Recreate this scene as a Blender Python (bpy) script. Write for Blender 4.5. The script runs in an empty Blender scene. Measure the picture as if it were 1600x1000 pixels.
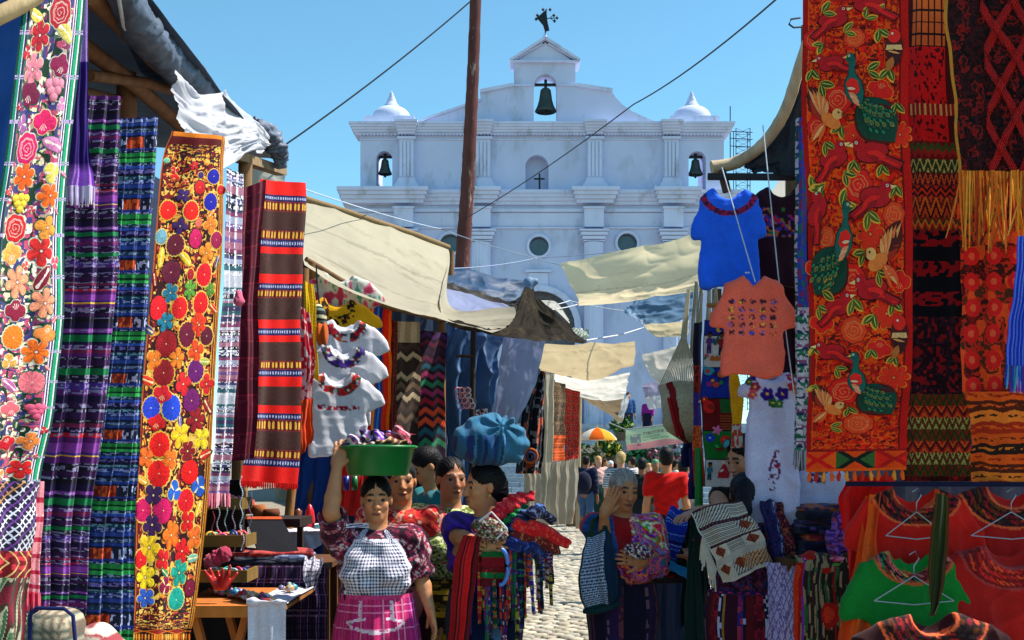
import bpy, bmesh, math, random
import numpy as np
from mathutils import Vector, Matrix
from mathutils.geometry import tessellate_polygon
SC = bpy.context.scene
COL = SC.collection
# ------------------------------------------------------------------ camera
F, CAMZ, HY = 1800.0, 1.55, 720.0            # focal length in photo pixels, eye height, horizon row
cam_d = bpy.data.cameras.new('camera')
cam_d.lens = 36.0 * F / 1600.0
cam_d.sensor_width = 36.0
cam_d.shift_y = (HY - 500.0) / 1600.0
cam_d.clip_start = 0.1
cam_d.clip_end = 2000
cam = bpy.data.objects.new('camera', cam_d)
cam.location = (0, 0, CAMZ)
cam.rotation_euler = (math.pi / 2, 0, 0)
COL.objects.link(cam)
SC.camera = cam
# ------------------------------------------------------------------ sky, sun, exposure
SUN_DIR = Vector((0.56, 0.10, 0.82)).normalized()
SUN_EL = math.asin(SUN_DIR.z)
SUN_AZ = math.atan2(SUN_DIR.x, SUN_DIR.y)
world = bpy.data.worlds.new('World')
SC.world = world
world.use_nodes = True
wn = world.node_tree
wn.nodes.clear()
sky = wn.nodes.new('ShaderNodeTexSky')
sky.sky_type = 'NISHITA'
sky.sun_disc = False
sky.sun_elevation = SUN_EL
sky.sun_rotation = SUN_AZ
sky.altitude = 2000
sky.air_density = 1.15
sky.dust_density = 0.4
sky.ozone_density = 0.3
bg = wn.nodes.new('ShaderNodeBackground')
bg.inputs[1].default_value = 0.115
wo = wn.nodes.new('ShaderNodeOutputWorld')
tint = wn.nodes.new('ShaderNodeVectorMath'); tint.operation = 'MULTIPLY'   # the clear cyan of this sky
tint.inputs[1].default_value = (0.47, 0.75, 0.74)
wn.links.new(sky.outputs[0], tint.inputs[0])
wn.links.new(tint.outputs[0], bg.inputs[0])
wn.links.new(bg.outputs[0], wo.inputs[0])
sun_d = bpy.data.lights.new('sun', 'SUN')
sun_d.energy = 3.7
sun_d.angle = math.radians(0.55)
sun_d.color = (1.0, 0.94, 0.84)
sun = bpy.data.objects.new('sun', sun_d)
sun.rotation_euler = SUN_DIR.to_track_quat('Z', 'Y').to_euler()
COL.objects.link(sun)
SC.view_settings.view_transform = 'Standard'
SC.view_settings.look = 'None'
SC.view_settings.gamma = 1.0
SC.view_settings.use_curve_mapping = False
SC.view_settings.exposure = 1.3
# ------------------------------------------------------------------ helpers
def P(px, py, Y):
 """photo pixel + distance -> point of the place"""
 return np.array(((px - 800.0) / F * Y, Y, CAMZ + (HY - py) / F * Y))
def lin(c):
 if isinstance(c, str):
  c = c.lstrip('#')
  c = [int(c[i:i + 2], 16) / 255 for i in (0, 2, 4)]
 c = np.array(c, float)
 return np.where(c <= 0.04045, c / 12.92, ((c + 0.055) / 1.055) ** 2.4)
def tag(o, label=None, cat=None, group=None, kind=None):
 if label: o['label'] = label
 if cat: o['category'] = cat
 if group: o['group'] = group
 if kind: o['kind'] = kind
 return o
def empty(name, loc, label=None, cat=None, group=None, kind=None):
 o = bpy.data.objects.new(name, None)
 o.empty_display_size = 0.1
 o.location = [float(v) for v in loc]
 COL.objects.link(o)
 return tag(o, label, cat, group, kind)
def link(name, me, parent=None):
 o = bpy.data.objects.new(name, me)
 COL.objects.link(o)
 if parent is not None:
  set_parent(o, parent)
 return o
def wloc(o):
 p = Vector((0, 0, 0))
 while o is not None:
  p += o.location
  o = o.parent
 return p
def set_parent(o, parent):
 """meshes are written in world coordinates; empties are only ever translated"""
 o.parent = parent
 o.location = Vector(o.location) - wloc(parent)
def mesh(name, V, Fc, mat, parent=None, fcol=None, pcol=None, smooth=True):
 """one mesh object from numpy verts and a face array (N,4)/(N,3) or list of them"""
 V = np.asarray(V, np.float32)
 if isinstance(Fc, np.ndarray):
  arrs = [Fc]
 else:
  arrs = [np.asarray(a) for a in Fc if len(a)]
 loops = np.concatenate([a.reshape(-1) for a in arrs]).astype(np.int32)
 tot = np.concatenate([np.full(len(a), a.shape[1]) for a in arrs]).astype(np.int32)
 st = np.concatenate(([0], np.cumsum(tot)[:-1])).astype(np.int32)
 me = bpy.data.meshes.new(name)
 me.vertices.add(len(V)); me.vertices.foreach_set('co', V.reshape(-1))
 me.loops.add(len(loops)); me.loops.foreach_set('vertex_index', loops)
 me.polygons.add(len(tot)); me.polygons.foreach_set('loop_start', st)
 me.polygons.foreach_set('use_smooth', np.full(len(tot), bool(smooth)))
 me.update(calc_edges=True)
 for arr, dom in ((fcol, 'FACE'), (pcol, 'POINT')):
  if arr is not None:
   arr = np.asarray(arr, np.float32)
   if arr.ndim == 1: arr = np.tile(arr, (len(tot) if dom == 'FACE' else len(V), 1))
   a = me.attributes.new('Col', 'FLOAT_COLOR', dom)
   a.data.foreach_set('color', np.concatenate((arr[:, :3], np.ones((len(arr), 1), np.float32)), 1).reshape(-1))
 if mat: me.materials.append(mat)
 return link(name, me, parent)
class MB:
 """collects simple solids into one mesh, one colour per face"""
 def __init__(s): s.v = []; s.f4 = []; s.f3 = []; s.c4 = []; s.c3 = []; s.n = 0
 def add(s, V, q=(), t=(), c=(0.5, 0.5, 0.5)):
  V = np.asarray(V, float); s.v.append(V)
  c = np.asarray(c, float)
  if len(q):
   q = np.asarray(q); s.f4.append(q + s.n); s.c4.append(c if c.ndim == 2 else np.tile(c, (len(q), 1)))
  if len(t):
   t = np.asarray(t); s.f3.append(t + s.n); s.c3.append(c if c.ndim == 2 and not len(q) else np.tile(c if c.ndim == 1 else c[0], (len(t), 1)))
  s.n += len(V)
 def box(s, x0, x1, y0, y1, z0, z1, c=(0.5, 0.5, 0.5), rot=None, bev=0.0):
  V = np.array([(x, y, z) for x in (x0, x1) for y in (y0, y1) for z in (z0, z1)], float)
  if rot is not None:
   ctr = V.mean(0); V = (V - ctr) @ np.array(rot).T + ctr
  s.add(V, [(0, 1, 3, 2), (4, 6, 7, 5), (0, 4, 5, 1), (2, 3, 7, 6), (0, 2, 6, 4), (1, 5, 7, 3)], c=c)
 def bar(s, a, b, w, d=None, c=(0.5, 0.5, 0.5), up=(0, 0, 1)):
  """square bar from a to b"""
  a, b = np.asarray(a, float), np.asarray(b, float); d = d or w
  t = b - a; L = np.linalg.norm(t); t = t / max(L, 1e-9)
  u = np.cross(t, up)
  if np.linalg.norm(u) < 1e-3: u = np.cross(t, (0, 1, 0))
  u /= np.linalg.norm(u); n = np.cross(u, t)
  V = [p + u * i * w / 2 + n * j * d / 2 for p in (a, b) for i, j in ((-1, -1), (1, -1), (1, 1), (-1, 1))]
  s.add(V, [(0, 1, 5, 4), (1, 2, 6, 5), (2, 3, 7, 6), (3, 0, 4, 7), (0, 3, 2, 1), (4, 5, 6, 7)], c=c)
 def tube(s, pts, r, n=8, c=(0.5, 0.5, 0.5), cap=True):
  pts = np.asarray(pts, float); m = len(pts)
  r = np.full(m, r) if np.isscalar(r) else np.asarray(r, float)
  T = np.gradient(pts, axis=0); T /= np.linalg.norm(T, axis=1, keepdims=True) + 1e-12
  ref = np.array((0, 0, 1.0)) if abs(T[:, 2]).mean() < 0.8 else np.array((0, 1.0, 0))
  U = np.cross(T, ref); U /= np.linalg.norm(U, axis=1, keepdims=True) + 1e-12
  N = np.cross(U, T)
  a = np.linspace(0, 2 * np.pi, n, endpoint=False)
  V = pts[:, None] + r[:, None, None] * (np.cos(a)[None, :, None] * U[:, None] + np.sin(a)[None, :, None] * N[:, None])
  V = V.reshape(-1, 3)
  i = np.arange(m - 1)[:, None] * n; j = np.arange(n)[None]; k = (j + 1) % n
  q = np.stack((i + j, i + k, i + n + k, i + n + j), -1).reshape(-1, 4)
  s.add(V, q, c=c)
  if cap:
   for e in (0, m - 1):
    Vc = np.vstack((V[e * n:(e + 1) * n], pts[e]))
    s.add(Vc, t=[(x, (x + 1) % n, n) for x in range(n)], c=c if np.ndim(c) == 1 else c[0])
 def lathe(s, prof, n=24, ctr=(0, 0, 0), c=(0.5, 0.5, 0.5), sx=1, sy=1, a0=0, a1=2 * np.pi):
  prof = np.asarray(prof, float); m = len(prof); full = abs(a1 - a0 - 2 * np.pi) < 1e-6
  a = np.linspace(a0, a1, n, endpoint=not full)
  V = np.stack((prof[:, :1] * np.cos(a) * sx, prof[:, :1] * np.sin(a) * sy, np.repeat(prof[:, 1:2], n, 1)), -1).reshape(-1, 3) + np.asarray(ctr)
  i = np.arange(m - 1)[:, None] * n; j = np.arange(n if full else n - 1)[None]; k = (j + 1) % n
  q = np.stack((i + j, i + k, i + n + k, i + n + j), -1).reshape(-1, 4)
  s.add(V, q, c=c)
 def prism(s, outer, holes, y0, y1, c=(0.5, 0.5, 0.5), axes=(0, 2, 1)):
  """polygon in (a,b) with holes, extruded along the third axis"""
  loops = [list(outer)] + [list(h) for h in holes]
  flat = [p for l in loops for p in l]
  tri = tessellate_polygon([[Vector((p[0], p[1], 0)) for p in l] for l in loops])
  n = len(flat)
  V = np.zeros((2 * n, 3)); fl = np.array(flat, float)
  V[:n, axes[0]] = fl[:, 0]; V[:n, axes[1]] = fl[:, 1]; V[:n, axes[2]] = y0
  V[n:] = V[:n]; V[n:, axes[2]] = y1
  t = [tuple(x) for x in tri] + [(x[0] + n, x[2] + n, x[1] + n) for x in tri]
  s.add(V, t=t, c=c)
  o = 0
  for l in loops:
   m = len(l)
   q = [(o + i, o + (i + 1) % m, o + n + (i + 1) % m, o + n + i) for i in range(m)]
   s.add(V, q, c=c); o += m
 def build(s, name, mat, parent=None, smooth=False, col=True):
  V = np.vstack(s.v)
  fs = []; cs = []
  if s.f4: fs.append(np.vstack(s.f4)); cs.append(np.vstack(s.c4))
  if s.f3: fs.append(np.vstack(s.f3)); cs.append(np.vstack(s.c3))
  return mesh(name, V, fs, mat, parent, fcol=np.vstack(cs) if col else None, smooth=smooth)
def boost(o, f, top=.8):
 """lightened to offset dim shade: scales the colours of a thing and its parts"""
 for x in [o] + list(o.children):
  a = x.data.attributes.get('Col') if x.type == 'MESH' else None
  if a:
   c = np.empty(len(a.data) * 4, np.float32); a.data.foreach_get('color', c); c = c.reshape(-1, 4); k = np.minimum(f, top / np.maximum(c[:, :3].max(1), 1e-4)); c[:, :3] *= np.maximum(k, 1)[:, None]; a.data.foreach_set('color', c.reshape(-1))
 return o
# ------------------------------------------------------------------ noise (numpy)
def hash2(i, j, seed=0):
 h = (i.astype(np.int64) * 374761393 + j.astype(np.int64) * 668265263 + seed * 974634777) & 0x7fffffff
 h = ((h ^ (h >> 13)) * 1274126177) & 0x7fffffff
 return ((h ^ (h >> 16)) & 0xffff) / 65535.0
def noise2(x, y, seed=0):
 x = np.asarray(x, float); y = np.asarray(y, float)
 i, j = np.floor(x).astype(np.int64), np.floor(y).astype(np.int64)
 fx, fy = x - i, y - j
 fx = fx * fx * (3 - 2 * fx); fy = fy * fy * (3 - 2 * fy)
 a, b = hash2(i, j, seed), hash2(i + 1, j, seed)
 c, d = hash2(i, j + 1, seed), hash2(i + 1, j + 1, seed)
 return (a * (1 - fx) + b * fx) * (1 - fy) + (c * (1 - fx) + d * fx) * fy
def fbm(x, y, seed=0, o=3):
 s = 0; a = 0.5
 for k in range(o):
  s = s + a * noise2(x * 2 ** k, y * 2 ** k, seed + k * 17); a *= 0.5
 return s / (1 - 0.5 ** o)
# ------------------------------------------------------------------ materials
def material(name, base=None, rough=0.8, attr=False, var=0.15, vscale=8.0, bump=0.0, bscale=60.0, spec=0.3, metal=0.0, sheen=0.0,
             transl=0.0, wave=None, dark=None, stretch=(1, 1, 1), sss=0.0, fine=0.0):
 m = bpy.data.materials.new(name); m.use_nodes = True
 nt = m.node_tree; N = nt.nodes; Lk = nt.links
 b = N['Principled BSDF']; out = N['Material Output']
 b.inputs['Roughness'].default_value = rough
 b.inputs['Metallic'].default_value = metal
 b.inputs['Specular IOR Level'].default_value = spec
 if sheen:
  b.inputs['Sheen Weight'].default_value = sheen
  b.inputs['Sheen Roughness'].default_value = 0.5
 if sss:
  b.inputs['Subsurface Weight'].default_value = sss
  b.inputs['Subsurface Radius'].default_value = (0.012, 0.005, 0.003)
  b.inputs['Subsurface Scale'].default_value = 1.0
 tc = N.new('ShaderNodeTexCoord'); mp = N.new('ShaderNodeMapping')
 mp.inputs['Scale'].default_value = stretch
 Lk.new(tc.outputs['Object'], mp.inputs[0])
 if attr:
  a = N.new('ShaderNodeAttribute'); a.attribute_name = 'Col'; src = a.outputs['Color']
 else:
  a = N.new('ShaderNodeRGB'); a.outputs[0].default_value = (*base, 1); src = a.outputs[0]
 nz = N.new('ShaderNodeTexNoise'); nz.inputs['Scale'].default_value = vscale; nz.inputs['Detail'].default_value = 5
 Lk.new(mp.outputs[0], nz.inputs['Vector'])
 rmp = N.new('ShaderNodeMapRange'); rmp.inputs['From Min'].default_value = 0.25; rmp.inputs['From Max'].default_value = 0.75
 rmp.inputs['To Min'].default_value = 1 - var; rmp.inputs['To Max'].default_value = 1 + var
 Lk.new(nz.outputs['Fac'], rmp.inputs[0])
 mul = N.new('ShaderNodeVectorMath'); mul.operation = 'SCALE'
 Lk.new(src, mul.inputs[0]); Lk.new(rmp.outputs[0], mul.inputs['Scale'])
 src = mul.outputs[0]
 if dark is not None:                        # stains of another colour where a second noise is high
  n2 = N.new('ShaderNodeTexNoise'); n2.inputs['Scale'].default_value = dark[1]; n2.inputs['Detail'].default_value = 8
  n2.inputs['Roughness'].default_value = 0.65
  Lk.new(mp.outputs[0], n2.inputs['Vector'])
  r2 = N.new('ShaderNodeMapRange'); r2.inputs['From Min'].default_value = dark[2]; r2.inputs['From Max'].default_value = dark[3]
  Lk.new(n2.outputs['Fac'], r2.inputs[0])
  mx = N.new('ShaderNodeMix'); mx.data_type = 'RGBA'
  Lk.new(r2.outputs[0], mx.inputs['Factor']); Lk.new(src, mx.inputs['A']); mx.inputs['B'].default_value = (*dark[0], 1)
  src = mx.outputs['Result']
 if fine:                                    # thread-sized colour grain
  n3 = N.new('ShaderNodeTexNoise'); n3.inputs['Scale'].default_value = 260; n3.inputs['Detail'].default_value = 2
  Lk.new(tc.outputs['Object'], n3.inputs['Vector'])
  r3 = N.new('ShaderNodeMapRange'); r3.inputs['From Min'].default_value = 0.3; r3.inputs['From Max'].default_value = 0.7
  r3.inputs['To Min'].default_value = 1 - fine; r3.inputs['To Max'].default_value = 1 + fine
  Lk.new(n3.outputs['Fac'], r3.inputs[0])
  m3 = N.new('ShaderNodeVectorMath'); m3.operation = 'SCALE'
  Lk.new(src, m3.inputs[0]); Lk.new(r3.outputs[0], m3.inputs['Scale']); src = m3.outputs[0]
 Lk.new(src, b.inputs['Base Color'])
 if bump or wave:
  bp = N.new('ShaderNodeBump'); bp.inputs['Strength'].default_value = bump; bp.inputs['Distance'].default_value = 0.01
  n4 = N.new('ShaderNodeTexNoise'); n4.inputs['Scale'].default_value = bscale; n4.inputs['Detail'].default_value = 4
  Lk.new(mp.outputs[0], n4.inputs['Vector'])
  Lk.new(n4.outputs['Fac'], bp.inputs['Height'])
  Lk.new(bp.outputs[0], b.inputs['Normal'])
 if transl:
  tb = N.new('ShaderNodeBsdfTranslucent'); Lk.new(src, tb.inputs['Color'])
  ms = N.new('ShaderNodeMixShader'); ms.inputs[0].default_value = transl
  Lk.new(b.outputs[0], ms.inputs[1]); Lk.new(tb.outputs[0], ms.inputs[2])
  Lk.new(ms.outputs[0], out.inputs[0])
 return m
M = {}
M['fabric'] = material('fabric', attr=True, rough=0.9, var=0.14, vscale=9, bump=0.25, bscale=220, spec=0.15, sheen=0.08, fine=0.22)
M['embroidery'] = material('embroidery', attr=True, rough=0.7, var=0.12, vscale=40, bump=0.4, bscale=300, spec=0.25, fine=0.18)
M['canvas'] = material('canvas', attr=True, rough=0.9, var=0.10, vscale=2.5, bump=0.5, bscale=16, spec=0.1, transl=0.45, dark=(lin('7d6f56'), 3.0, 0.55, 0.9))
M['tarp'] = material('tarp', attr=True, rough=0.55, var=0.25, vscale=5, bump=0.6, bscale=14, spec=0.25, transl=0.12)
M['plaster'] = material('plaster', lin('bcc3e0'), rough=0.95, var=0.10, vscale=0.7, bump=0.3, bscale=7, spec=0.1, dark=(lin('8f949c'), 1.1, 0.54, 0.80), stretch=(1, 1, 0.45))
M['trim'] = material('trim', lin('c4cae4'), rough=0.95, var=0.10, vscale=1.2, bump=0.3, bscale=9, spec=0.1, dark=(lin('83878f'), 1.6, 0.55, 0.80), stretch=(1, 1, 0.4))
M['stone'] = material('stone', attr=True, rough=0.9, var=0.22, vscale=9, bump=0.7, bscale=35, spec=0.2)
M['mortar'] = material('mortar', lin('84796a'), rough=1.0, var=0.3, vscale=4, bump=0.6, bscale=30, spec=0.1)
M['bark'] = material('bark', lin('593836'), rough=0.95, var=0.35, vscale=5, bump=0.9, bscale=12, spec=0.1, stretch=(1.4, 1.4, 0.3), dark=(lin('94857a'), 9, 0.60, 0.70))
M['wood'] = material('wood', attr=True, rough=0.8, var=0.3, vscale=14, bump=0.35, bscale=40, spec=0.2, stretch=(1, 1, 0.35))
M['bronze'] = material('bronze', lin('3d4a46'), rough=0.55, var=0.25, vscale=4, bump=0.2, bscale=12, metal=0.4)
M['iron'] = material('iron', lin('23262b'), rough=0.6, var=0.2, metal=0.3)
M['glass'] = material('glass', lin('4a5c66'), rough=0.12, var=0.25, vscale=2, spec=0.6)
M['plastic'] = material('plastic', attr=True, rough=0.35, var=0.06, vscale=5, spec=0.45)
M['paint'] = material('paint', attr=True, rough=0.55, var=0.1, vscale=8, spec=0.35)
M['skin'] = material('skin', attr=True, rough=0.55, var=0.08, vscale=14, bump=0.12, bscale=90, spec=0.35, sss=0.12)
M['hair'] = material('hair', attr=True, rough=0.5, var=0.35, vscale=30, bump=0.6, bscale=90, spec=0.16, stretch=(1.6, 1.6, 0.25))
M['rope'] = material('rope', attr=True, rough=0.9, var=0.15, vscale=40, spec=0.1)
M['leaf'] = material('leaf', attr=True, rough=0.6, var=0.3, vscale=12, spec=0.3)
# ================================================================== ground and street
def rough_box(rng, sx, sy, sz):
 """a worn cobble: 4x4 domed top with sides"""
 g = np.linspace(-0.5, 0.5, 4); X, Y = np.meshgrid(g, g)
 r = 1 - 0.22 * ((np.abs(X) * 2) ** 4 * (np.abs(Y) * 2) ** 2 + (np.abs(Y) * 2) ** 4 * (np.abs(X) * 2) ** 2) / 2
 edge = np.maximum(np.abs(X), np.abs(Y)) * 2
 Z = sz * (1 - 0.45 * edge ** 3) + rng.normal(0, 0.07 * sz, X.shape)
 X = X * sx * r + rng.normal(0, 0.03 * sx, X.shape); Y = Y * sy * r + rng.normal(0, 0.03 * sy, X.shape)
 V = np.stack((X, Y, Z), -1).reshape(-1, 3)
 q = [(i * 4 + j, i * 4 + j + 1, i * 4 + j + 5, i * 4 + j + 4) for i in range(3) for j in range(3)]
 ring = [0, 1, 2, 3, 7, 11, 15, 14, 13, 12, 8, 4]
 lo = V[ring] * (1.02, 1.02, 0) + (0, 0, -0.03)
 V2 = np.vstack((V, lo))
 q += [(ring[(k + 1) % 12], ring[k], 16 + k, 16 + (k + 1) % 12) for k in range(12)]
 return V2, np.array(q)
rng = np.random.default_rng(4)
gb = MB()
gb.add([(-250, -30, 0), (250, -30, 0), (250, 700, 0), (-250, 700, 0)], [(0, 1, 2, 3)])
ground = tag(gb.build('ground', M['mortar'], col=False), 'dusty market street paved with rough cobbles', kind='structure')
STONES = [rough_box(rng, 1, 1, 0.022) for _ in range(8)]
SCOL = [lin(c) for c in ('a39a88', '968c7b', 'aca395', '8a8276', 'b1a692', '9a9488')]
cob_meshes = []
for k, (V, q) in enumerate(STONES):
 o = mesh('cobblestone', V * (0.145, 0.125, 1), q, M['stone'], ground, fcol=SCOL[k % 6])
 cob_meshes.append(o)
cells = []
y = 4.0; row = 0
while y < 34:
 for i in range(-14, 48):
  x = i * 0.155 + (0.07 if row % 2 else 0) + rng.normal(0, 0.012)
  if -1.6 - 0.0 * y + 0.06 * max(0, y - 10) < x < 2.6 + 0.10 * y:
   cells.append((x, y + rng.normal(0, 0.012)))
 y += 0.138; row += 1
cells = np.array(cells)
pxs = 800 + cells[:, 0] / cells[:, 1] * F
near = (cells[:, 1] > 9.3) & (cells[:, 1] < 13.2) & (pxs > 838) & (pxs < 985)
idx = np.where(near)[0]
idx = idx[np.argsort(cells[idx, 1])][:300]
used = 0
for n, i in enumerate(idx):
 src = cob_meshes[rng.integers(8)]
 if n < 8: o = cob_meshes[n]
 else:
  o = src.copy(); COL.objects.link(o)
 o.location = (cells[i, 0], cells[i, 1], 0.002); o.rotation_euler.z = rng.normal(0, 0.12) + (math.pi if rng.random() < .5 else 0)
 o.scale = (rng.uniform(.88, 1.06), rng.uniform(.88, 1.06), rng.uniform(.7, 1.25))
mb = MB(); rest = np.setdiff1d(np.arange(len(cells)), idx)
for i in rest:
 V, q = STONES[rng.integers(8)]
 mb.add(V * (0.145 * rng.uniform(.85, 1.06), 0.125 * rng.uniform(.85, 1.06), rng.uniform(.7, 1.25)) + (cells[i, 0], cells[i, 1], 0.002), q, c=SCOL[rng.integers(6)] * rng.uniform(.8, 1.15))
tag(mb.build('cobbles', M['stone'], ground, smooth=True), kind='stuff')
# ================================================================== church
YC = 47.0
def cx(px, Y=YC): return (px - 800) / F * Y
def cz(py, Y=YC): return CAMZ + (HY - py) / F * Y
church = empty('church', (cx(842), YC, 0), 'whitewashed colonial church with three bells and two small domes above the market', 'church')
def arc(cx_, cz_, r, a0, a1, n=14):
 return [(cx_ + r * math.cos(a0 + (a1 - a0) * i / n), cz_ + r * math.sin(a0 + (a1 - a0) * i / n)) for i in range(n + 1)]
def arch_hole(x0, x1, zb, zt):
 r = (x1 - x0) / 2
 return [(x0, zb), (x1, zb)] + arc((x0 + x1) / 2, zt - r, r, 0, math.pi)
def circ(x, z, r, n=28): return [(x + r * math.cos(2 * math.pi * i / n), z + r * math.sin(2 * math.pi * i / n)) for i in range(n)]
Zplat = cz(662, 43.5)
zl, zu = cz(301), cz(194)
wl, wr = cx(541), cx(1146)
# lower storey with its three round windows and the big doorway
mid = cx(842)
rw = [(703, 381), (842, 385), (980, 380)]
door = arch_hole(cx(782), cx(902), Zplat, cz(452))
mb = MB()
mb.prism([(wl, 0), (wr, 0), (wr, zl - 0.3), (wl, zl - 0.3)], [circ(cx(a), cz(b), 0.42) for a, b in rw] + [door], YC, YC + 0.9)
mb.build('lower_wall', M['plaster'], church, col=False)
# upper storey: bell openings in both towers, niche in the middle
ul, ur = cx(563), cx(1131)
mb = MB()
bo1 = arch_hole(cx(588), cx(613), zl + 0.1, cz(236)); bo2 = arch_hole(cx(1076), cx(1103), zl + 0.1, cz(236)); nich = arch_hole(cx(821), cx(857), zl + 0.1, cz(242))
mb.prism([(ul, zl - 0.3), (ur, zl - 0.3), (ur, zu), (ul, zu)], [bo1, bo2, nich], YC, YC + 0.8)
mb.build('upper_wall', M['plaster'], church, col=False)
mb = MB(); mb.box(cx(816), cx(862), YC + 0.55, YC + 0.7, zl, cz(236))
mb.build('niche_back', M['plaster'], church, col=False)
mb = MB(); mb.bar((cx(843), YC - 0.05, zl + 0.05), (cx(843), YC - 0.05, cz(272)), 0.07); mb.bar((cx(834), YC - 0.052, cz(280)), (cx(851), YC - 0.052, cz(280)), 0.06)
mb.build('cross', M['iron'], church, col=False)
# nave and towers behind the front
mb = MB(); mb.box(cx(660), cx(1030), YC + 0.92, YC + 26, 0, cz(215)); mb.build('nave', M['plaster'], church, col=False)
for a, b in ((541, 655), (1032, 1146)):
 mb = MB(); mb.box(cx(a) + .03, cx(b) - .03, YC + 0.92, YC + 3.2, 0, zl - 0.05)
 mb.box(cx(max(a, 563)) + .02, cx(max(a, 563)) + .55, YC + 0.82, YC + 3.2, zl, zu - .1); mb.box(cx(min(b, 1131)) - .55, cx(min(b, 1131)) - .02, YC + 0.82, YC + 3.2, zl, zu - .1)
 mb.build('tower_body', M['plaster'], church, col=False)
# cornices: stacked mouldings, breaking forward over every pilaster
def cornice(name, x0, x1, zt, h, d, steps=4, back=0.85):
 mb = MB()
 for k in range(steps):
  z1 = zt - h * k / steps; z0 = zt - h * (k + 1) / steps
  o = d * (1 - (k / steps) ** 1.2 * 0.85)
  mb.box(x0 - o * .8, x1 + o * .8, YC - o, YC + back, z0 + 0.003, z1)
 return mb.build(name, M['trim'], church, col=False)
cornice('upper_cornice', cx(560), cx(1133), zu, cz(193) - cz(211), 0.42, 5)
for c, w in ((636, 21), (755, 19), (929, 21), (1048, 21)):
 mb = MB()
 for k in range(5):
  hh = (cz(194) - cz(213)); z1 = zu + 0.03 - hh * k / 5; o = 0.62 * (1 - k / 5 * 0.7); ww = (w + 10 * (1 - k / 5)) / F * YC / 2 * 1.15
  mb.box(cx(c) - ww, cx(c) + ww, YC - o, YC - 0.02, z1 - hh / 5 + .004, z1)
 mb.build('cornice_block', M['trim'], church, col=False)
mb = MB()
x = cx(563)
while x < cx(1131):
 mb.box(x, x + 0.07, YC - 0.2, YC - 0.001, cz(213) , cz(209.6) - .004); x += 0.14
tag(mb.build('dentils', M['trim'], church, col=False), kind='stuff')
# frieze line below
mb = MB(); mb.box(ul - .03, ur + .03, YC - 0.06, YC - .001, cz(219), cz(217.5)); mb.build('string_course', M['trim'], church, col=False)
cornice('lower_cornice', cx(541), cx(1146), zl + 0.05, cz(301) - cz(323), 0.36, 4)
for c, w in ((600, 116), (752, 40), (929, 52), (1056, 52)):
 if c == 600: x0, x1 = cx(541), cx(660)
 else: x0, x1 = cx(c - w / 2), cx(c + w / 2)
 mb = MB()
 for k in range(4):
  hh = 0.6; z1 = zl + 0.09 - hh * k / 4; o = 0.75 - 0.42 * k / 4; t = 0.28 * (1 - k / 4)
  mb.box(x0 - t, x1 + t, YC - o, YC - 0.01, z1 - hh / 4 + .004, z1)
 mb.build('cornice_block', M['trim'], church, col=False)
# entablature bands and column capitals
mb = MB(); mb.box(wl + .1, wr - .1, YC - 0.14, YC - .001, cz(332), cz(327)); mb.box(wl + .1, wr - .1, YC - 0.12, YC - .001, cz(358), cz(355)); mb.box(wl + .15, wr - .15, YC - .05, YC - .002, cz(354), cz(333))
mb.build('architrave', M['trim'], church, col=False)
for c in (632, 752, 927, 1050):
 mb = MB(); w = 15 / F * YC
 mb.box(cx(c) - w, cx(c) + w, YC - 0.5, YC - .001, cz(358), cz(326)); mb.box(cx(c) - w * 1.12, cx(c) + w * 1.12, YC - 0.56, YC - .003, cz(330), cz(327))
 mb.build('entablature_block', M['trim'], church, col=False)
 mb = MB()
 for k, (ra, za, zb) in enumerate(((23, 362, 365), (21, 366, 371), (18, 372, 377), (16.5, 378, 380))):
  w = ra / F * YC; mb.box(cx(c) - w, cx(c) + w, YC - 0.62 + .05 * k, YC - .001, cz(zb), cz(za))
 mb.build('capital', M['trim'], church, col=False)
 mb = MB(); prof = []
 n = 64; a = np.linspace(0, 2 * np.pi, n, endpoint=False)
 r = 15.0 / F * YC * (1 - 0.07 * (np.sin(a * 16) > 0))
 zs = (Zplat, cz(381)); V = np.array([(cx(c) + rr * math.cos(t), YC - 0.28 + rr * .7 * math.sin(t), z) for z in zs for rr, t in zip(r, a)])
 mb.add(V, [(i, (i + 1) % n, n + (i + 1) % n, n + i) for i in range(n)])
 mb.build('column', M['trim'], church, col=False)
# upper pilasters, fluted
for c in (636, 755, 929, 1048):
 w = 11.5 / F * YC
 mb = MB()
 mb.box(cx(c) - w, cx(c) + w, YC - 0.22, YC - .001, cz(284), cz(220))
 for k in range(4):
  xx = cx(c) - w + (k + .5) * w / 2; mb.box(xx - w * .16, xx + w * .16, YC - 0.27, YC - 0.2201, cz(278), cz(224))
 mb.box(cx(c) - w * 1.25, cx(c) + w * 1.25, YC - 0.31, YC - .002, cz(220.0) + .004, cz(216))
 for k, (ww, za, zb) in enumerate(((1.2, 281, 286), (1.4, 286.3, 290), (1.65, 290.3, 299))):
  mb.box(cx(c) - w * ww, cx(c) + w * ww, YC - 0.3 - .05 * k, YC - .003 - .001 * k, cz(zb), cz(za))
 mb.build('pilaster', M['trim'], church, col=False)
for (a, b), t in zip(rw, range(3)):
 mb = MB(); mb.prism(circ(cx(a), cz(b), 0.50), [circ(cx(a), cz(b), 0.40)], YC - 0.09, YC - 0.002)
 w = mb.build('round_window', M['trim'], church, col=False)
 mb = MB(); mb.prism(circ(cx(a), cz(b), 0.44), [], YC + 0.25, YC + 0.3); mb.build('pane', M['glass'], w, col=False)
mb = MB(); mb.prism(arch_hole(cx(776), cx(908), Zplat, cz(446)), [arch_hole(cx(786), cx(898), Zplat - .0, cz(455))], YC - 0.16, YC - .004)
dr = mb.build('doorway_surround', M['trim'], church, col=False)
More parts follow.
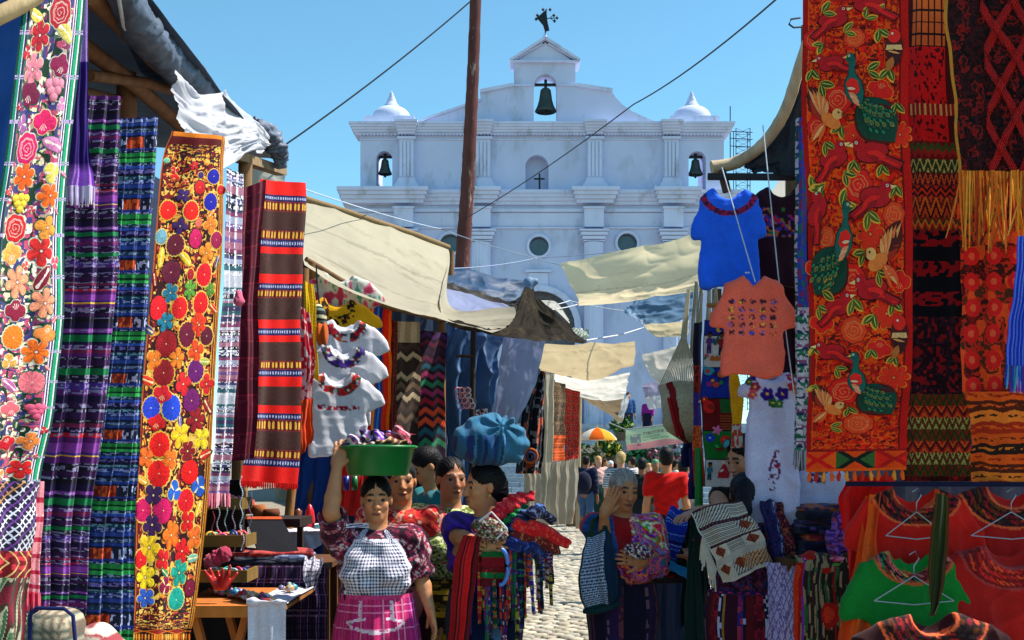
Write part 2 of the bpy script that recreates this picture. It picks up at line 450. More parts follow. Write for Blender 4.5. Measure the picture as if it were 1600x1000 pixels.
mb = MB(); mb.box(cx(784), cx(900), YC + 0.5, YC + 0.6, Zplat, cz(452)); mb.build('door', material('old_door', lin('5c6068'), var=.3), church, col=False)
mb = MB(); mb.box(cx(820), cx(862), YC - .14, YC - .004, cz(426), cz(422)); mb.box(cx(826), cx(856), YC - .08, YC - .006, cz(448), cz(427)); mb.build('door_crest', M['trim'], church, col=False)
# gable with the middle bell
g = [(cx(655), zu)] + [(cx(a), cz(b)) for a, b in ((668, 186), (720, 168), (750, 157), (752, 144), (803, 134), (803, 134), (803, 99), (899, 99), (899, 134), (956, 143), (962, 152), (972, 163), (988, 174), (1008, 183), (1028, 191))] + [(cx(1030), zu)]
g = [g[i] for i in range(len(g)) if i == 0 or g[i] != g[i - 1]]
mb = MB(); mb.prism(g, [arch_hole(cx(834), cx(870), zu + 0.06, cz(116))], YC, YC + 0.8)
mb.build('bell_gable', M['plaster'], church, col=False)
mb = MB()
pts = [(a, b) for a, b in ((655, 192), (668, 185.5), (720, 167.5), (751, 156.5))]
for (a, b), (c, d), w, t in [(p, q, .98, .09) for p, q in zip(pts[:-1], pts[1:])] + [((750, 143.5), (802, 133.5), 1.02, .13), ((900, 133.5), (957, 142), 1.02, .13)]:
 mb = MB(); mb.bar((cx(a), YC + .36, cz(b)), (cx(c), YC + .36, cz(d)), w, t); mb.build('gable_coping', M['trim'], church, col=False)
mb = MB(); mb.box(cx(803) - .04, cx(833), YC - .08, YC - .002, cz(135), cz(132.5)); mb.build('impost', M['trim'], church, col=False); mb = MB(); mb.box(cx(871), cx(899) + .04, YC - .08, YC - .002, cz(135), cz(132.5)); mb.build('impost', M['trim'], church, col=False)
mb = MB()
mb.prism([(cx(804), cz(97)), (cx(898), cz(97)), (cx(852), cz(66))], [], YC + .02, YC + .82)
mb.box(cx(798), cx(905), YC - 0.2, YC + 0.95, cz(99.5), cz(96.5))
mb.bar((cx(797), YC + .38, cz(96.5)), (cx(852), YC + .38, cz(61)), 1.2, .1); mb.bar((cx(906), YC + .38, cz(96.5)), (cx(852), YC + .38, cz(61)), 1.2, .1)
mb.build('pediment', M['trim'], church, col=False)
mb = MB()
for k in range(17):
 for sgn in (-1, 1):
  x = 852 + sgn * (6 + 44 * k / 17); yy = 69.5 + 27 * k / 17 * 0.96
  mb.box(cx(x) - .035, cx(x) + .035, YC - .08, YC + .019, cz(yy) - .05, cz(yy) + .03)
tag(mb.build('dentils', M['trim'], church, col=False), kind='stuff')
# weathercock
mb = MB(); mb.lathe([(.22, 0), (.13, .1), (.1, .25), (.05, .4), (.0, .45)], 12, (cx(852), YC + .4, cz(63)))
mb.build('finial', M['trim'], church, col=False, smooth=True)
mb = MB(); mb.tube([(cx(852), YC + .4, cz(58)), (cx(854), YC + .4, cz(8))], .025)
mb.prism([(cx(a), cz(b)) for a, b in ((854, 9), (839, 22), (849, 34), (852, 44), (859, 42), (856, 28))], [], YC + .38, YC + .42)
mb.tube([(cx(839), YC + .4, cz(24)), (cx(872), YC + .4, cz(22))], .02)
for a, b in ((840, 18), (838, 24), (866, 18), (871, 22), (867, 27), (849, 9), (860, 9)): mb.lathe([(0, -.09), (.07, 0), (0, .09)], 8, (cx(a), YC + .4, cz(b)))
mb.tube([(cx(860), YC + .4, cz(22)), (cx(866), YC + .4, cz(17))], .015); mb.tube([(cx(860), YC + .4, cz(22)), (cx(867), YC + .4, cz(28))], .015)
mb.build('weathervane', M['iron'], church, col=False)
# domes
for c, hw in ((608, 40), (1086, 39)):
 mb = MB(); w = hw / F * YC
 mb.box(cx(c) - w, cx(c) + w, YC + .0, YC + 2 * w * .9, zu + .02, cz(183)); mb.box(cx(c) - w * .97, cx(c) + w * .97, YC + .04, YC + 2 * w * .88, cz(183), cz(180))
 mb.build('dome_base', M['trim'], church, col=False)
 r = 31 / F * YC; z0 = cz(181.5)
 prof = [(r, 0), (r, .12)] + [(r * math.cos(t) ** .75, .12 + (cz(157) - z0 - .1) * math.sin(t)) for t in np.linspace(0.05, 1.3, 11)]
 k = 1 / F * YC; top = prof[-1][1]
 prof += [(11 * k, top + .5 * k), (11 * k, top + 4 * k), (9 * k, top + 5 * k), (8.5 * k, top + 8 * k), (6.5 * k, top + 11 * k), (7 * k, top + 13 * k), (4 * k, top + 15 * k), (5 * k, top + 17 * k), (3 * k, top + 19.5 * k), (3.4 * k, top + 21 * k), (0, top + 27 * k)]
 mb = MB(); mb.lathe(prof, 32, (cx(c), YC + w * .9, z0)); mb.build('dome', M['plaster'], church, smooth=True, col=False)
# bells hang in their openings
def bell(px, py_top, py_bot, wpx, label):
 z1, z0 = cz(py_top), cz(py_bot); h = z1 - z0; r = wpx / 2 / F * YC
 e = empty('church_bell', (cx(px), YC + .4, z0), label, 'bell', 'church bells')
 mb = MB(); prof = [(r * .9, 0.0), (r, 0.02 * h), (r * .97, .07 * h), (r * .78, .2 * h), (r * .62, .4 * h), (r * .53, .62 * h), (r * .48, .74 * h), (r * .3, .8 * h), (0, .81 * h)]
 mb.lathe(prof, 24, (cx(px), YC + .4, z0)); mb.build('bell_body', M['bronze'], e, smooth=True, col=False)
 mb = MB(); mb.tube([(cx(px), YC + .4, z0 + .8 * h), (cx(px), YC + .4, z1 + .12)], .06); mb.bar((cx(px) - r, YC + .4, z0 + .92 * h), (cx(px) + r, YC + .4, z0 + .92 * h), .1)
 mb.build('yoke', M['iron'], e, col=False)
 mb = MB(); mb.tube([(cx(px), YC + .4, z0 + .5 * h), (cx(px), YC + .4, z0 - .02)], .025); mb.lathe([(0, -.12), (.06, -.06), (0, 0)], 8, (cx(px), YC + .4, z0 - .02)); mb.build('clapper', M['iron'], e, col=False)
bell(853, 124, 171, 34, 'large bronze bell hanging in the central gable arch')
bell(600, 239, 269, 22, 'bronze bell in the left tower arch above the cream awning')
bell(1089, 239, 270, 24, 'bronze bell in the tower arch beside the lattice mast')
# steps up to the church
steps = tag(empty('church_steps', (cx(842), 38, 0)), kind='structure')
nst = 18
for k in range(nst):
 y0 = 37.0 + k * 0.38; z1 = Zplat * (k + 1) / nst
 mb = MB(); mb.box(-7, 9, y0 + .06, YC - .76, z1 - Zplat / nst + .004, z1 - .02); stp = mb.build('step', M['mortar'], steps, col=False)
 cs = lin(('8f99a3', '87919c', '98a1a9')[k % 3])
 x = -7.0
 while x < 9:
  w = 0.9 + 0.5 * rng.random(); mb = MB(); mb.box(x, min(x + w - .02, 9), y0 + rng.normal(0, .012), y0 + .47, z1 - Zplat / nst + .003, z1 + rng.normal(0, .008), c=cs * rng.uniform(.8, 1.15)); mb.build('stone_block', M['stone'], stp); x += w
mb = MB(); mb.box(-9, 11, 43.86, YC + .5, 0, Zplat - .004); mb.build('terrace', M['mortar'], steps, col=False)
# lattice radio mast behind the church
mast = empty('radio_mast', (cx(1160, 55), 55, 0), 'thin lattice radio mast rising behind the right bell tower', 'mast')
mb = MB()
def mp(px, py, dy=0): return np.array((cx(px, 55), 55 + dy, cz(py, 55)))
for a in (1150, 1172):
 for dy in (0, .6): mb.tube([mp(a, 640, dy), mp(a, 200, dy)], .02, 5)
for k in range(44):
 py = 640 - k * 10; mb.tube([mp(1150, py), mp(1172, py - 10)], .009, 4); mb.tube([mp(1172, py), mp(1150, py - 10)], .009, 4); mb.tube([mp(1150, py), mp(1172, py)], .009, 4)
mb.build('lattice', M['iron'], mast, col=False)
mb = MB(); mb.tube([mp(1141, 250), mp(1141, 166)], .025, 5)
for py in (205, 216, 228): mb.tube([mp(1141, py), mp(1176, py + 2)], .02, 4)
mb.build('antenna', M['iron'], mast, col=False)
# ================================================================== cloth toolkit
def cr(Pm, t):
 """Catmull-Rom through rows of Pm (n, ...), t in 0..1"""
 n = len(Pm)
 if n == 2:
  t = t.reshape((-1,) + (1,) * (Pm.ndim - 1)); return Pm[0] * (1 - t) + Pm[1] * t
 x = np.clip(t, 0, 1) * (n - 1); i = np.clip(np.floor(x).astype(int), 0, n - 2); f = x - i
 ext = np.concatenate((2 * Pm[:1] - Pm[1:2], Pm, 2 * Pm[-1:] - Pm[-2:-1]))
 p0, p1, p2, p3 = ext[i], ext[i + 1], ext[i + 2], ext[i + 3]
 f = f.reshape((-1,) + (1,) * (Pm.ndim - 1))
 return 0.5 * (2 * p1 + (p2 - p0) * f + (2 * p0 - 5 * p1 + 4 * p2 - p3) * f ** 2 + (3 * p1 - p0 - 3 * p2 + p3) * f ** 3)
class Sheet:
 """a cloth surface through a grid of control points ctrl[row][col]; u runs across, v down"""
 def __init__(s, ctrl, fold=None):
  s.C = np.array([[np.asarray(p, float) for p in r] for r in ctrl]); s.fold = fold
  s.ph = float(s.C.sum() * 7 % 6.28); s.U = np.linspace(0, 1, 65); s.V = np.linspace(0, 1, 129)
  A = cr(s.C, s.V)                                   # (129, cols, 3)
  G = np.stack([cr(A[i], s.U) for i in range(129)])  # (129, 65, 3)
  du = np.gradient(G, axis=1); dv = np.gradient(G, axis=0)
  Nn = np.cross(du, dv); Nn /= np.linalg.norm(Nn, axis=2, keepdims=True) + 1e-12
  c = G.mean((0, 1)) - np.array((0, 0, CAMZ))
  if (Nn.mean((0, 1)) * c).sum() > 0: Nn = -Nn       # towards the street side
  s.G, s.N = G, Nn
  s.W = np.linalg.norm(np.diff(G, axis=1), axis=2).sum(1).mean(); s.H = np.linalg.norm(np.diff(G, axis=0), axis=2).sum(0).mean()
 def samp(s, A, u, v):
  x = np.clip(u, 0, 1) * 64; y = np.clip(v, 0, 1) * 128
  i = np.clip(np.floor(x).astype(int), 0, 63); j = np.clip(np.floor(y).astype(int), 0, 127); fx = (x - i)[..., None]; fy = (y - j)[..., None]
  return (A[j, i] * (1 - fx) + A[j, i + 1] * fx) * (1 - fy) + (A[j + 1, i] * (1 - fx) + A[j + 1, i + 1] * fx) * fy
 def pos(s, u, v, off=0.0):
  u = np.asarray(u, float); v = np.asarray(v, float)
  d = np.asarray(off, float) + (s.fold(u, v) if s.fold else 0.0)
  d = np.broadcast_to(d, u.shape)[..., None]
  ex = s.samp(s.G, u, v)
  ex = ex + (np.clip(u, None, 0) + np.clip(u - 1, 0, None))[..., None] * s.W * np.array((1, 0, 0)) \
    + (np.clip(v, None, 0) + np.clip(v - 1, 0, None))[..., None] * s.H * np.array((0, 0, -1))
  ex = ex + min(1, s.W / .2) * (.006 * np.sin(9 * v + s.ph + u) + .003 * np.sin(23 * v + 2 * s.ph))[..., None] * np.array((1, 0, 0))
  return ex + s.samp(s.N, u, v) * d
def folds(n=3, a=0.02, seed=0, grow=0.5, sag=0.0):
 r = np.random.default_rng(seed); p1, p2, p3 = r.uniform(0, 6.28, 3)
 def f(u, v):
  w = np.sin(2 * np.pi * n * u + p1 + 0.7 * np.sin(3.1 * v + p2)) + 0.45 * np.sin(2 * np.pi * n * 2.17 * u + p3 + 1.1 * np.sin(2.3 * v + p1))
  return a * w * (1 - grow + grow * v) + 0.35 * a * np.sin(7 * v + 4 * u + p2) + sag * np.sin(np.pi * u)
 return f
def wrinkles(a=0.02, k=4.0, seed=0, ax=1.0, ay=1.0):
 def f(u, v):
  x, y = u * k * ax, v * k * ay
  r1 = 1 - np.abs(2 * noise2(x, y, seed) - 1); r2 = 1 - np.abs(2 * noise2(x * 2.3 + 5, y * 2.3, seed + 3) - 1)
  return .45 * a * (r1 ** 2 * 1.3 + 0.4 * r2 ** 2 - 0.7)
 return f
def sheet_mesh(name, S, nu, nv, paint, mat='fabric', parent=None, mask=None, tagged=None, edge=None, thick=0.0):
 u = np.linspace(0, 1, nu + 1); v = np.linspace(0, 1, nv + 1)
 Um, Vm = np.meshgrid(u, v)
 X = S.pos(Um, Vm)
 if edge is not None: X = X + edge(Um, Vm)
 i = np.arange(nv)[:, None] * (nu + 1); j = np.arange(nu)[None]
 q = np.stack((i + j, i + nu + 1 + j, i + nu + 2 + j, i + 1 + j), -1).reshape(-1, 4)
 Uf, Vf = np.meshgrid((u[1:] + u[:-1]) / 2, (v[1:] + v[:-1]) / 2)
 c = paint(Uf, Vf, S) if callable(paint) else np.asarray(paint)
 c = np.broadcast_to(c, Uf.shape + (3,)).reshape(-1, 3)
 V = X.reshape(-1, 3)
 if mask is not None:
  k = mask(Uf, Vf).reshape(-1); q, c = q[k], c[k]
 if thick:
  Nn = S.samp(S.N, Um, Vm).reshape(-1, 3); n = len(V)
  V = np.vstack((V, V - Nn * thick))
  b = np.concatenate((np.arange(nu), [], )).astype(int)
  rim = [(k, k + 1, n + k + 1, n + k) for k in range(nu)] + [(nv * (nu + 1) + k + 1, nv * (nu + 1) + k, n + nv * (nu + 1) + k, n + nv * (nu + 1) + k + 1) for k in range(nu)]
  rim += [((k + 1) * (nu + 1), k * (nu + 1), n + k * (nu + 1), n + (k + 1) * (nu + 1)) for k in range(nv)] + [(k * (nu + 1) + nu, (k + 1) * (nu + 1) + nu, n + (k + 1) * (nu + 1) + nu, n + k * (nu + 1) + nu) for k in range(nv)]
  rim = np.array(rim); cc = np.tile(c.mean(0), (len(rim), 1))
  q = np.vstack((q, q[:, ::-1] + n, rim)); c = np.vstack((c, c, cc))
 o = mesh(name, V, q, M[mat] if isinstance(mat, str) else mat, parent, fcol=c)
 if tagged: tag(o, *tagged)
 return o
def fringe(S, n, L, cols, parent, v0=1.0, w=0.006, seed=0, off=0.0, name='fringe', spread=0.4):
 """hanging threads along the lower edge, one part"""
 r = np.random.default_rng(seed); mb = MB()
 for k in range(n):
  u = (k + 0.5) / n; p = S.pos(np.array([u]), np.array([v0]), off)[0]
  l = L * r.uniform(0.75, 1.1); dx = r.normal(0, spread * 0.08) * l; dy = r.normal(0, 0.05) * l
  pts = [p + (0, 0, 0.004), p + (dx * .4, dy * .4, -l * .5), p + (dx, dy, -l)]
  mb.tube(pts, [w * .5, w * .6, w * .35], 4, c=lin(cols[r.integers(len(cols))]) * r.uniform(.8, 1.1), cap=False)
 o = mb.build(name, M['rope'], parent)
 return tag(o, kind='stuff')
# ---- painters: every painter returns paint(U, V, S) -> colours (.., 3)
def const(c):
 c = lin(c)
 return lambda U, V, S: np.broadcast_to(c, U.shape + (3,))
def pick(idx, cols):
 return np.array([lin(c) for c in cols])[idx]
def weave(c, U, V, seed, amt=0.18, ku=160, kv=420):
 return c * (1 + amt * (noise2(U * ku, V * kv, seed) * 2 - 1))[..., None]
def bands(spec, total=None, seed=0, vert=False, amt=0.15):
 """spec: list of (width, type, colours...) repeated to fill"""
 tot = sum(b[0] for b in spec); rep = total or tot
 edges = np.cumsum([0] + [b[0] for b in spec])
 def p(U, V, S):
  A, B = (U, V) if vert else (V, U)
  x = (A * rep) % tot
  out = np.zeros(U.shape + (3,))
  for k, b in enumerate(spec):
   m = (x >= edges[k]) & (x < edges[k + 1])
   if not m.any(): continue
   t = ((x - edges[k]) / b[0])[m]; w = B[m]; kind = b[1]; cs = [lin(c) for c in b[2:]]
   if kind == 's': col = np.broadcast_to(cs[0], t.shape + (3,))
   elif kind == 'ikat':                          # broken white dashes on the ground colour
    d = noise2(w * 34 + k * 7, np.floor(A[m] * rep * 1.0) * 3.1 + k + np.floor(t * 3) * .7, seed + k) > 0.53
    col = np.where((d & (np.abs(t - .5) < .36))[..., None], cs[1], cs[0])
   elif kind == 'dots':
    n = cs and 22; d = (np.hypot(((w * n) % 1 - .5) * 1.0, (t - .5) * 1.1) < .26)
    col = np.where(d[..., None], cs[1], cs[0])
   elif kind == 'ovals':
    z = (w * 7.0) % 1; d = (np.hypot((np.abs(z - .5) - .21) * 7.0, (t - .5) * 2.6) < 1.0)
    ln = np.abs(t - .5) > .44
    col = np.where(d[..., None], cs[1] * (0.8 + 0.4 * noise2(w * 90, t * 8, 3))[..., None], cs[0]); col = np.where(ln[..., None], cs[2], col)
   elif kind == 'zz':
    n = b[4] if len(b) > 4 and not isinstance(b[4], str) else 5
    n = 5; tri = np.abs(((w * n) % 1) * 2 - 1); d = np.abs(((t - tri * .8) * 2.2) % .55) < .17
    col = np.where(d[..., None], cs[1], cs[0])
   elif kind == 'dia':
    n = 9; d = (np.abs(((w * n) % 1) - .5) + np.abs(t - .5)) < .34
    col = np.where(d[..., None], cs[1], cs[0])
   elif kind == 'noise':
    z = noise2(w * 26, A[m] * 95 + k, seed + k); i = np.minimum((z * len(cs) * .999).astype(int), len(cs) - 1)
    col = np.array(cs)[i]
   elif kind == 'blk':                           # ikat panel in the middle of the band
    d = (np.abs(w - .42) < .2); ik = noise2(w * 40, A[m] * 160, seed) > .5
    col = np.where(d[..., None], np.where(ik[..., None], cs[1], cs[2]), np.where(ik[..., None] & (noise2(w * 50, A[m] * 90, 5) > .55)[..., None], cs[3], cs[0]))
   out[m] = col
  return weave(out, U, V, seed + 99, amt)
 return p
def random_bands(pal, n, seed, ikat=0.35, wmin=.5, wmax=1.8, white='b9b7c6'):
 r = np.random.default_rng(seed); s = []
 for k in range(n):
  c = pal[r.integers(len(pal))]
  if r.random() < ikat: s.append((r.uniform(wmin, wmax) * .8, 'ikat', c if r.random() < .5 else '16131f', white))
  else: s.append((r.uniform(wmin, wmax), 's', c))
 return s
def squiggle(groundc, cols, seed=0, k=9.0, dens=0.33):
 """wandering embroidered stems and leaves in several colours"""
 g = lin(groundc)
 def p(U, V, S):
  x, y = U * S.W * 29, V * S.H * 29
  out = np.broadcast_to(g, U.shape + (3,)).copy()
  for n, c in enumerate(cols):
   z = noise2(x * k / 9 + n * 13.1, y * k / 9 + n * 7.7, seed + n * 5); z2 = noise2(x * k / 4 + 3 * n, y * k / 4, seed + 50 + n)
   m = (np.abs(z - .5) < .055 + .06 * z2) & (z2 > .22)
   out[m] = lin(c)
  return weave(out, U, V, seed, .2, 180, 700)
 return p
# ---- embroidered motifs, raised a few millimetres on their cloth
def motif_ring(S, u, v, rad, fr, ncol, cols, parent, name, segs=40, h=0.0022, rings=(0, .16, .34, .52, .7, .84, .93, 1.0, 1.09), sq=1.0, rot=0.0):
 """fr(theta) outline 0..1; cols(theta, ring) -> colour"""
 th = np.linspace(0, 2 * np.pi, segs, endpoint=False)
 f = fr(th)
 R = np.array(rings)
 rr = R[:, None] * f[None] * rad
 X = rr * np.cos(th + rot); Y = rr * np.sin(th + rot) * sq
 Hh = h * np.where(R < 1.0, 1 - R ** 4 * .5, np.where(R > 1.05, 0.2, .45))[:, None] + 0 * X
 V = S.pos(u + X / S.W, v + Y / S.H, Hh).reshape(-1, 3)
 m = len(R); i = np.arange(m - 1)[:, None] * segs; j = np.arange(segs)[None]; k = (j + 1) % segs
 q = np.stack((i + j, i + k, i + segs + k, i + segs + j), -1).reshape(-1, 4)
 tm = th + np.pi / segs; Tm, Rm = np.meshgrid(tm, (R[1:] + R[:-1]) / 2)
 return mesh(name, V, q, M['embroidery'], parent, fcol=cols(Tm, Rm).reshape(-1, 3))
def flower(S, u, v, rad, kind, c, parent, line='f3d9c8', edge='e9c04a', seed=0):
 r = random.Random(seed * 7 + int(u * 100) + int(v * 5000)); rot = r.uniform(0, 6.28)
 c0 = lin(c); l0 = lin(line); e0 = lin(edge); dk = c0 * .55
 sh = lambda T, R: (1 + .38 * (noise2(T * 22 + seed, R * 4 + seed, seed % 90) * 2 - 1))[..., None]
 if kind == 'mum':                                   # many pointed disc
  n = 17; fr = lambda t: 1 - .10 * np.abs(((t * n / 2 / np.pi) % 1) * 2 - 1) + .02 * np.sin(t * 3 + seed)
  def cols(T, R):
   o = np.where((R > 1.0)[..., None], e0, c0 * (1 + .12 * np.sin(T * n)[..., None]) * sh(T, R))
   return np.where((R < .05)[..., None], l0, o)
  return motif_ring(S, u, v, rad, fr, 0, cols, parent, 'flower', 51, rings=(0, .06, .4, .75, .93, 1.03, 1.16), rot=rot)
 if kind == 'rose':
  n = 8; fr = lambda t: .9 + .10 * np.abs(np.cos(t * n / 2))
  def cols(T, R):
   sp = (np.abs(((R * 3.6 - T / 2 / np.pi) % 1) - .5) < .13) & (R < .62)
   pl = (np.abs(((T * n / 2 / np.pi + .5) % 1) - .5) < .07) & (R > .6) & (R < 1)
   rg = (np.abs(R - .66) < .05)
   o = np.where((sp | pl | rg)[..., None], c0 * .45 + l0 * .5, c0 * sh(T, R)); return np.where((R > 1)[..., None], e0, o)
  return motif_ring(S, u, v, rad, fr, 0, cols, parent, 'flower', 56, rings=(0, .08, .16, .24, .32, .4, .48, .56, .62, .7, .8, .9, 1.0, 1.08), rot=rot)
 n = {'petal5': 5, 'petal6': 6, 'petal4': 4, 'petal8': 8}.get(kind)
 if n:
  fr = lambda t: .50 + .50 * np.abs(np.cos(t * n / 2)) ** .55
  def cols(T, R):
   ph = ((T * n / 2 / np.pi + .5) % 1)
   gap = (np.abs(ph - .5) > .455) & (R < 1)
   vein = (np.abs(ph - .5) < .05) & (R > .2) & (R < .62)
   o = c0 * sh(T, R) * (1 + .18 * np.cos(2 * np.pi * (ph - .5))[..., None] - .1)
   o = np.where(gap[..., None], dk * .8 + l0 * .12, o); o = np.where(vein[..., None], l0 * .6 + dk * .4, o)
   o = np.where((R < .17)[..., None], np.where((R < .09)[..., None], l0, dk * .5), o)
   return np.where((R > 1)[..., None], e0, o)
  return motif_ring(S, u, v, rad, fr, 0, cols, parent, 'flower', 8 * n, rings=(0, .1, .18, .4, .62, .8, 1.0, 1.1), rot=rot)
 if kind == 'bell':                                  # side view blossom with stamens
  fr = lambda t: .78 + .22 * np.cos(t * 3) * np.cos(t) + .08 * np.abs(np.sin(4 * t))
  def cols(T, R):
   st = (np.abs(((T + 1.57 + np.pi) % (2 * np.pi)) - np.pi) < .75) & (np.abs(((T * 2.6) % 1) - .5) < .13) & (R < .7) & (R > .08)
   o = np.where(st[..., None], l0, c0 * sh(T, R)); return np.where((R > 1)[..., None], e0, o)
  return motif_ring(S, u, v, rad, fr, 0, cols, parent, 'flower', 48, rot=r.uniform(-.5, .5) + (0 if r.random() < .7 else 3.1))
 if kind == 'leaf':
  fr = lambda t: 1 / np.sqrt(np.cos(t) ** 2 + (np.sin(t) * 2.3) ** 2) * (1 - .05 * np.abs(np.sin(9 * t)))
  def cols(T, R):
   mid = (np.abs(np.sin(T)) * R < .07) & (R < 1)
   o = np.where(mid[..., None], l0, c0 * sh(T, R)); return np.where((R > 1)[..., None], e0, o)
  return motif_ring(S, u, v, rad * 1.15, fr, 0, cols, parent, 'leaf', 36, rot=rot)
 if kind == 'grape':
  mb = MB(); P0 = []
  V, Q, C = [], [], []
  n = 0
  for a, b in ((-.55, -.4), (0, -.5), (.55, -.4), (-.3, .05), (.3, .05), (0, .5)):
   th = np.linspace(0, 2 * np.pi, 18, endpoint=False); R = np.array((0, .8, 1.0, 1.12)) * .34 * rad
   X = a * rad + R[:, None] * np.cos(th); Y = b * rad + R[:, None] * np.sin(th)
   Hh = np.array((.005, .0045, .003, .001))[:, None] + 0 * X
   V.append(S.pos(u + X / S.W, v + Y / S.H, Hh).reshape(-1, 3))
   i = np.arange(3)[:, None] * 18; j = np.arange(18)[None]; k = (j + 1) % 18
   Q.append(np.stack((i + j, i + k, i + 18 + k, i + 18 + j), -1).reshape(-1, 4) + n); n += 72
   C.append(np.repeat(np.array([c0 * 1.05, c0 * .95, dk]), 18, 0))
  return mesh('flower', np.vstack(V), np.vstack(Q), M['embroidery'], parent, fcol=np.vstack(C))
 if kind == 'tulip':
  fr = lambda t: .62 + .38 * np.abs(np.cos(t * 1.5 + .4)) ** .8
  def cols(T, R):
   g = (np.abs(((T * 1.5 / np.pi) % 1) - .5) < .06) & (R > .2) & (R < 1)
   o = np.where(g[..., None], l0, c0 * sh(T, R)); return np.where((R > 1)[..., None], e0, o)
  return motif_ring(S, u, v, rad, fr, 0, cols, parent, 'flower', 36, rot=rot)
def poly_motif(S, u0, v0, sc, parts, parent, name, flip=False, h=0.004, rot=0.0):
 """a flat-shape motif: parts = [(colour, [(x, y)...]), ...] each a shape laid a little higher than the last; one mesh"""
 V, T, C, n = [], [], [], 0
 ca, sa = math.cos(rot), math.sin(rot)
 for k, (c, pts) in enumerate(parts):
  pts = np.array(pts, float)
  if flip: pts = pts * (-1, 1)
  pts = np.stack((pts[:, 0] * ca - pts[:, 1] * sa, pts[:, 0] * sa + pts[:, 1] * ca), 1)
  tri = tessellate_polygon([[Vector((p[0], p[1], 0)) for p in pts]])
  if not tri: continue
  X, Y = pts[:, 0] * sc, pts[:, 1] * sc
  V.append(S.pos(u0 + X / S.W, v0 + Y / S.H, h + 0.0011 * k)); T.append(np.array([tuple(t) for t in tri]) + n); n += len(pts)
  cc = lin(c); C.append(np.tile(cc, (len(tri), 1)))
 return mesh(name, np.vstack(V), np.vstack(T), M['embroidery'], parent, fcol=np.vstack(C), smooth=False)
def ell(x, y, a, b, rot=0.0, n=14):
 t = np.linspace(0, 2 * np.pi, n, endpoint=False); ca, sa = math.cos(rot), math.sin(rot)
 X, Y = a * np.cos(t), b * np.sin(t); return [(x + p * ca - q * sa, y + p * sa + q * ca) for p, q in zip(X, Y)]
def leafp(x, y, L, w, rot, n=7):
 t = np.linspace(0, 1, n); up = np.stack((t * L, w * np.sin(np.pi * t) ** .8), 1); dn = np.stack((t[::-1] * L, -w * np.sin(np.pi * t[::-1]) ** .8), 1)[1:-1]
 p = np.vstack((up, dn)); ca, sa = math.cos(rot), math.sin(rot)
 return [(x + a * ca - b * sa, y + a * sa + b * ca) for a, b in p]
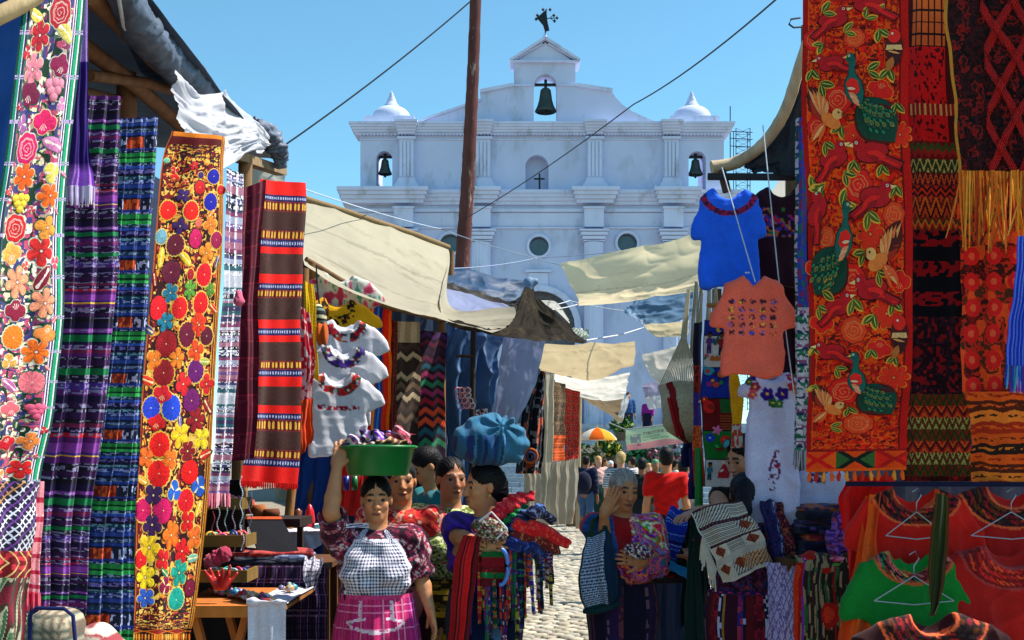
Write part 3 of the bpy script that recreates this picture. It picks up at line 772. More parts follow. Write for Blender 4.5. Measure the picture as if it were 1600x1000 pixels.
# ================================================================== implicit solids: smooth unions turned into one closed surface
class SDF:
 def __init__(s, lo, hi, h):
  s.lo = np.array(lo, float); s.h = h; n = np.ceil((np.array(hi) - s.lo) / h).astype(int) + 1
  s.ax = [s.lo[i] + np.arange(n[i]) * h for i in range(3)]
  s.f = np.full(n, 1.0, np.float32); s.prims = 0
 def _win(s, lo, hi):
  sl = []
  for i in range(3):
   a = max(0, int((lo[i] - s.lo[i]) / s.h)); b = min(len(s.ax[i]), int((hi[i] - s.lo[i]) / s.h) + 2)
   if b <= a: return None
   sl.append(slice(a, b))
  return tuple(sl)
 def _grid(s, w): return np.meshgrid(s.ax[0][w[0]], s.ax[1][w[1]], s.ax[2][w[2]], indexing='ij', sparse=True)
 def _put(s, w, d, k, sub=False):
  a = s.f[w]
  if sub: a, d = -a, d
  if k > 0:
   t = np.clip(0.5 + 0.5 * (d - a) / k, 0, 1); r = d * (1 - t) + a * t - k * t * (1 - t)
  else: r = np.minimum(a, d)
  s.f[w] = -r if sub else r
 def capsule(s, a, b, ra, rb=None, k=0.02, sub=False, flat=None):
  a, b = np.asarray(a, float), np.asarray(b, float); rb = ra if rb is None else rb
  m = max(ra, rb) + 3 * max(k, s.h) + .02
  w = s._win(np.minimum(a, b) - m, np.maximum(a, b) + m)
  if w is None: return s
  X, Y, Z = s._grid(w); ab = b - a; L2 = (ab ** 2).sum() + 1e-12
  t = np.clip(((X - a[0]) * ab[0] + (Y - a[1]) * ab[1] + (Z - a[2]) * ab[2]) / L2, 0, 1)
  d = np.sqrt((X - a[0] - t * ab[0]) ** 2 + (Y - a[1] - t * ab[1]) ** 2 + (Z - a[2] - t * ab[2]) ** 2) - (ra + (rb - ra) * t)
  s._put(w, d.astype(np.float32), k, sub); return s
 def ellipsoid(s, c, r, R=None, k=0.02, sub=False):
  c, r = np.asarray(c, float), np.asarray(r, float); m = r.max() + 3 * max(k, s.h) + .02
  w = s._win(c - m, c + m)
  if w is None: return s
  X, Y, Z = s._grid(w); X, Y, Z = X - c[0], Y - c[1], Z - c[2]
  if R is not None:
   R = np.asarray(R); X, Y, Z = (X * R[0, 0] + Y * R[1, 0] + Z * R[2, 0], X * R[0, 1] + Y * R[1, 1] + Z * R[2, 1], X * R[0, 2] + Y * R[1, 2] + Z * R[2, 2])
  k0 = np.sqrt((X / r[0]) ** 2 + (Y / r[1]) ** 2 + (Z / r[2]) ** 2); k1 = np.sqrt((X / r[0] ** 2) ** 2 + (Y / r[1] ** 2) ** 2 + (Z / r[2] ** 2) ** 2) + 1e-9
  d = k0 * (k0 - 1) / k1
  s._put(w, d.astype(np.float32), k, sub); return s
 def box(s, c, hs, rad=0.01, R=None, k=0.0, sub=False):
  c, hs = np.asarray(c, float), np.asarray(hs, float); m = np.linalg.norm(hs) + 3 * max(k, s.h) + .02
  w = s._win(c - m, c + m)
  if w is None: return s
  X, Y, Z = s._grid(w); X, Y, Z = X - c[0], Y - c[1], Z - c[2]
  if R is not None:
   R = np.asarray(R); X, Y, Z = (X * R[0, 0] + Y * R[1, 0] + Z * R[2, 0], X * R[0, 1] + Y * R[1, 1] + Z * R[2, 1], X * R[0, 2] + Y * R[1, 2] + Z * R[2, 2])
  qx, qy, qz = np.abs(X) - hs[0] + rad, np.abs(Y) - hs[1] + rad, np.abs(Z) - hs[2] + rad
  d = np.sqrt(np.maximum(qx, 0) ** 2 + np.maximum(qy, 0) ** 2 + np.maximum(qz, 0) ** 2) + np.minimum(np.maximum(np.maximum(qx, qy), qz), 0) - rad
  s._put(w, d.astype(np.float32), k, sub); return s
 def displace(s, fn):
  """fn(x, y, z) -> metres taken off the distance (positive swells)"""
  near = np.abs(s.f) < 6 * s.h + .05
  i, j, k = np.where(near)
  s.f[near] -= fn(s.ax[0][i], s.ax[1][j], s.ax[2][k]).astype(np.float32); return s
 def cut(s, n, d):
  """keep n.x < d"""
  X, Y, Z = np.meshgrid(*s.ax, indexing='ij', sparse=True)
  s.f = np.maximum(s.f, (X * n[0] + Y * n[1] + Z * n[2] - d).astype(np.float32)); return s
 def surface(s):
  f = s.f.copy()
  f[0], f[-1] = 1, 1; f[:, 0], f[:, -1] = 1, 1; f[:, :, 0], f[:, :, -1] = 1, 1
  ins = f < 0
  c = [ins[a:ins.shape[0] - 1 + a, b:ins.shape[1] - 1 + b, d:ins.shape[2] - 1 + d] for a in (0, 1) for b in (0, 1) for d in (0, 1)]
  cnt = sum(x.astype(np.int8) for x in c); act = (cnt > 0) & (cnt < 8)
  idx = np.full(act.shape, -1, np.int64); I = np.argwhere(act); idx[act] = np.arange(len(I))
  acc = np.zeros((len(I), 3)); wt = np.zeros(len(I))
  cor = [(a, b, d) for a in (0, 1) for b in (0, 1) for d in (0, 1)]
  vals = {o: f[I[:, 0] + o[0], I[:, 1] + o[1], I[:, 2] + o[2]] for o in cor}
  for o in cor:
   for ax in range(3):
    if o[ax]: continue
    p = list(o); p[ax] = 1; p = tuple(p); a, b = vals[o], vals[p]; m = (a < 0) != (b < 0)
    t = np.where(m, a / np.where(m, a - b, 1), 0)
    pt = np.tile(np.array(o, float), (len(I), 1)); pt[:, ax] += t
    acc += pt * m[:, None]; wt += m
  V = s.lo + (I + acc / wt[:, None]) * s.h
  Q = []
  for ax in range(3):
   sl0 = [slice(1, -1)] * 3; sl0[ax] = slice(0, -1); sl1 = [slice(1, -1)] * 3; sl1[ax] = slice(1, None)
   a, b = ins[tuple(sl0)], ins[tuple(sl1)]; ch = np.argwhere(a != b)
   off = np.array([1, 1, 1]); off[ax] = 0; g = ch + off
   fl = a[ch[:, 0], ch[:, 1], ch[:, 2]]
   e1, e2 = [(1, 2), (2, 0), (0, 1)][ax]
   d1 = np.zeros(3, int); d1[e1] = 1; d2 = np.zeros(3, int); d2[e2] = 1
   qd = np.stack([idx[tuple((g - x).T)] for x in (0 * d1, d1, d1 + d2, d2)], 1)
   qd[~fl] = qd[~fl][:, ::-1]; Q.append(qd)
  Q = np.vstack(Q); Q = Q[(Q >= 0).all(1)]
  return V, Q
 def at(s, p):
  """trilinear sample at points (n,3)"""
  g = (np.asarray(p) - s.lo) / s.h; n = np.array(s.f.shape)
  g = np.clip(g, 0, n - 1.001); i = g.astype(int); fr = g - i; r = 0
  for a in (0, 1):
   for b in (0, 1):
    for c in (0, 1):
     w = (fr[:, 0] if a else 1 - fr[:, 0]) * (fr[:, 1] if b else 1 - fr[:, 1]) * (fr[:, 2] if c else 1 - fr[:, 2])
     r = r + w * s.f[i[:, 0] + a, i[:, 1] + b, i[:, 2] + c]
  return r
 def obj(s, name, mat, col, parent=None):
  V, Q = s.surface()
  c = col(V[:, 0], V[:, 1], V[:, 2]) if callable(col) else np.tile(lin(col), (len(V), 1))
  return mesh(name, V, Q, M[mat], parent, pcol=np.broadcast_to(c, (len(V), 3)))
def rotz(a): return np.array(((math.cos(a), -math.sin(a), 0), (math.sin(a), math.cos(a), 0), (0, 0, 1)))
def rotx(a): return np.array(((1, 0, 0), (0, math.cos(a), -math.sin(a)), (0, math.sin(a), math.cos(a))))
def roty(a): return np.array(((math.cos(a), 0, math.sin(a)), (0, 1, 0), (-math.sin(a), 0, math.cos(a))))
# ---- a shirt, blouse or dress hanging flat, one closed garment
def hang_shirt(name, label, px, py, Y, w, h, col, yaw=0.0, sleeve=0.20, sl_drop=0.5, flare=1.0, depth=0.032, neck=0.09, tilt=0.0, h_res=0.007, cat='shirt', group=None, seed=0, neck_deep=0.06, slw=0.085, longs=False, fold=0.016):
 """px,py: middle of the neckline; w: width at the chest; col(x, z, front) in shirt coordinates (x across, z down from the neck)"""
 o = P(px, py, Y); half = w / 2
 ext = half * max(1, flare) + sleeve + .05
 g = SDF((-ext, -depth - .06, -h - .05), (ext, depth + .06, .08), h_res)
 k = .03
 sh = half * .80
 # body: stack of flattened capsules
 n = 9
 for i in range(n):
  t0, t1 = i / n, (i + 1) / n
  a = half * (0.86 + (flare - .86) * t0 ** .7) ; z = -0.05 - (h - .06) * t0; z1 = -0.05 - (h - .06) * t1
  w_ = half * (0.88 + (flare - .88) * ((t0 + t1) / 2) ** .8)
  zl_ = max(z1 - (z - z1) * .7, -h); zu_ = min(z + (z - z1) * .7, -.04); g.box((0, 0, (zu_ + zl_) / 2), (w_, depth * .62, (zu_ - zl_) / 2), .010, k=.008)
 for sx in (-1, 1):
  g.capsule((sx * neck, 0, -.012), (sx * sh, 0, -.045), .025, .03, k=.03)
  ang = sl_drop
  g.box((sx * (sh * .55), 0, -.06), (sh * .5, depth * .5, .045), .03, R=roty(sx * .12), k=.03)
  e = np.array((sx * (half * .86 + sleeve * math.cos(ang)), 0, -.06 - sleeve * math.sin(ang)))
  m = np.array((sx * half * .72, 0, -.09))
  for t in np.linspace(0, 1, 6):
   g.box(m + (e - m) * t, (sleeve * .16 + .02, depth * .5, slw), .02, R=roty(sx * (ang + .1)), k=.015)
 g.ellipsoid((0, -depth * .4, .012), (neck, depth * 1.1, neck_deep), k=.006, sub=True)
 g.displace(lambda x, y, z: fold * (np.sin(x * 26 + 3 * np.sin(z * 5 + seed) + seed) * np.clip(-z * 2, .1, 1) + .6 * np.sin(x * 60 + z * 13 + seed * 2) * np.clip(-z * 1.5, 0, .6)) * .6 + .007 * (1 - np.abs(2 * noise2(x * 11 + z * 5, z * 9 - x * 4, seed + 7) - 1)) ** 3)
 V, Q = g.surface()
 c = col(V[:, 0], -V[:, 2], V[:, 1] < 0.0)
 R = rotz(yaw) @ roty(tilt)
 V = V @ R.T + o
 ob = mesh(name, V, Q, M['fabric'], None, pcol=c)
 tag(ob, label, cat, group)
 return ob
def neck_pattern(base, cols, r0=.10, r1=.17, rz=.8, seed=0, zc=0.0, extra=None, k=46, thr=.42):
 b = lin(base)
 def f(x, z, front):
  d = np.hypot(x, (z - zc) / rz); n1 = noise2(x * k + 50, z * k + 9, seed); n2 = noise2(x * k * .8 + 9, z * k * .8, seed + 4)
  m = (d > r0) & (d < r1) & (n1 > thr) & front
  out = np.tile(b, (len(x), 1)) * (0.93 + .14 * noise2(x * 8, z * 4, seed))[:, None]
  ci = np.minimum((n2 * len(cols) * 1.2 - .1 * len(cols)).clip(0).astype(int), len(cols) - 1)
  out[m] = np.array([lin(c) for c in cols])[ci[m]]
  if extra is not None: out = extra(x, z, front, out)
  return out
 return f
def folded_stack(px, py, Y, w, d, cols, th=.035, name='folded_textile', labels=None, group=None, seed=0, yaw=0.0):
 """folded cloths lying on one another; each is a thing of its own"""
 r = np.random.default_rng(seed); base = P(px, py, Y); z = base[2]
 for i, c in enumerate(cols):
  t = th * r.uniform(.7, 1.25); g = SDF((-w * .62, -d * .62, -t), (w * .62, d * .62, t * 1.5), .009)
  ww, dd = w / 2 * r.uniform(.88, 1.05), d / 2 * r.uniform(.9, 1.0)
  g.box((0, 0, t / 2), (ww, dd, t / 2), t * .45)
  sd = i * 3 + seed
  g.displace(lambda x, y, zz: .006 * np.sin(x * 23 + sd + y * 9) + .012 * (noise2(x * 9 + sd, y * 9) - .5))
  V, Q = g.surface()
  cs = [lin(k) for k in (c if isinstance(c, (list, tuple)) else [c])]
  kk = np.floor((V[:, 0] * 34 + 40 + 1.5 * np.floor(V[:, 2] / t * 2.5))).astype(int)
  colr = np.array(cs)[(hash2(kk, 0 * kk, sd) * len(cs) * .999).astype(int)] * (0.8 + .4 * noise2(V[:, 0] * 90, V[:, 2] * 150, sd))[:, None]
  V = V @ rotz(yaw + r.normal(0, .06)).T + np.array((base[0] + r.normal(0, .008), Y + r.normal(0, .008), z)); z += t * .93
  o = mesh(name, V, Q, M['fabric'], None, pcol=colr)
  tag(o, labels[i] if labels else None, 'textile', group)
 return z
# ================================================================== helpers for things placed along the street
def SH(rows, fold=None):
 return Sheet([[P(*p) for p in r] for r in rows], fold)
def LR(lefts, rights, fold=None, yl=0.0, yr=0.0):
 """hanging cloth from left and right edge polylines [(px,py,Y)..]"""
 return SH([(l, r) for l, r in zip(lefts, rights)], fold)
def uv(S, px, py):
 G = S.G; X = 800 + G[..., 0] / G[..., 1] * F; Y = HY - (G[..., 2] - CAMZ) / G[..., 1] * F
 d = (X - px) ** 2 + (Y - py) ** 2; j, i = np.unravel_index(np.argmin(d), d.shape)
 ii, jj = min(max(i, 1), 63), min(max(j, 1), 127)
 a = np.array([[X[jj, ii + 1] - X[jj, ii - 1], X[jj + 1, ii] - X[jj - 1, ii]], [Y[jj, ii + 1] - Y[jj, ii - 1], Y[jj + 1, ii] - Y[jj - 1, ii]]]) / 2
 try: d2 = np.linalg.solve(a, [px - X[j, i], py - Y[j, i]])
 except Exception: d2 = (0, 0)
 return (i + float(np.clip(d2[0], -3, 3))) / 64, (j + float(np.clip(d2[1], -3, 3))) / 128
def bare(name, *a):
 o = empty(name, *a); return o
def stall_tube(name, label, cat, pts, r, c, mat='wood', n=8, group=None, parent=None):
 mb = MB(); mb.tube(pts, r, n, c=lin(c)); o = mb.build(name, M[mat], parent, smooth=True)
 if parent is None: tag(o, label, cat, group)
 return o
def wire(label, pts, r=.006, c='2a2a2e', sag=0.0, cat='wire', name='wire', group=None):
 a = [np.array(p, float) for p in pts]; out = []
 for p, q in zip(a[:-1], a[1:]):
  for t in np.linspace(0, 1, 13)[:-1]: out.append(p * (1 - t) + q * t - np.array((0, 0, sag * 4 * t * (1 - t))))
 out.append(a[-1])
 return stall_tube(name, label, cat, out, r, c, 'rope', 5, group)
# ================================================================== first stall on the left
stall = empty('market_stall', P(120, 160, 5.2) * (1, 1, 0), 'timber framed market stall roofed in black plastic behind the long woven cloths', 'stall')
mb = MB(); mb.tube([P(197, 92, 5.6), P(200, 300, 5.6), np.append(P(203, 500, 5.6)[:2], 0)], [.05, .05, .06], c=lin('7a563c')); mb.build('post', M['wood'], stall, smooth=True)
mb = MB(); mb.tube([P(384, 243, 6.6), P(378, 420, 6.6), np.append(P(370, 700, 6.6)[:2], 0)], [.04, .045, .05], c=lin('8a6a48')); mb.build('post', M['wood'], stall, smooth=True)
for a, b, r in (((95, 45, 4.6), (292, 205, 6.3), .038), ((140, -10, 4.3), (272, 132, 6.0), .042), ((0, 130, 4.5), (190, 160, 5.6), .03), ((140, 118, 4.9), (300, 150, 6.1), .025)):
 mb = MB(); mb.tube([P(*a), (P(*a) + P(*b)) / 2 + (0, 0, .02), P(*b)], r, c=lin('7d5637')); mb.build('rafter', M['wood'], stall, smooth=True)
mb = MB(); mb.bar(P(362, 242, 6.4), P(440, 268, 7.2), .07, .05, c=lin('8d7458')); mb.build('eave_beam', M['wood'], stall)
roof = Sheet([[(-1.35, 2.2, 3.34), (-1.42, 4.4, 3.36), (-1.5, 7.4, 3.50)], [(-2.8, 2.2, 3.55), (-2.8, 4.4, 3.5), (-2.9, 7.4, 3.62)], [(-4.6, 2.2, 3.5), (-4.6, 4.4, 3.6), (-4.6, 7.4, 3.6)]], wrinkles(.05, 5, 3))
sheet_mesh('roof_sheet', roof, 60, 50, const('2c3440'), 'tarp', stall)
bk = Sheet([[(-2.7, 2.6, 3.5), (-2.6, 5.0, 3.5), (-2.4, 8.6, 3.5)], [(-2.7, 2.6, 0), (-2.6, 5.0, 0), (-2.4, 8.6, 0)]], folds(14, .03, 2))
sheet_mesh('back_sheet', bk, 120, 30, const('2a3148'), 'tarp', stall)  # backdrop behind the cloths, navy lightened a little to bounce light
bl = SH([((-120, -30, 4.2), (30, -30, 4.2), (60, -30, 4.25)), ((-120, 200, 4.2), (20, 200, 4.2), (40, 200, 4.25)), ((-120, 420, 4.2), (5, 420, 4.2), (20, 420, 4.25))], wrinkles(.03, 4, 8))
sheet_mesh('blue_tarp', bl, 50, 60, const('2b62c4'), 'tarp', tagged=('bright blue tarpaulin hanging at the upper left behind the floral runner', 'tarp'))
bt = SH([((120, 40, 5.2), (165, 60, 5.4), (205, 82, 5.6)), ((110, 70, 5.2), (150, 78, 5.4), (200, 85, 5.6))], wrinkles(.04, 3, 9))
sheet_mesh('blue_tarp', bt, 30, 16, const('24539c'), 'tarp', tagged=('scrap of blue tarpaulin tucked under the dark stall roof beside the rafters', 'tarp'))
stall_tube('bamboo_pole', 'pale bamboo pole poking out at the top left corner above the floral runner', 'pole', [P(-40, 42, 3.4), P(20, 14, 3.45), P(60, -8, 3.5)], [.028, .026, .024], 'c9ae84')
# black plastic rolled along the eave
def lumpy(name, pts, rad, n, label, cat, c, seed, mat='tarp', amp=.13):
 pts = cr(np.array(pts), np.linspace(0, 1, n * 6)); m = len(pts); k = 30
 T = np.gradient(pts, axis=0); T /= np.linalg.norm(T, axis=1, keepdims=True); U = np.cross(T, (0, 0, 1.0)); U /= np.linalg.norm(U, axis=1, keepdims=True); N = np.cross(U, T)
 a = np.linspace(0, 2 * np.pi, k, endpoint=False); A, S_ = np.meshgrid(a, np.linspace(0, n, m))
 rr = np.interp(np.linspace(0, 1, m), np.linspace(0, 1, len(rad)), rad)[:, None] * (1 + amp * (2 * np.abs(2 * noise2(A * 2.1 + 3 * np.sin(S_), S_ * 1.7, seed) - 1) - .6) + amp * .7 * (noise2(A * 4, S_ * 5, seed + 1) - .5))
 V = (pts[:, None] + rr[..., None] * (np.cos(A)[..., None] * U[:, None] + np.sin(A)[..., None] * N[:, None])).reshape(-1, 3)
 i = np.arange(m - 1)[:, None] * k; j = np.arange(k)[None]; kk = (j + 1) % k
 q = np.stack((i + j, i + kk, i + k + kk, i + k + j), -1).reshape(-1, 4)
 o = mesh(name, V, q, M[mat], None, pcol=np.tile(lin(c), (len(V), 1)) * (0.7 + .6 * noise2(A * 3, S_ * 4, seed + 9).reshape(-1, 1)))
 return tag(o, label, cat)
lumpy('plastic_roll', [P(182, -25, 4.3), P(222, 45, 4.7), P(262, 92, 5.2), P(305, 130, 5.7), P(335, 165, 6.1)], [.055, .075, .07, .085, .03], 14, 'crumpled black plastic rolled along the eave of the stall roof', 'plastic sheet', '5a6476', 5)
lumpy('plastic_scrap', [P(396, 192, 6.6), P(420, 212, 6.8), P(436, 238, 6.9), P(438, 262, 6.95)], [.03, .06, .055, .03], 8, 'ragged grey plastic bunched at the end of the eave beam', 'plastic sheet', '6a7284', 8, amp=.3)
stall_tube('rope', 'white rope edging the black plastic of the stall roof', 'rope', [P(184, -10, 4.25), P(193, 40, 4.5), P(215, 78, 4.85), P(262, 108, 5.4)], .008, 'c9ccd2', 'rope')
wc = SH([((266, 110, 5.0), (306, 140, 5.3), (338, 146, 5.7), (352, 146, 6.2), (392, 188, 6.5), (420, 214, 6.7)),
         ((274, 155, 4.95), (316, 185, 5.2), (345, 190, 5.6), (372, 190, 6.1), (400, 205, 6.4), (418, 224, 6.6)),
         ((286, 198, 4.9), (322, 228, 5.15), (350, 230, 5.5), (376, 225, 6.0), (398, 222, 6.3), (414, 232, 6.5)),
         ((303, 230, 4.9), (334, 262, 5.1), (362, 258, 5.4), (384, 240, 6.0), (396, 236, 6.2), (410, 240, 6.4))],
  lambda u, v: .022 * np.sin(15 * u + 3.2 * v + 2.5 * np.sin(4 * v)) * (.4 + .6 * v) + wrinkles(.06, 6, 21, 1, 1.6)(u, v))
sheet_mesh('white_cloth', wc, 90, 70, lambda U, V, S: lin('dadbe4') * (0.93 + .12 * fbm(U * 6, V * 6, 4))[..., None], 'canvas', tagged=('crumpled white cloth slung from the eave of the left stall', 'cloth'))
ws = SH([((372, 255, 7.3), (405, 262, 7.3), (445, 276, 7.4)), ((372, 330, 7.3), (410, 330, 7.3), (450, 335, 7.4))], wrinkles(.02, 3, 5))
sheet_mesh('white_sheet', ws, 20, 14, const('cfcabb'), 'canvas', tagged=('small off-white sheet showing behind the eave beam above the dark red cloth', 'cloth'))
# ---- floral runner nearest the camera
RW = [(30, 133), (18, 124), (3, 108), (-8, 103), (-22, 97), (-30, 88), (-38, 76), (-42, 64)]
RYs = [-25, 120, 256, 370, 500, 600, 680, 757]
S1 = SH([((l, y, 3.48), (r, y, 3.72)) for (l, r), y in zip(RW, RYs)], folds(1.5, .012, 3))
def runner1(U, V, S):
 o = squiggle('b09a86', ('1c4a3a', '2e6b4d', '20264a', 'd9d6a8', '7c2b58', 'e9e2d2', 'b44a6a', '3b3a78', '123326'), 7, 9.5)(U, V, S)
 def strip(a, b, c):
  m = (U >= a) & (U < b); o[m] = lin(c)
 for a, b, c in ((0, .03, '0e3d34'), (.03, .06, '12806a'), (.06, .075, 'e8e6ee'), (.075, .11, '2a1f52'), (.11, .13, '1d6b50'),
     (.80, .82, '8c4a86'), (.82, .835, 'e6e2ea'), (.835, .865, '241d4e'), (.865, .88, 'd6d8e2'), (.88, .90, '123a33'), (.90, .945, '16a071'), (.945, .96, 'ece9e4'), (.96, 1.01, '0e4a44')): strip(a, b, c)
 t = (V * 14.2) % 1; x = ((t < .035) | ((t > .055) & (t < .09))) & ((U < .14) | (U > .79))
 o[x] = np.where((U[x] * 60 % 1 > .5)[:, None], lin('d9cfe6'), lin('5a3f8a'))
 return weave(o, U, V, 3, .16, 150, 900)
r1 = sheet_mesh('floral_runner', S1, 110, 620, runner1, tagged=('long cream runner embroidered with pink, red and orange flowers, green striped edges', 'textile', 'embroidered table runners'))
F1 = [(180, 38, 40, 'rose', 'b5122a'), (104, 48, 32, 'leaf', 'd9c258'), (122, 110, 40, 'petal6', 'b3122c'), (198, 102, 36, 'leaf', 'd8c763'), (75, 165, 20, 'tulip', 'c01f34'), (104, 217, 42, 'petal6', 'dd7f92'), (186, 205, 36, 'bell', '861048'), (96, 293, 42, 'bell', '6d0c3c'), (168, 280, 36, 'grape', 'e0869e'), (188, 328, 20, 'tulip', 'd07bb0'), (70, 388, 27, 'tulip', '9a5f9a'), (140, 382, 40, 'bell', 'd8105f'), (88, 465, 44, 'rose', 'cf1360'), (165, 452, 38, 'leaf', 'c879ae'), (82, 552, 42, 'petal6', 'ee5a12'), (158, 540, 32, 'tulip', 'e6cf5e'), (74, 635, 38, 'grape', 'e3c33c'), (152, 612, 40, 'petal6', 'f06414'), (60, 712, 43, 'rose', 'c21a1f'), (146, 712, 38, 'petal4', 'f39a3a'), (45, 792, 36, 'bell', 'f2a04a'), (128, 785, 42, 'petal5', 'cf1f22'), (58, 882, 44, 'petal6', 'ee9a72'), (128, 870, 34, 'leaf', '7a1030'), (48, 972, 38, 'bell', '8a1238'), (128, 948, 42, 'petal6', 'ef9470'),
      (170, 820, 18, 'tulip', 'd84a6a'), (38, 1055, 40, 'mum', 'f2761a'), (132, 1045, 38, 'bell', 'f08a40'), (25, 1130, 28, 'tulip', 'd8a04a'), (105, 1100, 46, 'petal6', 'f06a14'), (95, 1195, 44, 'mum', 'e8707e'), (25, 1205, 34, 'leaf', 'b05a9a'), (25, 1278, 42, 'bell', 'e2606e'), (105, 1285, 42, 'grape', 'd8577a'), (18, 1385, 42, 'bell', 'c81a2c'), (88, 1378, 40, 'petal4', 'f0843c'), (132, 1345, 18, 'tulip', 'c0202c'), (70, 1466, 44, 'petal5', 'd0161e'), (2, 1482, 26, 'tulip', 'ef9a58'),
      (52, 335, 12, 'tulip', 'b02040'), (200, 545, 13, 'leaf', 'c06a9a'), (110, 655, 13, 'tulip', 'c23a50'), (26, 600, 15, 'tulip', 'd83a50'), (180, 660, 12, 'leaf', 'b04a80'), (88, 830, 13, 'tulip', 'd04a3a'), (160, 1000, 14, 'leaf', 'd85a6a'), (62, 1160, 14, 'tulip', 'c0506a'), (140, 1150, 13, 'leaf', 'd8705a'), (52, 1330, 14, 'leaf', '6a8a4a'), (112, 1425, 13, 'tulip', 'b0303a')]
for n, (x, y, r, k, c) in enumerate(F1):
 a, b = uv(S1, x / 2, y / 2); flower(S1, a, b, r / 2 * 3.6 / F, k, c, r1, seed=n, line='f2d9d0', edge=('b4c0ae', '1f5a45', 'c8ba8a')[n % 3])
# lower woven cloth below it
S1b = SH([((-45, 752, 3.5), (66, 752, 3.72)), ((-45, 880, 3.5), (52, 880, 3.72)), ((-45, 1030, 3.5), (42, 1030, 3.72))], folds(2, .012, 5))
def lowcloth(U, V, S):
 o = np.zeros(U.shape + (3,)); o[:] = lin('1d1d34')
 m = V < .43; x, y = U * 9, V * 20
 d = np.abs(((x + y) % 1) - .5); e = np.abs(((x - y) % 1) - .5); cols = np.array([lin(c) for c in ('d8d6e6', '6a3f8a', '2f7a6a', 'c08a5a')])
 ln = (d < .13) | (e < .13); ci = (hash2(np.floor(x + y), np.floor(x - y) * 0) * 3.99).astype(int)
 o = np.where((m & ln)[..., None], cols[ci], o)
 m2 = (V >= .43) & (V < .58); o[m2] = lin('6a1018'); o[m2 & (noise2(U * 14, V * 40, 3) > .6)] = lin('c0303a'); o[m2 & (np.abs(((U * 6 + np.abs(V - .5) * 14) % 1) - .5) < .08)] = lin('d0b070')
 m3 = V >= .58; st = noise2(U * 30 + V * 14, V * 9, 5); o[m3] = lin('3a3026'); o[m3 & (st > .55)] = lin('a9a88c'); o[m3 & (st > .72)] = lin('3f6a48'); o[m3 & (st < .3)] = lin('6e1c2c')
 return weave(o, U, V, 4, .2)
sheet_mesh('woven_cloth', S1b, 110, 260, lowcloth, tagged=('dark woven cloth with white and purple diamond lattice below the floral runner', 'textile'))
# purple scarf
S2 = SH([((127, -15, 3.95), (137, -15, 4.0)), ((119, 130, 3.95), (139, 130, 4.0)), ((111, 235, 3.95), (141, 235, 4.0)), ((105, 292, 3.95), (150, 292, 4.0))], folds(2, .01, 9))
def purple(U, V, S):
 a, b, c = lin('8f74b0'), lin('2a1264'), lin('a86bd6'); t = V[..., None]
 o = np.where(t < .25, a * .9, np.where(t < .76, b, b + (c - b) * np.clip((t - .76) / .1, 0, 1)))
 return weave(o, U, V, 2, .2)
p = sheet_mesh('purple_scarf', S2, 30, 200, purple, tagged=('narrow scarf dyed dark purple to lilac with a pale fringe, beside the floral runner', 'scarf'))
fringe(S2, 26, .065, ('cfc3de', 'b79fd0', 'e5dfee'), p, w=.006, seed=3)
S2b = SH([((52, 752, 3.8), (68, 752, 3.85)), ((44, 850, 3.8), (63, 850, 3.85)), ((32, 925, 3.8), (60, 928, 3.85))], folds(1.5, .006, 4))
p = sheet_mesh('pink_scarf', S2b, 24, 120, bands([(3, 's', 'd98a94'), (1, 's', 'a81f3c'), (2, 's', 'd98a94'), (.6, 'dots', 'd98a94', 'f0d8d8'), (1, 's', 'b0304a')], 24), tagged=('pink checked scarf with a crimson fringe at the lower left', 'scarf'))
fringe(S2b, 16, .055, ('c02848', 'd85a6a'), p, w=.008, seed=4)
# striped cloths
pal1 = ('2b1238', '451a52', '5d1c3a', '0f5a34', '9a1626', 'b01e54', '12101c', '3a2468', '6a2f7a', '1a1030')
c1 = random_bands(pal1, 34, 11, .36, white='6f6886') + [(.35, 's', 'd8a83a')]
S3 = SH([((126, 150, 4.2), (192, 150, 4.35)), ((104, 340, 4.2), (184, 340, 4.35)), ((96, 520, 4.2), (170, 520, 4.35)), ((62, 800, 4.2), (142, 800, 4.35)), ((54, 960, 4.2), (128, 960, 4.35))], folds(2.5, .03, 31))
boost(sheet_mesh('striped_cloth', S3, 90, 560, bands(c1, 165, 5), tagged=('long cloth with purple, red and green cross stripes beside the floral runner', 'textile', 'striped lengths of cloth')), 1.8)
c2 = []
rr = random.Random(5)
for k in range(5):
 c2 += [(1.2, 'ikat', '17224e', '6a7296'), (.8, 's', '23356e'), (.5, 's', '0f1428'), (1.0, 'ikat', '1a2a3f', '5e6a86'), (.6, 's', '1c2f6e'), (.5, 's', '101529'), (2.4, 'blk', '151b2e', 'a8431c', '6b1f16', '8f96b4'), (.6, 's', '1d2c68'), (.5, 'ikat', '14182c', '74789a'), (.9, 's', '1f6a34'), (.5, 's', '0b2a18'), (.8, 's', '2a8040'), (.9, 'ikat', '142033', '66748e'), (.7, 's', '2a3f86'), (1.1, 'ikat', '1b1530', '5c548a'), (.5, 's', '0e1226'), (.8, 'ikat', '123040', '5c7a84')]
S4 = SH([((186, 185, 4.4), (251, 183, 4.55)), ((174, 400, 4.4), (240, 400, 4.55)), ((156, 600, 4.4), (224, 600, 4.55)), ((126, 800, 4.4), (214, 800, 4.55)), ((98, 1030, 4.4), (207, 1030, 4.55))], folds(3, .022, 41))
boost(sheet_mesh('striped_cloth', S4, 90, 600, bands(c2, 9 * sum(b[0] for b in c2) / 5, 6), tagged=('long navy and green striped cloth with rust ikat blocks beside the orange flowered runner', 'textile', 'striped lengths of cloth')), 1.8)
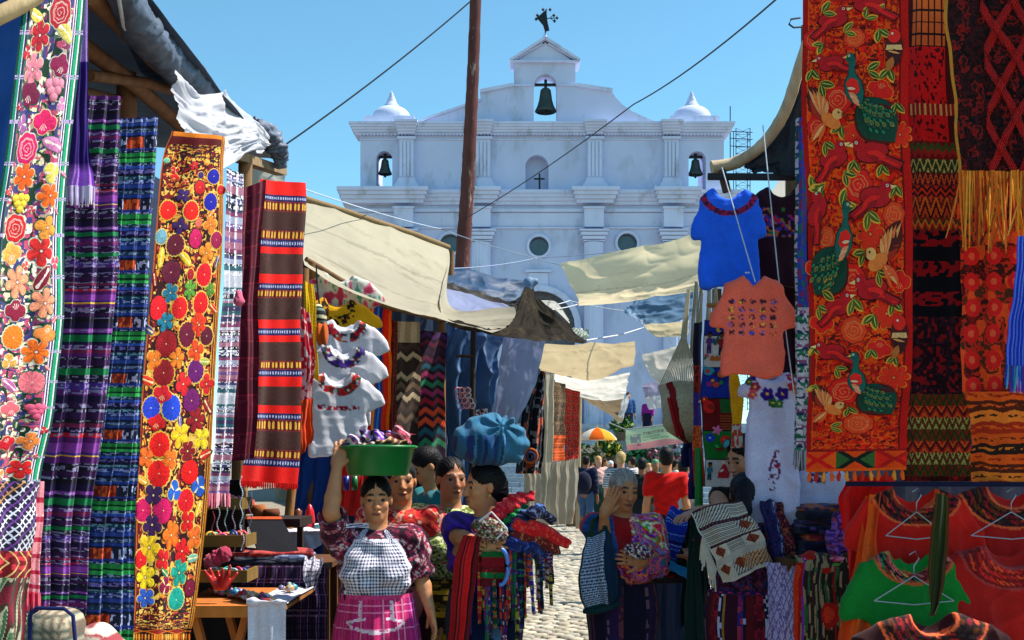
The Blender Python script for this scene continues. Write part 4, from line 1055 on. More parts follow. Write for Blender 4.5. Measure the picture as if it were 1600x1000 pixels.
# red and orange flowered runner
RL = [(268, 205), (254, 245), (243, 350), (235, 500), (221, 650), (215, 800), (209, 953), (207, 992)]
RR = [(350, 213), (352, 245), (352, 350), (346, 500), (332, 650), (322, 800), (303, 953), (301, 992)]
S5 = SH([((a, b, 4.62), (c, d, 4.85)) for (a, b), (c, d) in zip(RL, RR)], folds(1.2, .012, 15))
def runner2(U, V, S):
 o = squiggle('c7502a', ('140b10', '1c0d12', 'e9b545', 'd98a2a', '2a1014', 'e8c05a', '7a1420', '301018'), 17, 12)(U, V, S)
 top = V < .09; o[top] = lin('5f0d14'); o[top & (V < .03)] = lin('d9781a')
 bot = V > .945; tri = np.abs(((U * 2.6) % 1) * 2 - 1); z = (V[bot] - .945) / .055
 ob = np.where((np.abs(z - .5) * 2 < tri[bot])[:, None], lin('8a1410'), lin('1a0c0c')); ob = np.where((np.abs(np.abs(z - .5) * 2 - tri[bot]) < .16)[:, None], lin('d06a1c'), ob); o[bot] = ob
 for a, b, c in ((0, .022, 'b8561a'), (.022, .04, '54101a'), (.93, .945, 'e0a03a'), (.945, .958, '7a1420'), (.958, .972, 'e8b048'), (.972, .984, '8a2014'), (.984, 1.01, 'd8822a')):
  m = (U >= a) & (U < b) & (V < .945); o[m] = lin(c)
 return weave(o, U, V, 8, .18, 150, 900)
r2 = sheet_mesh('floral_runner', S5, 105, 560, runner2, tagged=('long orange runner crowded with red, blue and yellow embroidered flowers', 'textile', 'embroidered table runners'))
fringe(S5, 26, .03, ('d88a2a', 'c0601a', 'e6b85a'), r2, w=.008, seed=8)
F2 = [(165, 205, 25, 'tulip', 'd8141a'), (165, 240, 27, 'bell', 'e01c14'), (250, 185, 30, 'petal5', 'd01420'), (360, 235, 44, 'mum', '0c149a'), (290, 230, 20, 'mum', '3a1466'), (285, 290, 36, 'mum', 'c8101c'), (345, 360, 44, 'mum', '0c12a0'), (402, 300, 26, 'mum', 'c40f1a'), (200, 330, 34, 'petal4', '43186e'), (130, 400, 46, 'mum', 'f0120c'), (240, 405, 46, 'mum', 'ee1608'), (185, 480, 36, 'petal4', '3c1464'), (280, 465, 22, 'rose', 'd8303a'), (345, 470, 42, 'petal4', 'f08020'), (265, 540, 40, 'mum', 'c40a58'), (378, 545, 36, 'mum', '9a0a4a'), (165, 570, 44, 'mum', '6a0a2e'), (325, 610, 44, 'petal4', 'f08a24'), (100, 632, 34, 'leaf', 'eac21e'), (215, 640, 34, 'leaf', 'eac21e'), (150, 705, 44, 'mum', '6e0c34'), (245, 715, 22, 'mum', 'a01020'), (318, 715, 44, 'mum', 'e40e24'), (245, 790, 38, 'petal6', '5a9a34'), (352, 790, 28, 'petal6', '4f8a30'), (150, 805, 38, 'petal5', '1c7a9a'), (95, 880, 46, 'mum', 'f01224'), (195, 880, 42, 'mum', 'e8141c'), (305, 855, 42, 'mum', 'ea121c'), (130, 945, 40, 'petal5', '1f84a0'), (290, 950, 40, 'petal6', 'e8381a'), (98, 530, 32, 'mum', '6aa0b4'), (70, 740, 24, 'leaf', 'a01828'), (370, 880, 24, 'leaf', 'd03020'), (385, 650, 22, 'leaf', '3a3a80'), (350, 415, 22, 'leaf', 'e87a2a'), (125, 158, 20, 'mum', '6fc0a0'), (210, 265, 18, 'tulip', 'd83a1a')]
F2 = [(220 + x / 3.125, 200 + y / 3.125, r / 3.125, k, c) for x, y, r, k, c in F2]
F2b = [(630, 15, 30, 'petal6', 'ee3a1a'), (590, 45, 32, 'mum', '6a0a30'), (655, 50, 24, 'mum', '5a0a28'), (525, 75, 33, 'mum', 'a40c1c'), (620, 97, 28, 'petal4', 'ee4a1c'), (490, 125, 28, 'petal4', 'f07a1c'), (555, 120, 28, 'petal5', 'f08020'), (515, 165, 33, 'mum', '9a0c1a'), (617, 160, 29, 'mum', '6a0f6a'), (575, 200, 30, 'petal4', 'e4202a'), (650, 200, 26, 'petal4', 'd41c24'), (510, 232, 28, 'bell', 'e01a2a'), (600, 252, 29, 'mum', '740f66'), (475, 275, 29, 'mum', '1e3ec8'), (535, 275, 32, 'mum', '1c46d0'), (612, 312, 32, 'petal6', '960f1c'), (560, 358, 32, 'petal5', 'f0c21c'), (628, 370, 28, 'petal4', 'ecc822'), (490, 320, 26, 'bell', 'e2141a'), (497, 390, 31, 'mum', 'f20e10'), (585, 410, 28, 'petal6', '8a0e1e'), (458, 430, 27, 'petal4', 'f26a1c'), (525, 435, 28, 'petal4', 'f2701c'), (495, 480, 34, 'mum', 'ee0e12'), (592, 475, 31, 'mum', 'e80e10'), (480, 548, 30, 'petal4', '34104e'), (542, 535, 28, 'tulip', '2260c0'), (620, 520, 27, 'tulip', '1f58b8'), (580, 565, 29, 'mum', 'e21020'), (450, 595, 29, 'mum', 'c80c56'), (505, 595, 31, 'mum', 'd00c5c'), (475, 640, 30, 'petal5', '3c1252'), (585, 630, 28, 'petal4', 'dc1418'), (530, 672, 34, 'petal5', 'f4701a'), (605, 680, 28, 'petal4', 'f06a22'), (465, 712, 32, 'petal5', 'f2c218'), (565, 722, 28, 'petal5', 'e0121c'), (500, 748, 26, 'petal4', 'e21a24'), (440, 750, 22, 'mum', 'd8141c'), (452, 805, 32, 'petal5', 'f0cc1c'), (555, 790, 34, 'petal5', '169a86'), (505, 830, 25, 'tulip', '8a1040'), (590, 840, 22, 'mum', '7a0c34'), (450, 870, 30, 'petal5', '2a5ac0'), (545, 875, 34, 'mum', '18a08e'), (640, 420, 20, 'leaf', 'd82a20'), (560, 320, 16, 'leaf', '3a4aa0'), (645, 130, 18, 'leaf', 'a8b050'), (445, 500, 20, 'leaf', 'e8a83a'), (620, 590, 18, 'leaf', 'e8b82a'), (600, 745, 18, 'leaf', '6ab0a0'), (505, 790, 15, 'leaf', '1f8a5a'), (470, 30, 20, 'leaf', '4a4a80'), (465, 190, 24, 'leaf', 'd83018'), (650, 270, 20, 'leaf', 'a02830')]
F2 += [(x / 2, 500 + y / 2, r / 2, k, c) for x, y, r, k, c in F2b]
for n, (x, y, r, k, c) in enumerate(F2):
 a, b = uv(S5, x, y); flower(S5, a, b, r * 4.7 / F * .97, k, c, r2, seed=100 + n, line='f4dca0', edge=('e3b03c', 'e9c25a', '2a0f10')[n % 3])
# narrow pale striped cloth, dark red cloth, red and brown blanket
pal3 = ('6d4f86', '3a3558', '9aa0b6', '7a3a5c', '2d5a66', 'a06a80', '40406a', 'b2b5c2')
S6 = SH([((350, 262, 5.2), (379, 272, 5.35)), ((348, 480, 5.2), (376, 480, 5.35)), ((340, 620, 5.2), (366, 620, 5.35)), ((328, 772, 5.2), (358, 772, 5.35))], folds(1.5, .012, 51))
def thin(U, V, S):
 o = bands(random_bands(pal3, 40, 3, .5, white='dcdde6'), 100, 9)(U, V, S); m = ((U > .25) & (U < .32)) | ((U > .62) & (U < .70)); o[m & (noise2(U * 9, V * 240, 3) > .4)] = lin('d9d9e2'); o[U > .95] = lin('dcd6d8'); return o
p = sheet_mesh('striped_shawl', S6, 36, 420, thin, tagged=('narrow lilac and grey striped shawl hanging between the flowered runner and the dark red cloth', 'shawl'))
fringe(S6, 18, .06, ('d87a90', 'c8506a', 'e6b0ba'), p, w=.009, seed=5)
S7 = SH([((376, 296, 5.6), (414, 280, 5.7)), ((370, 500, 5.6), (404, 500, 5.7)), ((360, 722, 5.6), (398, 716, 5.7))], folds(1.6, .015, 61))
sheet_mesh('dark_red_cloth', S7, 40, 300, bands([(1.2, 's', '5a0d24'), (.5, 'ikat', '4a0a20', '7a2038'), (2, 's', '4c0b20'), (.3, 's', '76152e'), (1.4, 'noise', '4a0a1e', '5c1026', '6a1830')], 40, 3), tagged=('plain dark crimson woven cloth beside the red and brown striped blanket', 'textile'))
spec = []
for w, t in ((20, 'R'), (10, 'N'), (14, 'O'), (28, 'B'), (13, 'O'), (11, 'N'), (10, 'R'), (30, 'B'), (13, 'R'), (10, 'N'), (11, 'O'), (32, 'B'), (13, 'R'), (10, 'N'), (10, 'R'), (28, 'B'), (12, 'O'), (11, 'N'), (14, 'R'), (28, 'B'), (12, 'R'), (10, 'N'), (16, 'O'), (28, 'B'), (13, 'O'), (12, 'N'), (24, 'R')):
 spec.append({'R': (w, 's', 'd8120c'), 'N': (w, 'dots', '1c1648', 'a9b0d8'), 'O': (w, 'ovals', '4a0812', 'e0a23c', '8a1a1c'), 'B': (w, 'zz', '2a1414', '5a362e')}[t])
S8 = SH([((405, 280, 5.75), (475, 286, 6.0)), ((395, 520, 5.75), (470, 520, 6.0)), ((374, 752, 5.75), (464, 757, 6.0))], folds(1.2, .014, 71))
p = sheet_mesh('striped_blanket', S8, 84, 460, bands(spec, None, 12), tagged=('red, navy and brown banded blanket with yellow oval motifs, hanging at the stall end', 'blanket'))
fringe(S8, 34, .03, ('c01410', 'a01010'), p, w=.008, seed=6)
# small tassel on the pale shawl
g = SDF(P(372, 488, 5.15) - (.05, .05, .1), P(372, 448, 5.15) + (.05, .05, .05), .006)
g.capsule(P(373, 458, 5.15), P(373, 470, 5.15), .014, .024, k=.01); g.displace(lambda x, y, z: .005 * np.sin(x * 700) * np.sin(y * 600))
tag(g.obj('pink_tassel', 'fabric', 'd8607e', None), 'small pink tassel hanging in front of the dark crimson cloth', 'tassel')
# ---- things on the ground at the lower left
g = SDF((-.5, -.4, -.5), (.5, .4, .5), .012).box((0, 0, 0), (.066, .10, .15), .05, R=roty(.15)); g.displace(lambda x, y, z: .012 * (noise2(x * 14, z * 14, 4) - .5))
V, Q = g.surface(); V = V + P(82, 1030, 3.4)
c = np.where((np.abs((V[:, 0] * 45) % 1 - .5) < .16)[:, None], lin('6a5a4c'), np.where((np.abs((V[:, 2] * 45) % 1 - .5) < .2)[:, None], lin('4d5a50'), lin('a79a84')))
e = empty('plaid_cushion', P(82, 1090, 3.4), 'greyish plaid cushion with navy piping at the bottom left corner', 'cushion')
mesh('cover', V, Q, M['fabric'], e, pcol=c)
stall_tube('piping', '', '', [P(46, 1040, 3.3), P(47, 962, 3.3), P(56, 950, 3.3), P(100, 951, 3.3), P(114, 962, 3.3), P(121, 1040, 3.3)], .006, '1a2350', 'rope', parent=e)
g = SDF((-.2, -.2, -.2), (.25, .2, .15), .01).ellipsoid((0, 0, -.05), (.1, .1, .09)).ellipsoid((.1, 0, -.08), (.09, .1, .07)); g.displace(lambda x, y, z: .014 * np.sin(30 * x + 12 * z) + .01 * noise2(x * 20, z * 20, 3))
V, Q = g.surface(); V = V + P(140, 1000, 3.6); i = (noise2(V[:, 0] * 40, V[:, 2] * 40, 3) * 3.99).astype(int)
tag(mesh('cloth_heap', V, Q, M['fabric'], None, pcol=np.array([lin(c) for c in ('b8aa98', 'c9bfb0', '8a3a40', '9a8f84')])[i]), 'crumpled beige patterned cloth heaped at the foot of the striped cloths', 'cloth')
# ---- jewellery rack, trinket table, textiles on show
rack = empty('jewellery_rack', np.append(P(350, 800, 5.6)[:2], 0), 'stepped wooden rack hung with beads beside the flowered runner', 'rack')
TR = [(326, 376, 792, 5.75), (326, 382, 850, 5.6), (330, 384, 905, 5.45)]
for a, b, y, Y in TR:
 mb = MB(); p0, p1 = P(a, y, Y), P(b, y, Y)
 mb.box(p0[0] - .2, p1[0], Y - .02, Y + .2, p0[2] - .012, p0[2], c=lin('5e4a22')); mb.box(p0[0] - .2, p1[0], Y - .035, Y - .021, p0[2] - .012, p0[2] + .045, c=lin('6e5628')); mb.box(p1[0] + .001, p1[0] + .014, Y - .035, Y + .2, p0[2] - .012, p0[2] + .045, c=lin('6e5628'))
 mb.build('tray', M['wood'], rack)
mb = MB(); q0 = P(330, 780, 5.95); mb.box(q0[0] - .3, q0[0] + .16, 5.96, 6.0, 0, q0[2] + .1, c=lin('1d1a1c')); mb.build('back_board', M['wood'], rack)
bc = ('b8c4d0', 'd83a50', '2a8a8a', 'e8e4dc', 'c84a78', '3a5ab0', 'd8a83a', '7a2a5a', 'e06a40', '50b0a0')
rr = random.Random(3)
def torus(mb, ctr, R, r, ax, c, n=18, m=6):
 a = np.linspace(0, 2 * np.pi, n, endpoint=False); b = np.linspace(0, 2 * np.pi, m, endpoint=False); A, B = np.meshgrid(a, b, indexing='ij')
 V = np.stack(((R + r * np.cos(B)) * np.cos(A), (R + r * np.cos(B)) * np.sin(A), r * np.sin(B)), -1).reshape(-1, 3)
 q = Vector((0, 0, 1)).rotation_difference(Vector(ax).normalized()).to_matrix(); V = V @ np.array(q).T + ctr
 i = np.arange(n)[:, None]; j = np.arange(m)[None]
 Q = np.stack((i * m + j, ((i + 1) % n) * m + j, ((i + 1) % n) * m + (j + 1) % m, i * m + (j + 1) % m), -1).reshape(-1, 4)
 mb.add(V, Q, c=c)
CN = {'b8c4d0': 'silver grey', 'd83a50': 'red', '2a8a8a': 'teal', 'e8e4dc': 'white', 'c84a78': 'pink', '3a5ab0': 'blue', 'd8a83a': 'golden', '7a2a5a': 'plum', 'e06a40': 'orange', '50b0a0': 'turquoise'}
tier = ('top tray', 'middle tray', 'bottom tray')
for t, (a, b, y, Y) in enumerate(TR):
 for k in range(9):
  px = a + 3 + (b - a - 8) * k / 8; c = bc[(k * 3 + t * 5 + rr.randrange(3)) % len(bc)] if t else ('d86a84', 'e8e4dc', 'c84a78')[k % 3]
  cn = CN.get(c, 'pale rose')
  mb = MB(); torus(mb, P(px, y - 6 - rr.random() * 7, Y + .03 + .02 * (k % 3)), .026, .006, (rr.uniform(-1, 1), -1.2, rr.uniform(-.3, .5)), lin(c))
  tag(mb.build('bead_bracelet', M['plastic'], None, smooth=True), '%s bead bracelet lying in the %s of the jewellery rack' % (cn, tier[t]), 'bracelet', '%s bracelets in the %s' % (cn, tier[t]))
for k, (x, y0, y1, c, Y) in enumerate(((341, 793, 850, 'b8c4d0', 5.68), (353, 795, 838, '8fb0b8', 5.68), (365, 792, 868, '9a8fa8', 5.6), (377, 745, 830, 'b9d0d8', 5.4), (379, 822, 862, 'c0b4cc', 5.45), (343, 858, 892, 'a8c0c8', 5.5), (333, 800, 842, 'a02c48', 5.6), (391, 770, 850, '6a7aa8', 5.7))):
 mb = MB(); n = int((y1 - y0) / 2.6)
 for j in range(n):
  p = P(x + 2.2 * math.sin(j * .5 + k), y0 + (y1 - y0) * j / n, Y)
  mb.lathe([(0, -.0042), (.0042, 0), (0, .0042)], 6, p, c=lin(c) * rr.uniform(.7, 1.2))
 tag(mb.build('bead_strand', M['plastic'], None, smooth=True), '%s strand of beads hanging %s' % (('silver', 'pale teal', 'mauve', 'ice blue', 'lilac', 'grey green', 'dark red', 'slate blue')[k], ('at the left of the top tray', 'second from the left under the top tray', 'at the right of the top tray', 'on a long string in front of the rack', 'above the middle tray corner', 'below the middle tray', 'beside the flowered runner edge', 'beside the black display board')[k]), 'necklace', 'bead strands on the rack')
g = SDF(P(345, 925, 5.2) - (.12, .1, .05), P(345, 880, 5.2) + (.12, .1, .08), .006)
for k in range(9):
 a = -1 + 2 * k / 8; b = P(345, 918, 5.2) + (a * .02, 0, 0); g.capsule(b, b + (a * .05 + rr.uniform(-.01, .01), rr.uniform(-.02, .02), rr.uniform(.06, .1)), .011, .007, k=.008)
tag(g.obj('red_coral_carving', 'plastic', 'b01a14'), 'bright red branching carving standing on the trinket table', 'ornament')
for k, (x, y, c) in enumerate(((338, 872, 'a8324a'), (350, 866, '983048'), (330, 878, 'b04a5a'))):
 g = SDF(P(x, y, 5.5) - .06, P(x, y, 5.5) + .06, .006).ellipsoid(P(x, y, 5.5), (.03, .03, .035)); g.displace(lambda X, Y_, Z: .012 * noise2(X * 120, Z * 120, k))
 tag(g.obj('dried_flower', 'fabric', c), 'dusky red tuft of dried flowers, %s of three on the rack' % ('middle', 'topmost', 'lowest')[k], 'flowers', 'dried flowers on the rack')
# trinket table
ty = P(300, 945, 5.15)[2]
tb = empty('trinket_table', (P(350, 945, 5.3)[0], 5.3, 0), 'small orange wooden trestle table with crossed legs, loaded with trinkets', 'table')
x0, x1 = P(268, 945, 5.15)[0], P(392, 945, 5.15)[0]
mb = MB(); mb.box(x0, x1, 5.12, 5.85, ty - .035, ty, c=lin('b0652c')); mb.box(x0, x1, 5.10, 5.119, ty - .05, ty + .002, c=lin('bb7030')); mb.build('table_top', M['wood'], tb)
for Yl in (5.2, 5.75):
 xm0, xm1 = P(305, 945, 5.2)[0], P(385, 945, 5.2)[0]
 for a, b in ((xm0, xm1), (xm1, xm0)):
  mb = MB(); mb.bar((a, Yl + (.02 if a < b else -.02), 0.0), (a + (b - a) * 1.0, Yl + (.02 if a < b else -.02), ty - .04) if False else (b, Yl + (.02 if a < b else -.02), ty - .036), .05, .03, c=lin('b86a30')); mb.build('leg', M['wood'], tb)
mb = MB(); mb.bar((x0 + .08, 5.22, .0), (x0 + .02, 5.22, ty - .036), .05, .03, c=lin('b0642c')); mb.build('leg', M['wood'], tb)
tcs = Sheet([[(x1 - .005, 5.9, ty + .004), (x1 + .17, 5.85, ty + .004)], [(x1 - .005, 5.14, ty + .004), (x1 + .17, 5.14, ty + .006)], [(x1 - .005, 5.10, ty - .01), (x1 + .165, 5.10, ty - .02)], [(x1 - .01, 5.09, .35), (x1 + .16, 5.09, .35)], [(x1 - .02, 5.09, .1), (x1 + .14, 5.09, .1)]], folds(1.5, .008, 6))
sheet_mesh('white_tablecloth', tcs, 24, 70, const('c9c6d4'), 'fabric', tagged=('plain white cloth draped over the right end of the trinket table', 'tablecloth'))
mb = MB(); mb.box(x1 - .004, x1 + .16, 5.11, 5.85, ty - .02, ty - .004, c=lin('8a5a30')); mb.build('table_leaf', M['wood'], tb)
tc = ('2a4a9a', 'c03a3a', '3a7a4a', 'd8d4c4', '7a3a7a', '1d2a5a', 'c08a3a', '2a8a90', '8a2a3a', 'b0b8c0')
tn = ('blue', 'red', 'green', 'white', 'purple', 'navy', 'ochre', 'teal', 'maroon', 'grey')
for k in range(46):
 px = 312 + 130 * ((k * .618) % 1); t = (k * .377) % 1; Yk = 5.14 + .5 * t; pxk = px
 X = (pxk - 800) / F * 5.3; X = min(X, x1 + .14); ci = rr.randrange(len(tc)); r = rr.uniform(.017, .028)
 kind = k % 3; mb = MB(); c = lin(tc[ci]); c2_ = lin(tc[(ci + 3) % 10])
 if kind == 0: prof = [(0, 0), (r * .7, .002), (r, r * .6), (r * .8, r * 1.2), (0, r * 1.6)]
 elif kind == 1: prof = [(r * .5, 0), (r * 1.2, r * .7), (r * 1.1, r * .75), (0, r * .3)]
 else: prof = [(0, 0), (r * .8, 0), (r * .9, r * .5), (r * .45, r), (r * .5, r * 1.4), (0, r * 1.7)]
 m_ = (len(prof) - 1) * 10; cc = np.tile(c, (m_, 1)); cc[::3] = c2_; cc[10:14] = lin('e0ddd0')
 mb.lathe(prof, 10, (X, Yk, ty + .012), c=cc)
 nm = ('painted_egg', 'small_bowl', 'clay_figurine')[kind]
 tag(mb.build(nm, M['plastic'], None, smooth=True), 'little %s painted %s among the trinkets on the crossed-leg table' % (tn[ci], ('egg', 'clay bowl', 'clay figurine')[kind]), 'trinket', '%s painted %s' % (tn[ci], ('eggs', 'bowls', 'figurines')[kind]))
# black display board and textiles beside it
bd = empty('display_board', P(430, 872, 6.1), 'black velvet display board trimmed in orange leaning on the textile table', 'board')
def slab(quad, t, c, name, parent, mat='fabric'):
 q = np.array(quad); n = np.cross(q[1] - q[0], q[3] - q[0]); n /= np.linalg.norm(n); n = n if n[1] > 0 else -n
 V = np.vstack((q, q + n * t)); mb = MB(); mb.add(V, [(0, 1, 2, 3), (7, 6, 5, 4), (0, 4, 5, 1), (1, 5, 6, 2), (2, 6, 7, 3), (3, 7, 4, 0)], c=lin(c)); return mb.build(name, M[mat], parent)
slab([P(386, 811, 6.25), P(441, 811, 6.25), P(473, 872, 5.95), P(408, 876, 5.95)], .03, '0b0c16', 'panel', bd)
slab([P(387, 807, 6.26), P(440, 807, 6.26), P(441, 811, 6.24), P(386, 811, 6.24)], .035, 'b84a24', 'trim', bd)
tz = P(440, 882, 5.95)[2]
tt = empty('textile_table', (P(440, 882, 6.2)[0], 6.2, 0), 'table skirted with dark plaid cloth below the black display board', 'table')
X0, X1 = P(385, 880, 5.95)[0], P(512, 880, 5.95)[0]
mb = MB(); mb.box(X0, X1, 5.93, 6.6, tz - .03, tz, c=lin('5a3a24')); mb.build('table_top', M['wood'], tt)
for xx in (X0 + .05, X1 - .06):
 for yy in (5.97, 6.55): mb = MB(); mb.box(xx - .02, xx + .02, yy - .02, yy + .02, 0, tz - .031, c=lin('5a3a24')); mb.build('leg', M['wood'], tt)
skirt = Sheet([[(X0, 5.90, tz + .004), (X1 + .01, 5.90, tz + .004)], [(X0, 5.87, tz - .3), (X1 + .01, 5.87, tz - .3)], [(X0, 5.86, .02), (X1 + .02, 5.86, .02)]], folds(6, .016, 3))
def plaid(a, b, c_, n=22, m=26):
 def f(U, V, S):
  o = np.zeros(U.shape + (3,)); o[:] = lin(a); s = S.H / max(S.W, .01)
  o[((U * n) % 1) < .25] = lin(b); o[(((U * n + .5) % 1) < .1)] = lin(c_); o[((V * n * s) % 1) < .2] *= .55; o[(((V * n * s + .5) % 1) < .12)] = lin(c_) * .8
  return weave(o, U, V, 3, .2)
 return f
sheet_mesh('plaid_skirt', skirt, 80, 90, plaid('17152c', '3a2350', '7a5a86', 14), 'fabric', tt)
lab = ['red and maroon folded cloth, top of the pile beside the black board', 'pale blue folded cloth under the red one beside the black board', 'dark striped folded cloth at the base of the pile by the black board']
folded_stack(430, 880, 6.08, .42, .3, ['31303f', ('8a96b8', '5a668a', 'c0c4d0'), ('8a1a22', '5a1018', 'a8403a')], .022, labels=lab[::-1], group='textiles on the plaid skirted table', seed=4)
dc = SH([((476, 868, 6.0), (502, 872, 6.0)), ((474, 884, 5.86), (505, 886, 5.86)), ((474, 905, 5.85), (498, 900, 5.85)), ((480, 925, 5.84), (492, 922, 5.84))], folds(2, .014, 3))
sheet_mesh('plaid_napkin', dc, 40, 60, plaid('b0aebc', '6a667c', '2a2840', 10), tagged=('grey and white plaid cloth dangling over the edge of the textile table', 'cloth'))
# white table further in
wz = P(480, 829, 6.9)[2]; a0, a1 = P(440, 829, 6.9)[0], P(518, 829, 6.9)[0]
wt = empty('white_table', (P(480, 829, 7.1)[0], 7.1, 0), 'small table under a swagged white cloth behind the black board', 'table')
mb = MB(); mb.box(a0, a1, 6.92, 7.5, wz - .03, wz, c=lin('6a4a2c')); mb.build('table_top', M['wood'], wt)
for xx in (a0 + .04, a1 - .04):
 for yy in (6.97, 7.44): mb = MB(); mb.box(xx - .02, xx + .02, yy - .02, yy + .02, 0, wz - .031, c=lin('6a4a2c')); mb.build('leg', M['wood'], wt)
sw = Sheet([[(a0, 7.5, wz + .006), (a1, 7.5, wz + .006)], [(a0, 6.92, wz + .006), (a1, 6.92, wz + .008)], [P(444, 840, 6.88), P(520, 834, 6.88)], [P(466, 872, 6.86), P(507, 846, 6.86)]], folds(2, .008, 8))
sheet_mesh('cloth', sw, 40, 50, const('c4c0cc'), 'fabric', wt)
slab([P(506, 836, 6.7), P(514, 831, 6.7), P(530, 860, 6.68), P(521, 867, 6.68)], .003, 'd5d2d8', 'paper', None, 'paint')
tag(bpy.data.objects['paper'], 'blank white paper tag hanging at the corner of the white table', 'paper')
items = [((484, 826), [(0, .0), (.03, 0), (.032, .05), (.026, .1), (.012, .135), (0, .145)], 'c01018', 'red_cone', 'glossy red cone standing on the white table', 'ornament'),
         ((452, 826), [(0, 0), (.03, 0), (.032, .08), (.027, .08), (.025, .03), (0, .03)], '7a4a2c', 'clay_mug', 'brown clay mug at the left end of the white table', 'mug'),
         ((466, 828), [(0, 0), (.025, 0), (.035, .04), (.02, .07), (.026, .1), (0, .12)], '6a3a24', 'clay_figurine', 'brown clay figurine on the white table by the post', 'figurine'),
         ((508, 828), [(0, 0), (.028, .0), (.032, .025), (.02, .05), (.024, .07), (0, .085)], 'd8d4c8', 'white_figurine', 'white painted figurine at the right end of the white table', 'figurine'),
         ((500, 829), [(0, 0), (.035, .0), (.04, .012), (.02, .018), (0, .02)], '3aa8a8', 'turquoise_dish', 'turquoise dish near the red cone on the white table', 'dish'),
         ((474, 830), [(0, 0), (.03, .0), (.03, .012), (0, .014)], '3a2a22', 'small_dish', 'dark little dish in front of the red cone', 'dish'),
         ((458, 830), [(0, 0), (.025, .0), (.03, .02), (0, .022)], '8a1a2a', 'small_dish', 'maroon little dish beside the brown mug', 'dish')]
for (x, y), prof, c, nm, lb, ct in items:
 p = P(x, y, 7.05); mb = MB(); mb.lathe(prof, 16, (p[0], 7.05, wz + .01), c=lin(c)); tag(mb.build(nm, M['plastic'], None, smooth=True), lb, ct)
for k, (x, y, w, h, c, lb) in enumerate(((405, 800, .04, .07, '9a5a30', 'brown wooden box with a lid behind the black board'), (424, 801, .05, .05, '6a3a24', 'dark brown wooden bowl behind the black board'), (390, 795, .03, .08, 'a03a2c', 'red wooden cup behind the black board'))):
 p = P(x, y + 8, 6.5); mb = MB(); mb.lathe([(0, 0), (w * .8, 0), (w, h * .5), (w * .9, h), (w * .75, h), (w * .7, h * .3), (0, h * .25)], 16, p, c=lin(c)); tag(mb.build(('wooden_box', 'wooden_bowl', 'wooden_cup')[k], M['wood'], None, smooth=True), lb, 'container')
st = P(395, 808, 6.4)
mb = MB(); mb.box(st[0] - .1, st[0] + .28, 6.3, 6.7, st[2] - .05, st[2] - .005, c=lin('2a1e1a'));
for xx in (st[0] - .08, st[0] + .26): mb.box(xx - .015, xx + .015, 6.4, 6.44, 0, st[2] - .051, c=lin('2a1e1a'))
tag(mb.build('low_shelf', M['wood'], None), 'dark low shelf behind the black board carrying wooden vessels', 'shelf')
stall_tube('wooden_post', 'thin wooden post rising beside the blue cloth', 'post', [np.append(P(446, 860, 7.0)[:2], 0), P(452, 800, 7.0), P(470, 640, 7.05), P(476, 420, 7.1)], .028, '8a6238')
bc_ = SH([((462, 690, 7.7), (560, 690, 7.7)), ((455, 760, 7.7), (540, 760, 7.7)), ((445, 840, 7.7), (530, 840, 7.7)), ((440, 1040, 7.7), (530, 1040, 7.7))], folds(4, .03, 8))
sheet_mesh('blue_cloth', bc_, 50, 60, const('123f8e'), 'fabric', tagged=('plain deep blue cloth hanging behind the white table', 'cloth'))
rc_ = SH([((520, 725, 7.5), (572, 725, 7.5)), ((518, 765, 7.5), (576, 765, 7.5)), ((515, 806, 7.5), (566, 806, 7.5))], folds(3, .02, 9))
sheet_mesh('red_cloth', rc_, 40, 50, const('b0120e'), 'fabric', tagged=('bright red cloth hanging behind the woman with the green tub', 'cloth'))
# ================================================================== second stall on the left: blouses, blankets, tarps
st2 = empty('market_stall', (P(560, 700, 8.5)[0], 8.5, 0), 'timber stall under the cream awning where white blouses hang', 'stall')
for (x, y, Y) in ((480, 330, 9.6), (704, 392, 11.0), (690, 500, 9.4), (487, 412, 7.75)):
 p = P(x, y, Y); mb = MB(); mb.tube([(p[0], Y, 0), p], [.04, .032], c=lin('6f5136')); mb.build('post', M['wood'], st2, smooth=True)
mb = MB(); mb.tube([P(478, 405, 7.75), P(600, 478, 8.2), P(692, 500, 9.4)], .02, c=lin('6f5136')); mb.build('rail', M['wood'], st2, smooth=True)
bk2 = SH([((472, 400, 8.6), (600, 460, 9.3), (700, 492, 10.2)), ((472, 720, 8.6), (600, 720, 9.3), (700, 720, 10.2)), ((450, 1000, 8.6), (600, 980, 9.3), (700, 950, 10.2))], folds(9, .03, 13))
sheet_mesh('back_sheet', bk2, 90, 30, const('12203c'), 'tarp', st2)
embr = ('a01024', 'c0182c', '1a2c1c', '6a0e3a', 'd0502a')
def floral_top(x, z, fr):
 o = np.tile(lin('b9b6ac'), (len(x), 1)); n = noise2(x * 30, z * 22, 5); m = noise2(x * 60, z * 50, 8)
 o[n > .6] = lin('c05a78'); o[(n < .36) & (m > .5)] = lin('4d8a72'); o[(n > .72)] = lin('a8304c'); return o
hang_shirt('floral_blouse', 'off-white blouse printed with pink and green flowers, topmost of the hanging blouses', 531, 432, 7.75, .36, .42, floral_top, yaw=.3, sleeve=.12, sl_drop=1.0, cat='blouse', seed=1)
hang_shirt('yellow_blouse', 'mustard yellow blouse with dark embroidery at the neck among white blouses', 527, 470, 7.6, .34, .5, neck_pattern('d99a0c', ('2a140c', '3a2010', '1c1c14', '6a2a10'), .06, .125, .9, 3, .05, k=60, thr=.5), yaw=.3, sleeve=.12, sl_drop=1.0, cat='blouse', seed=2)
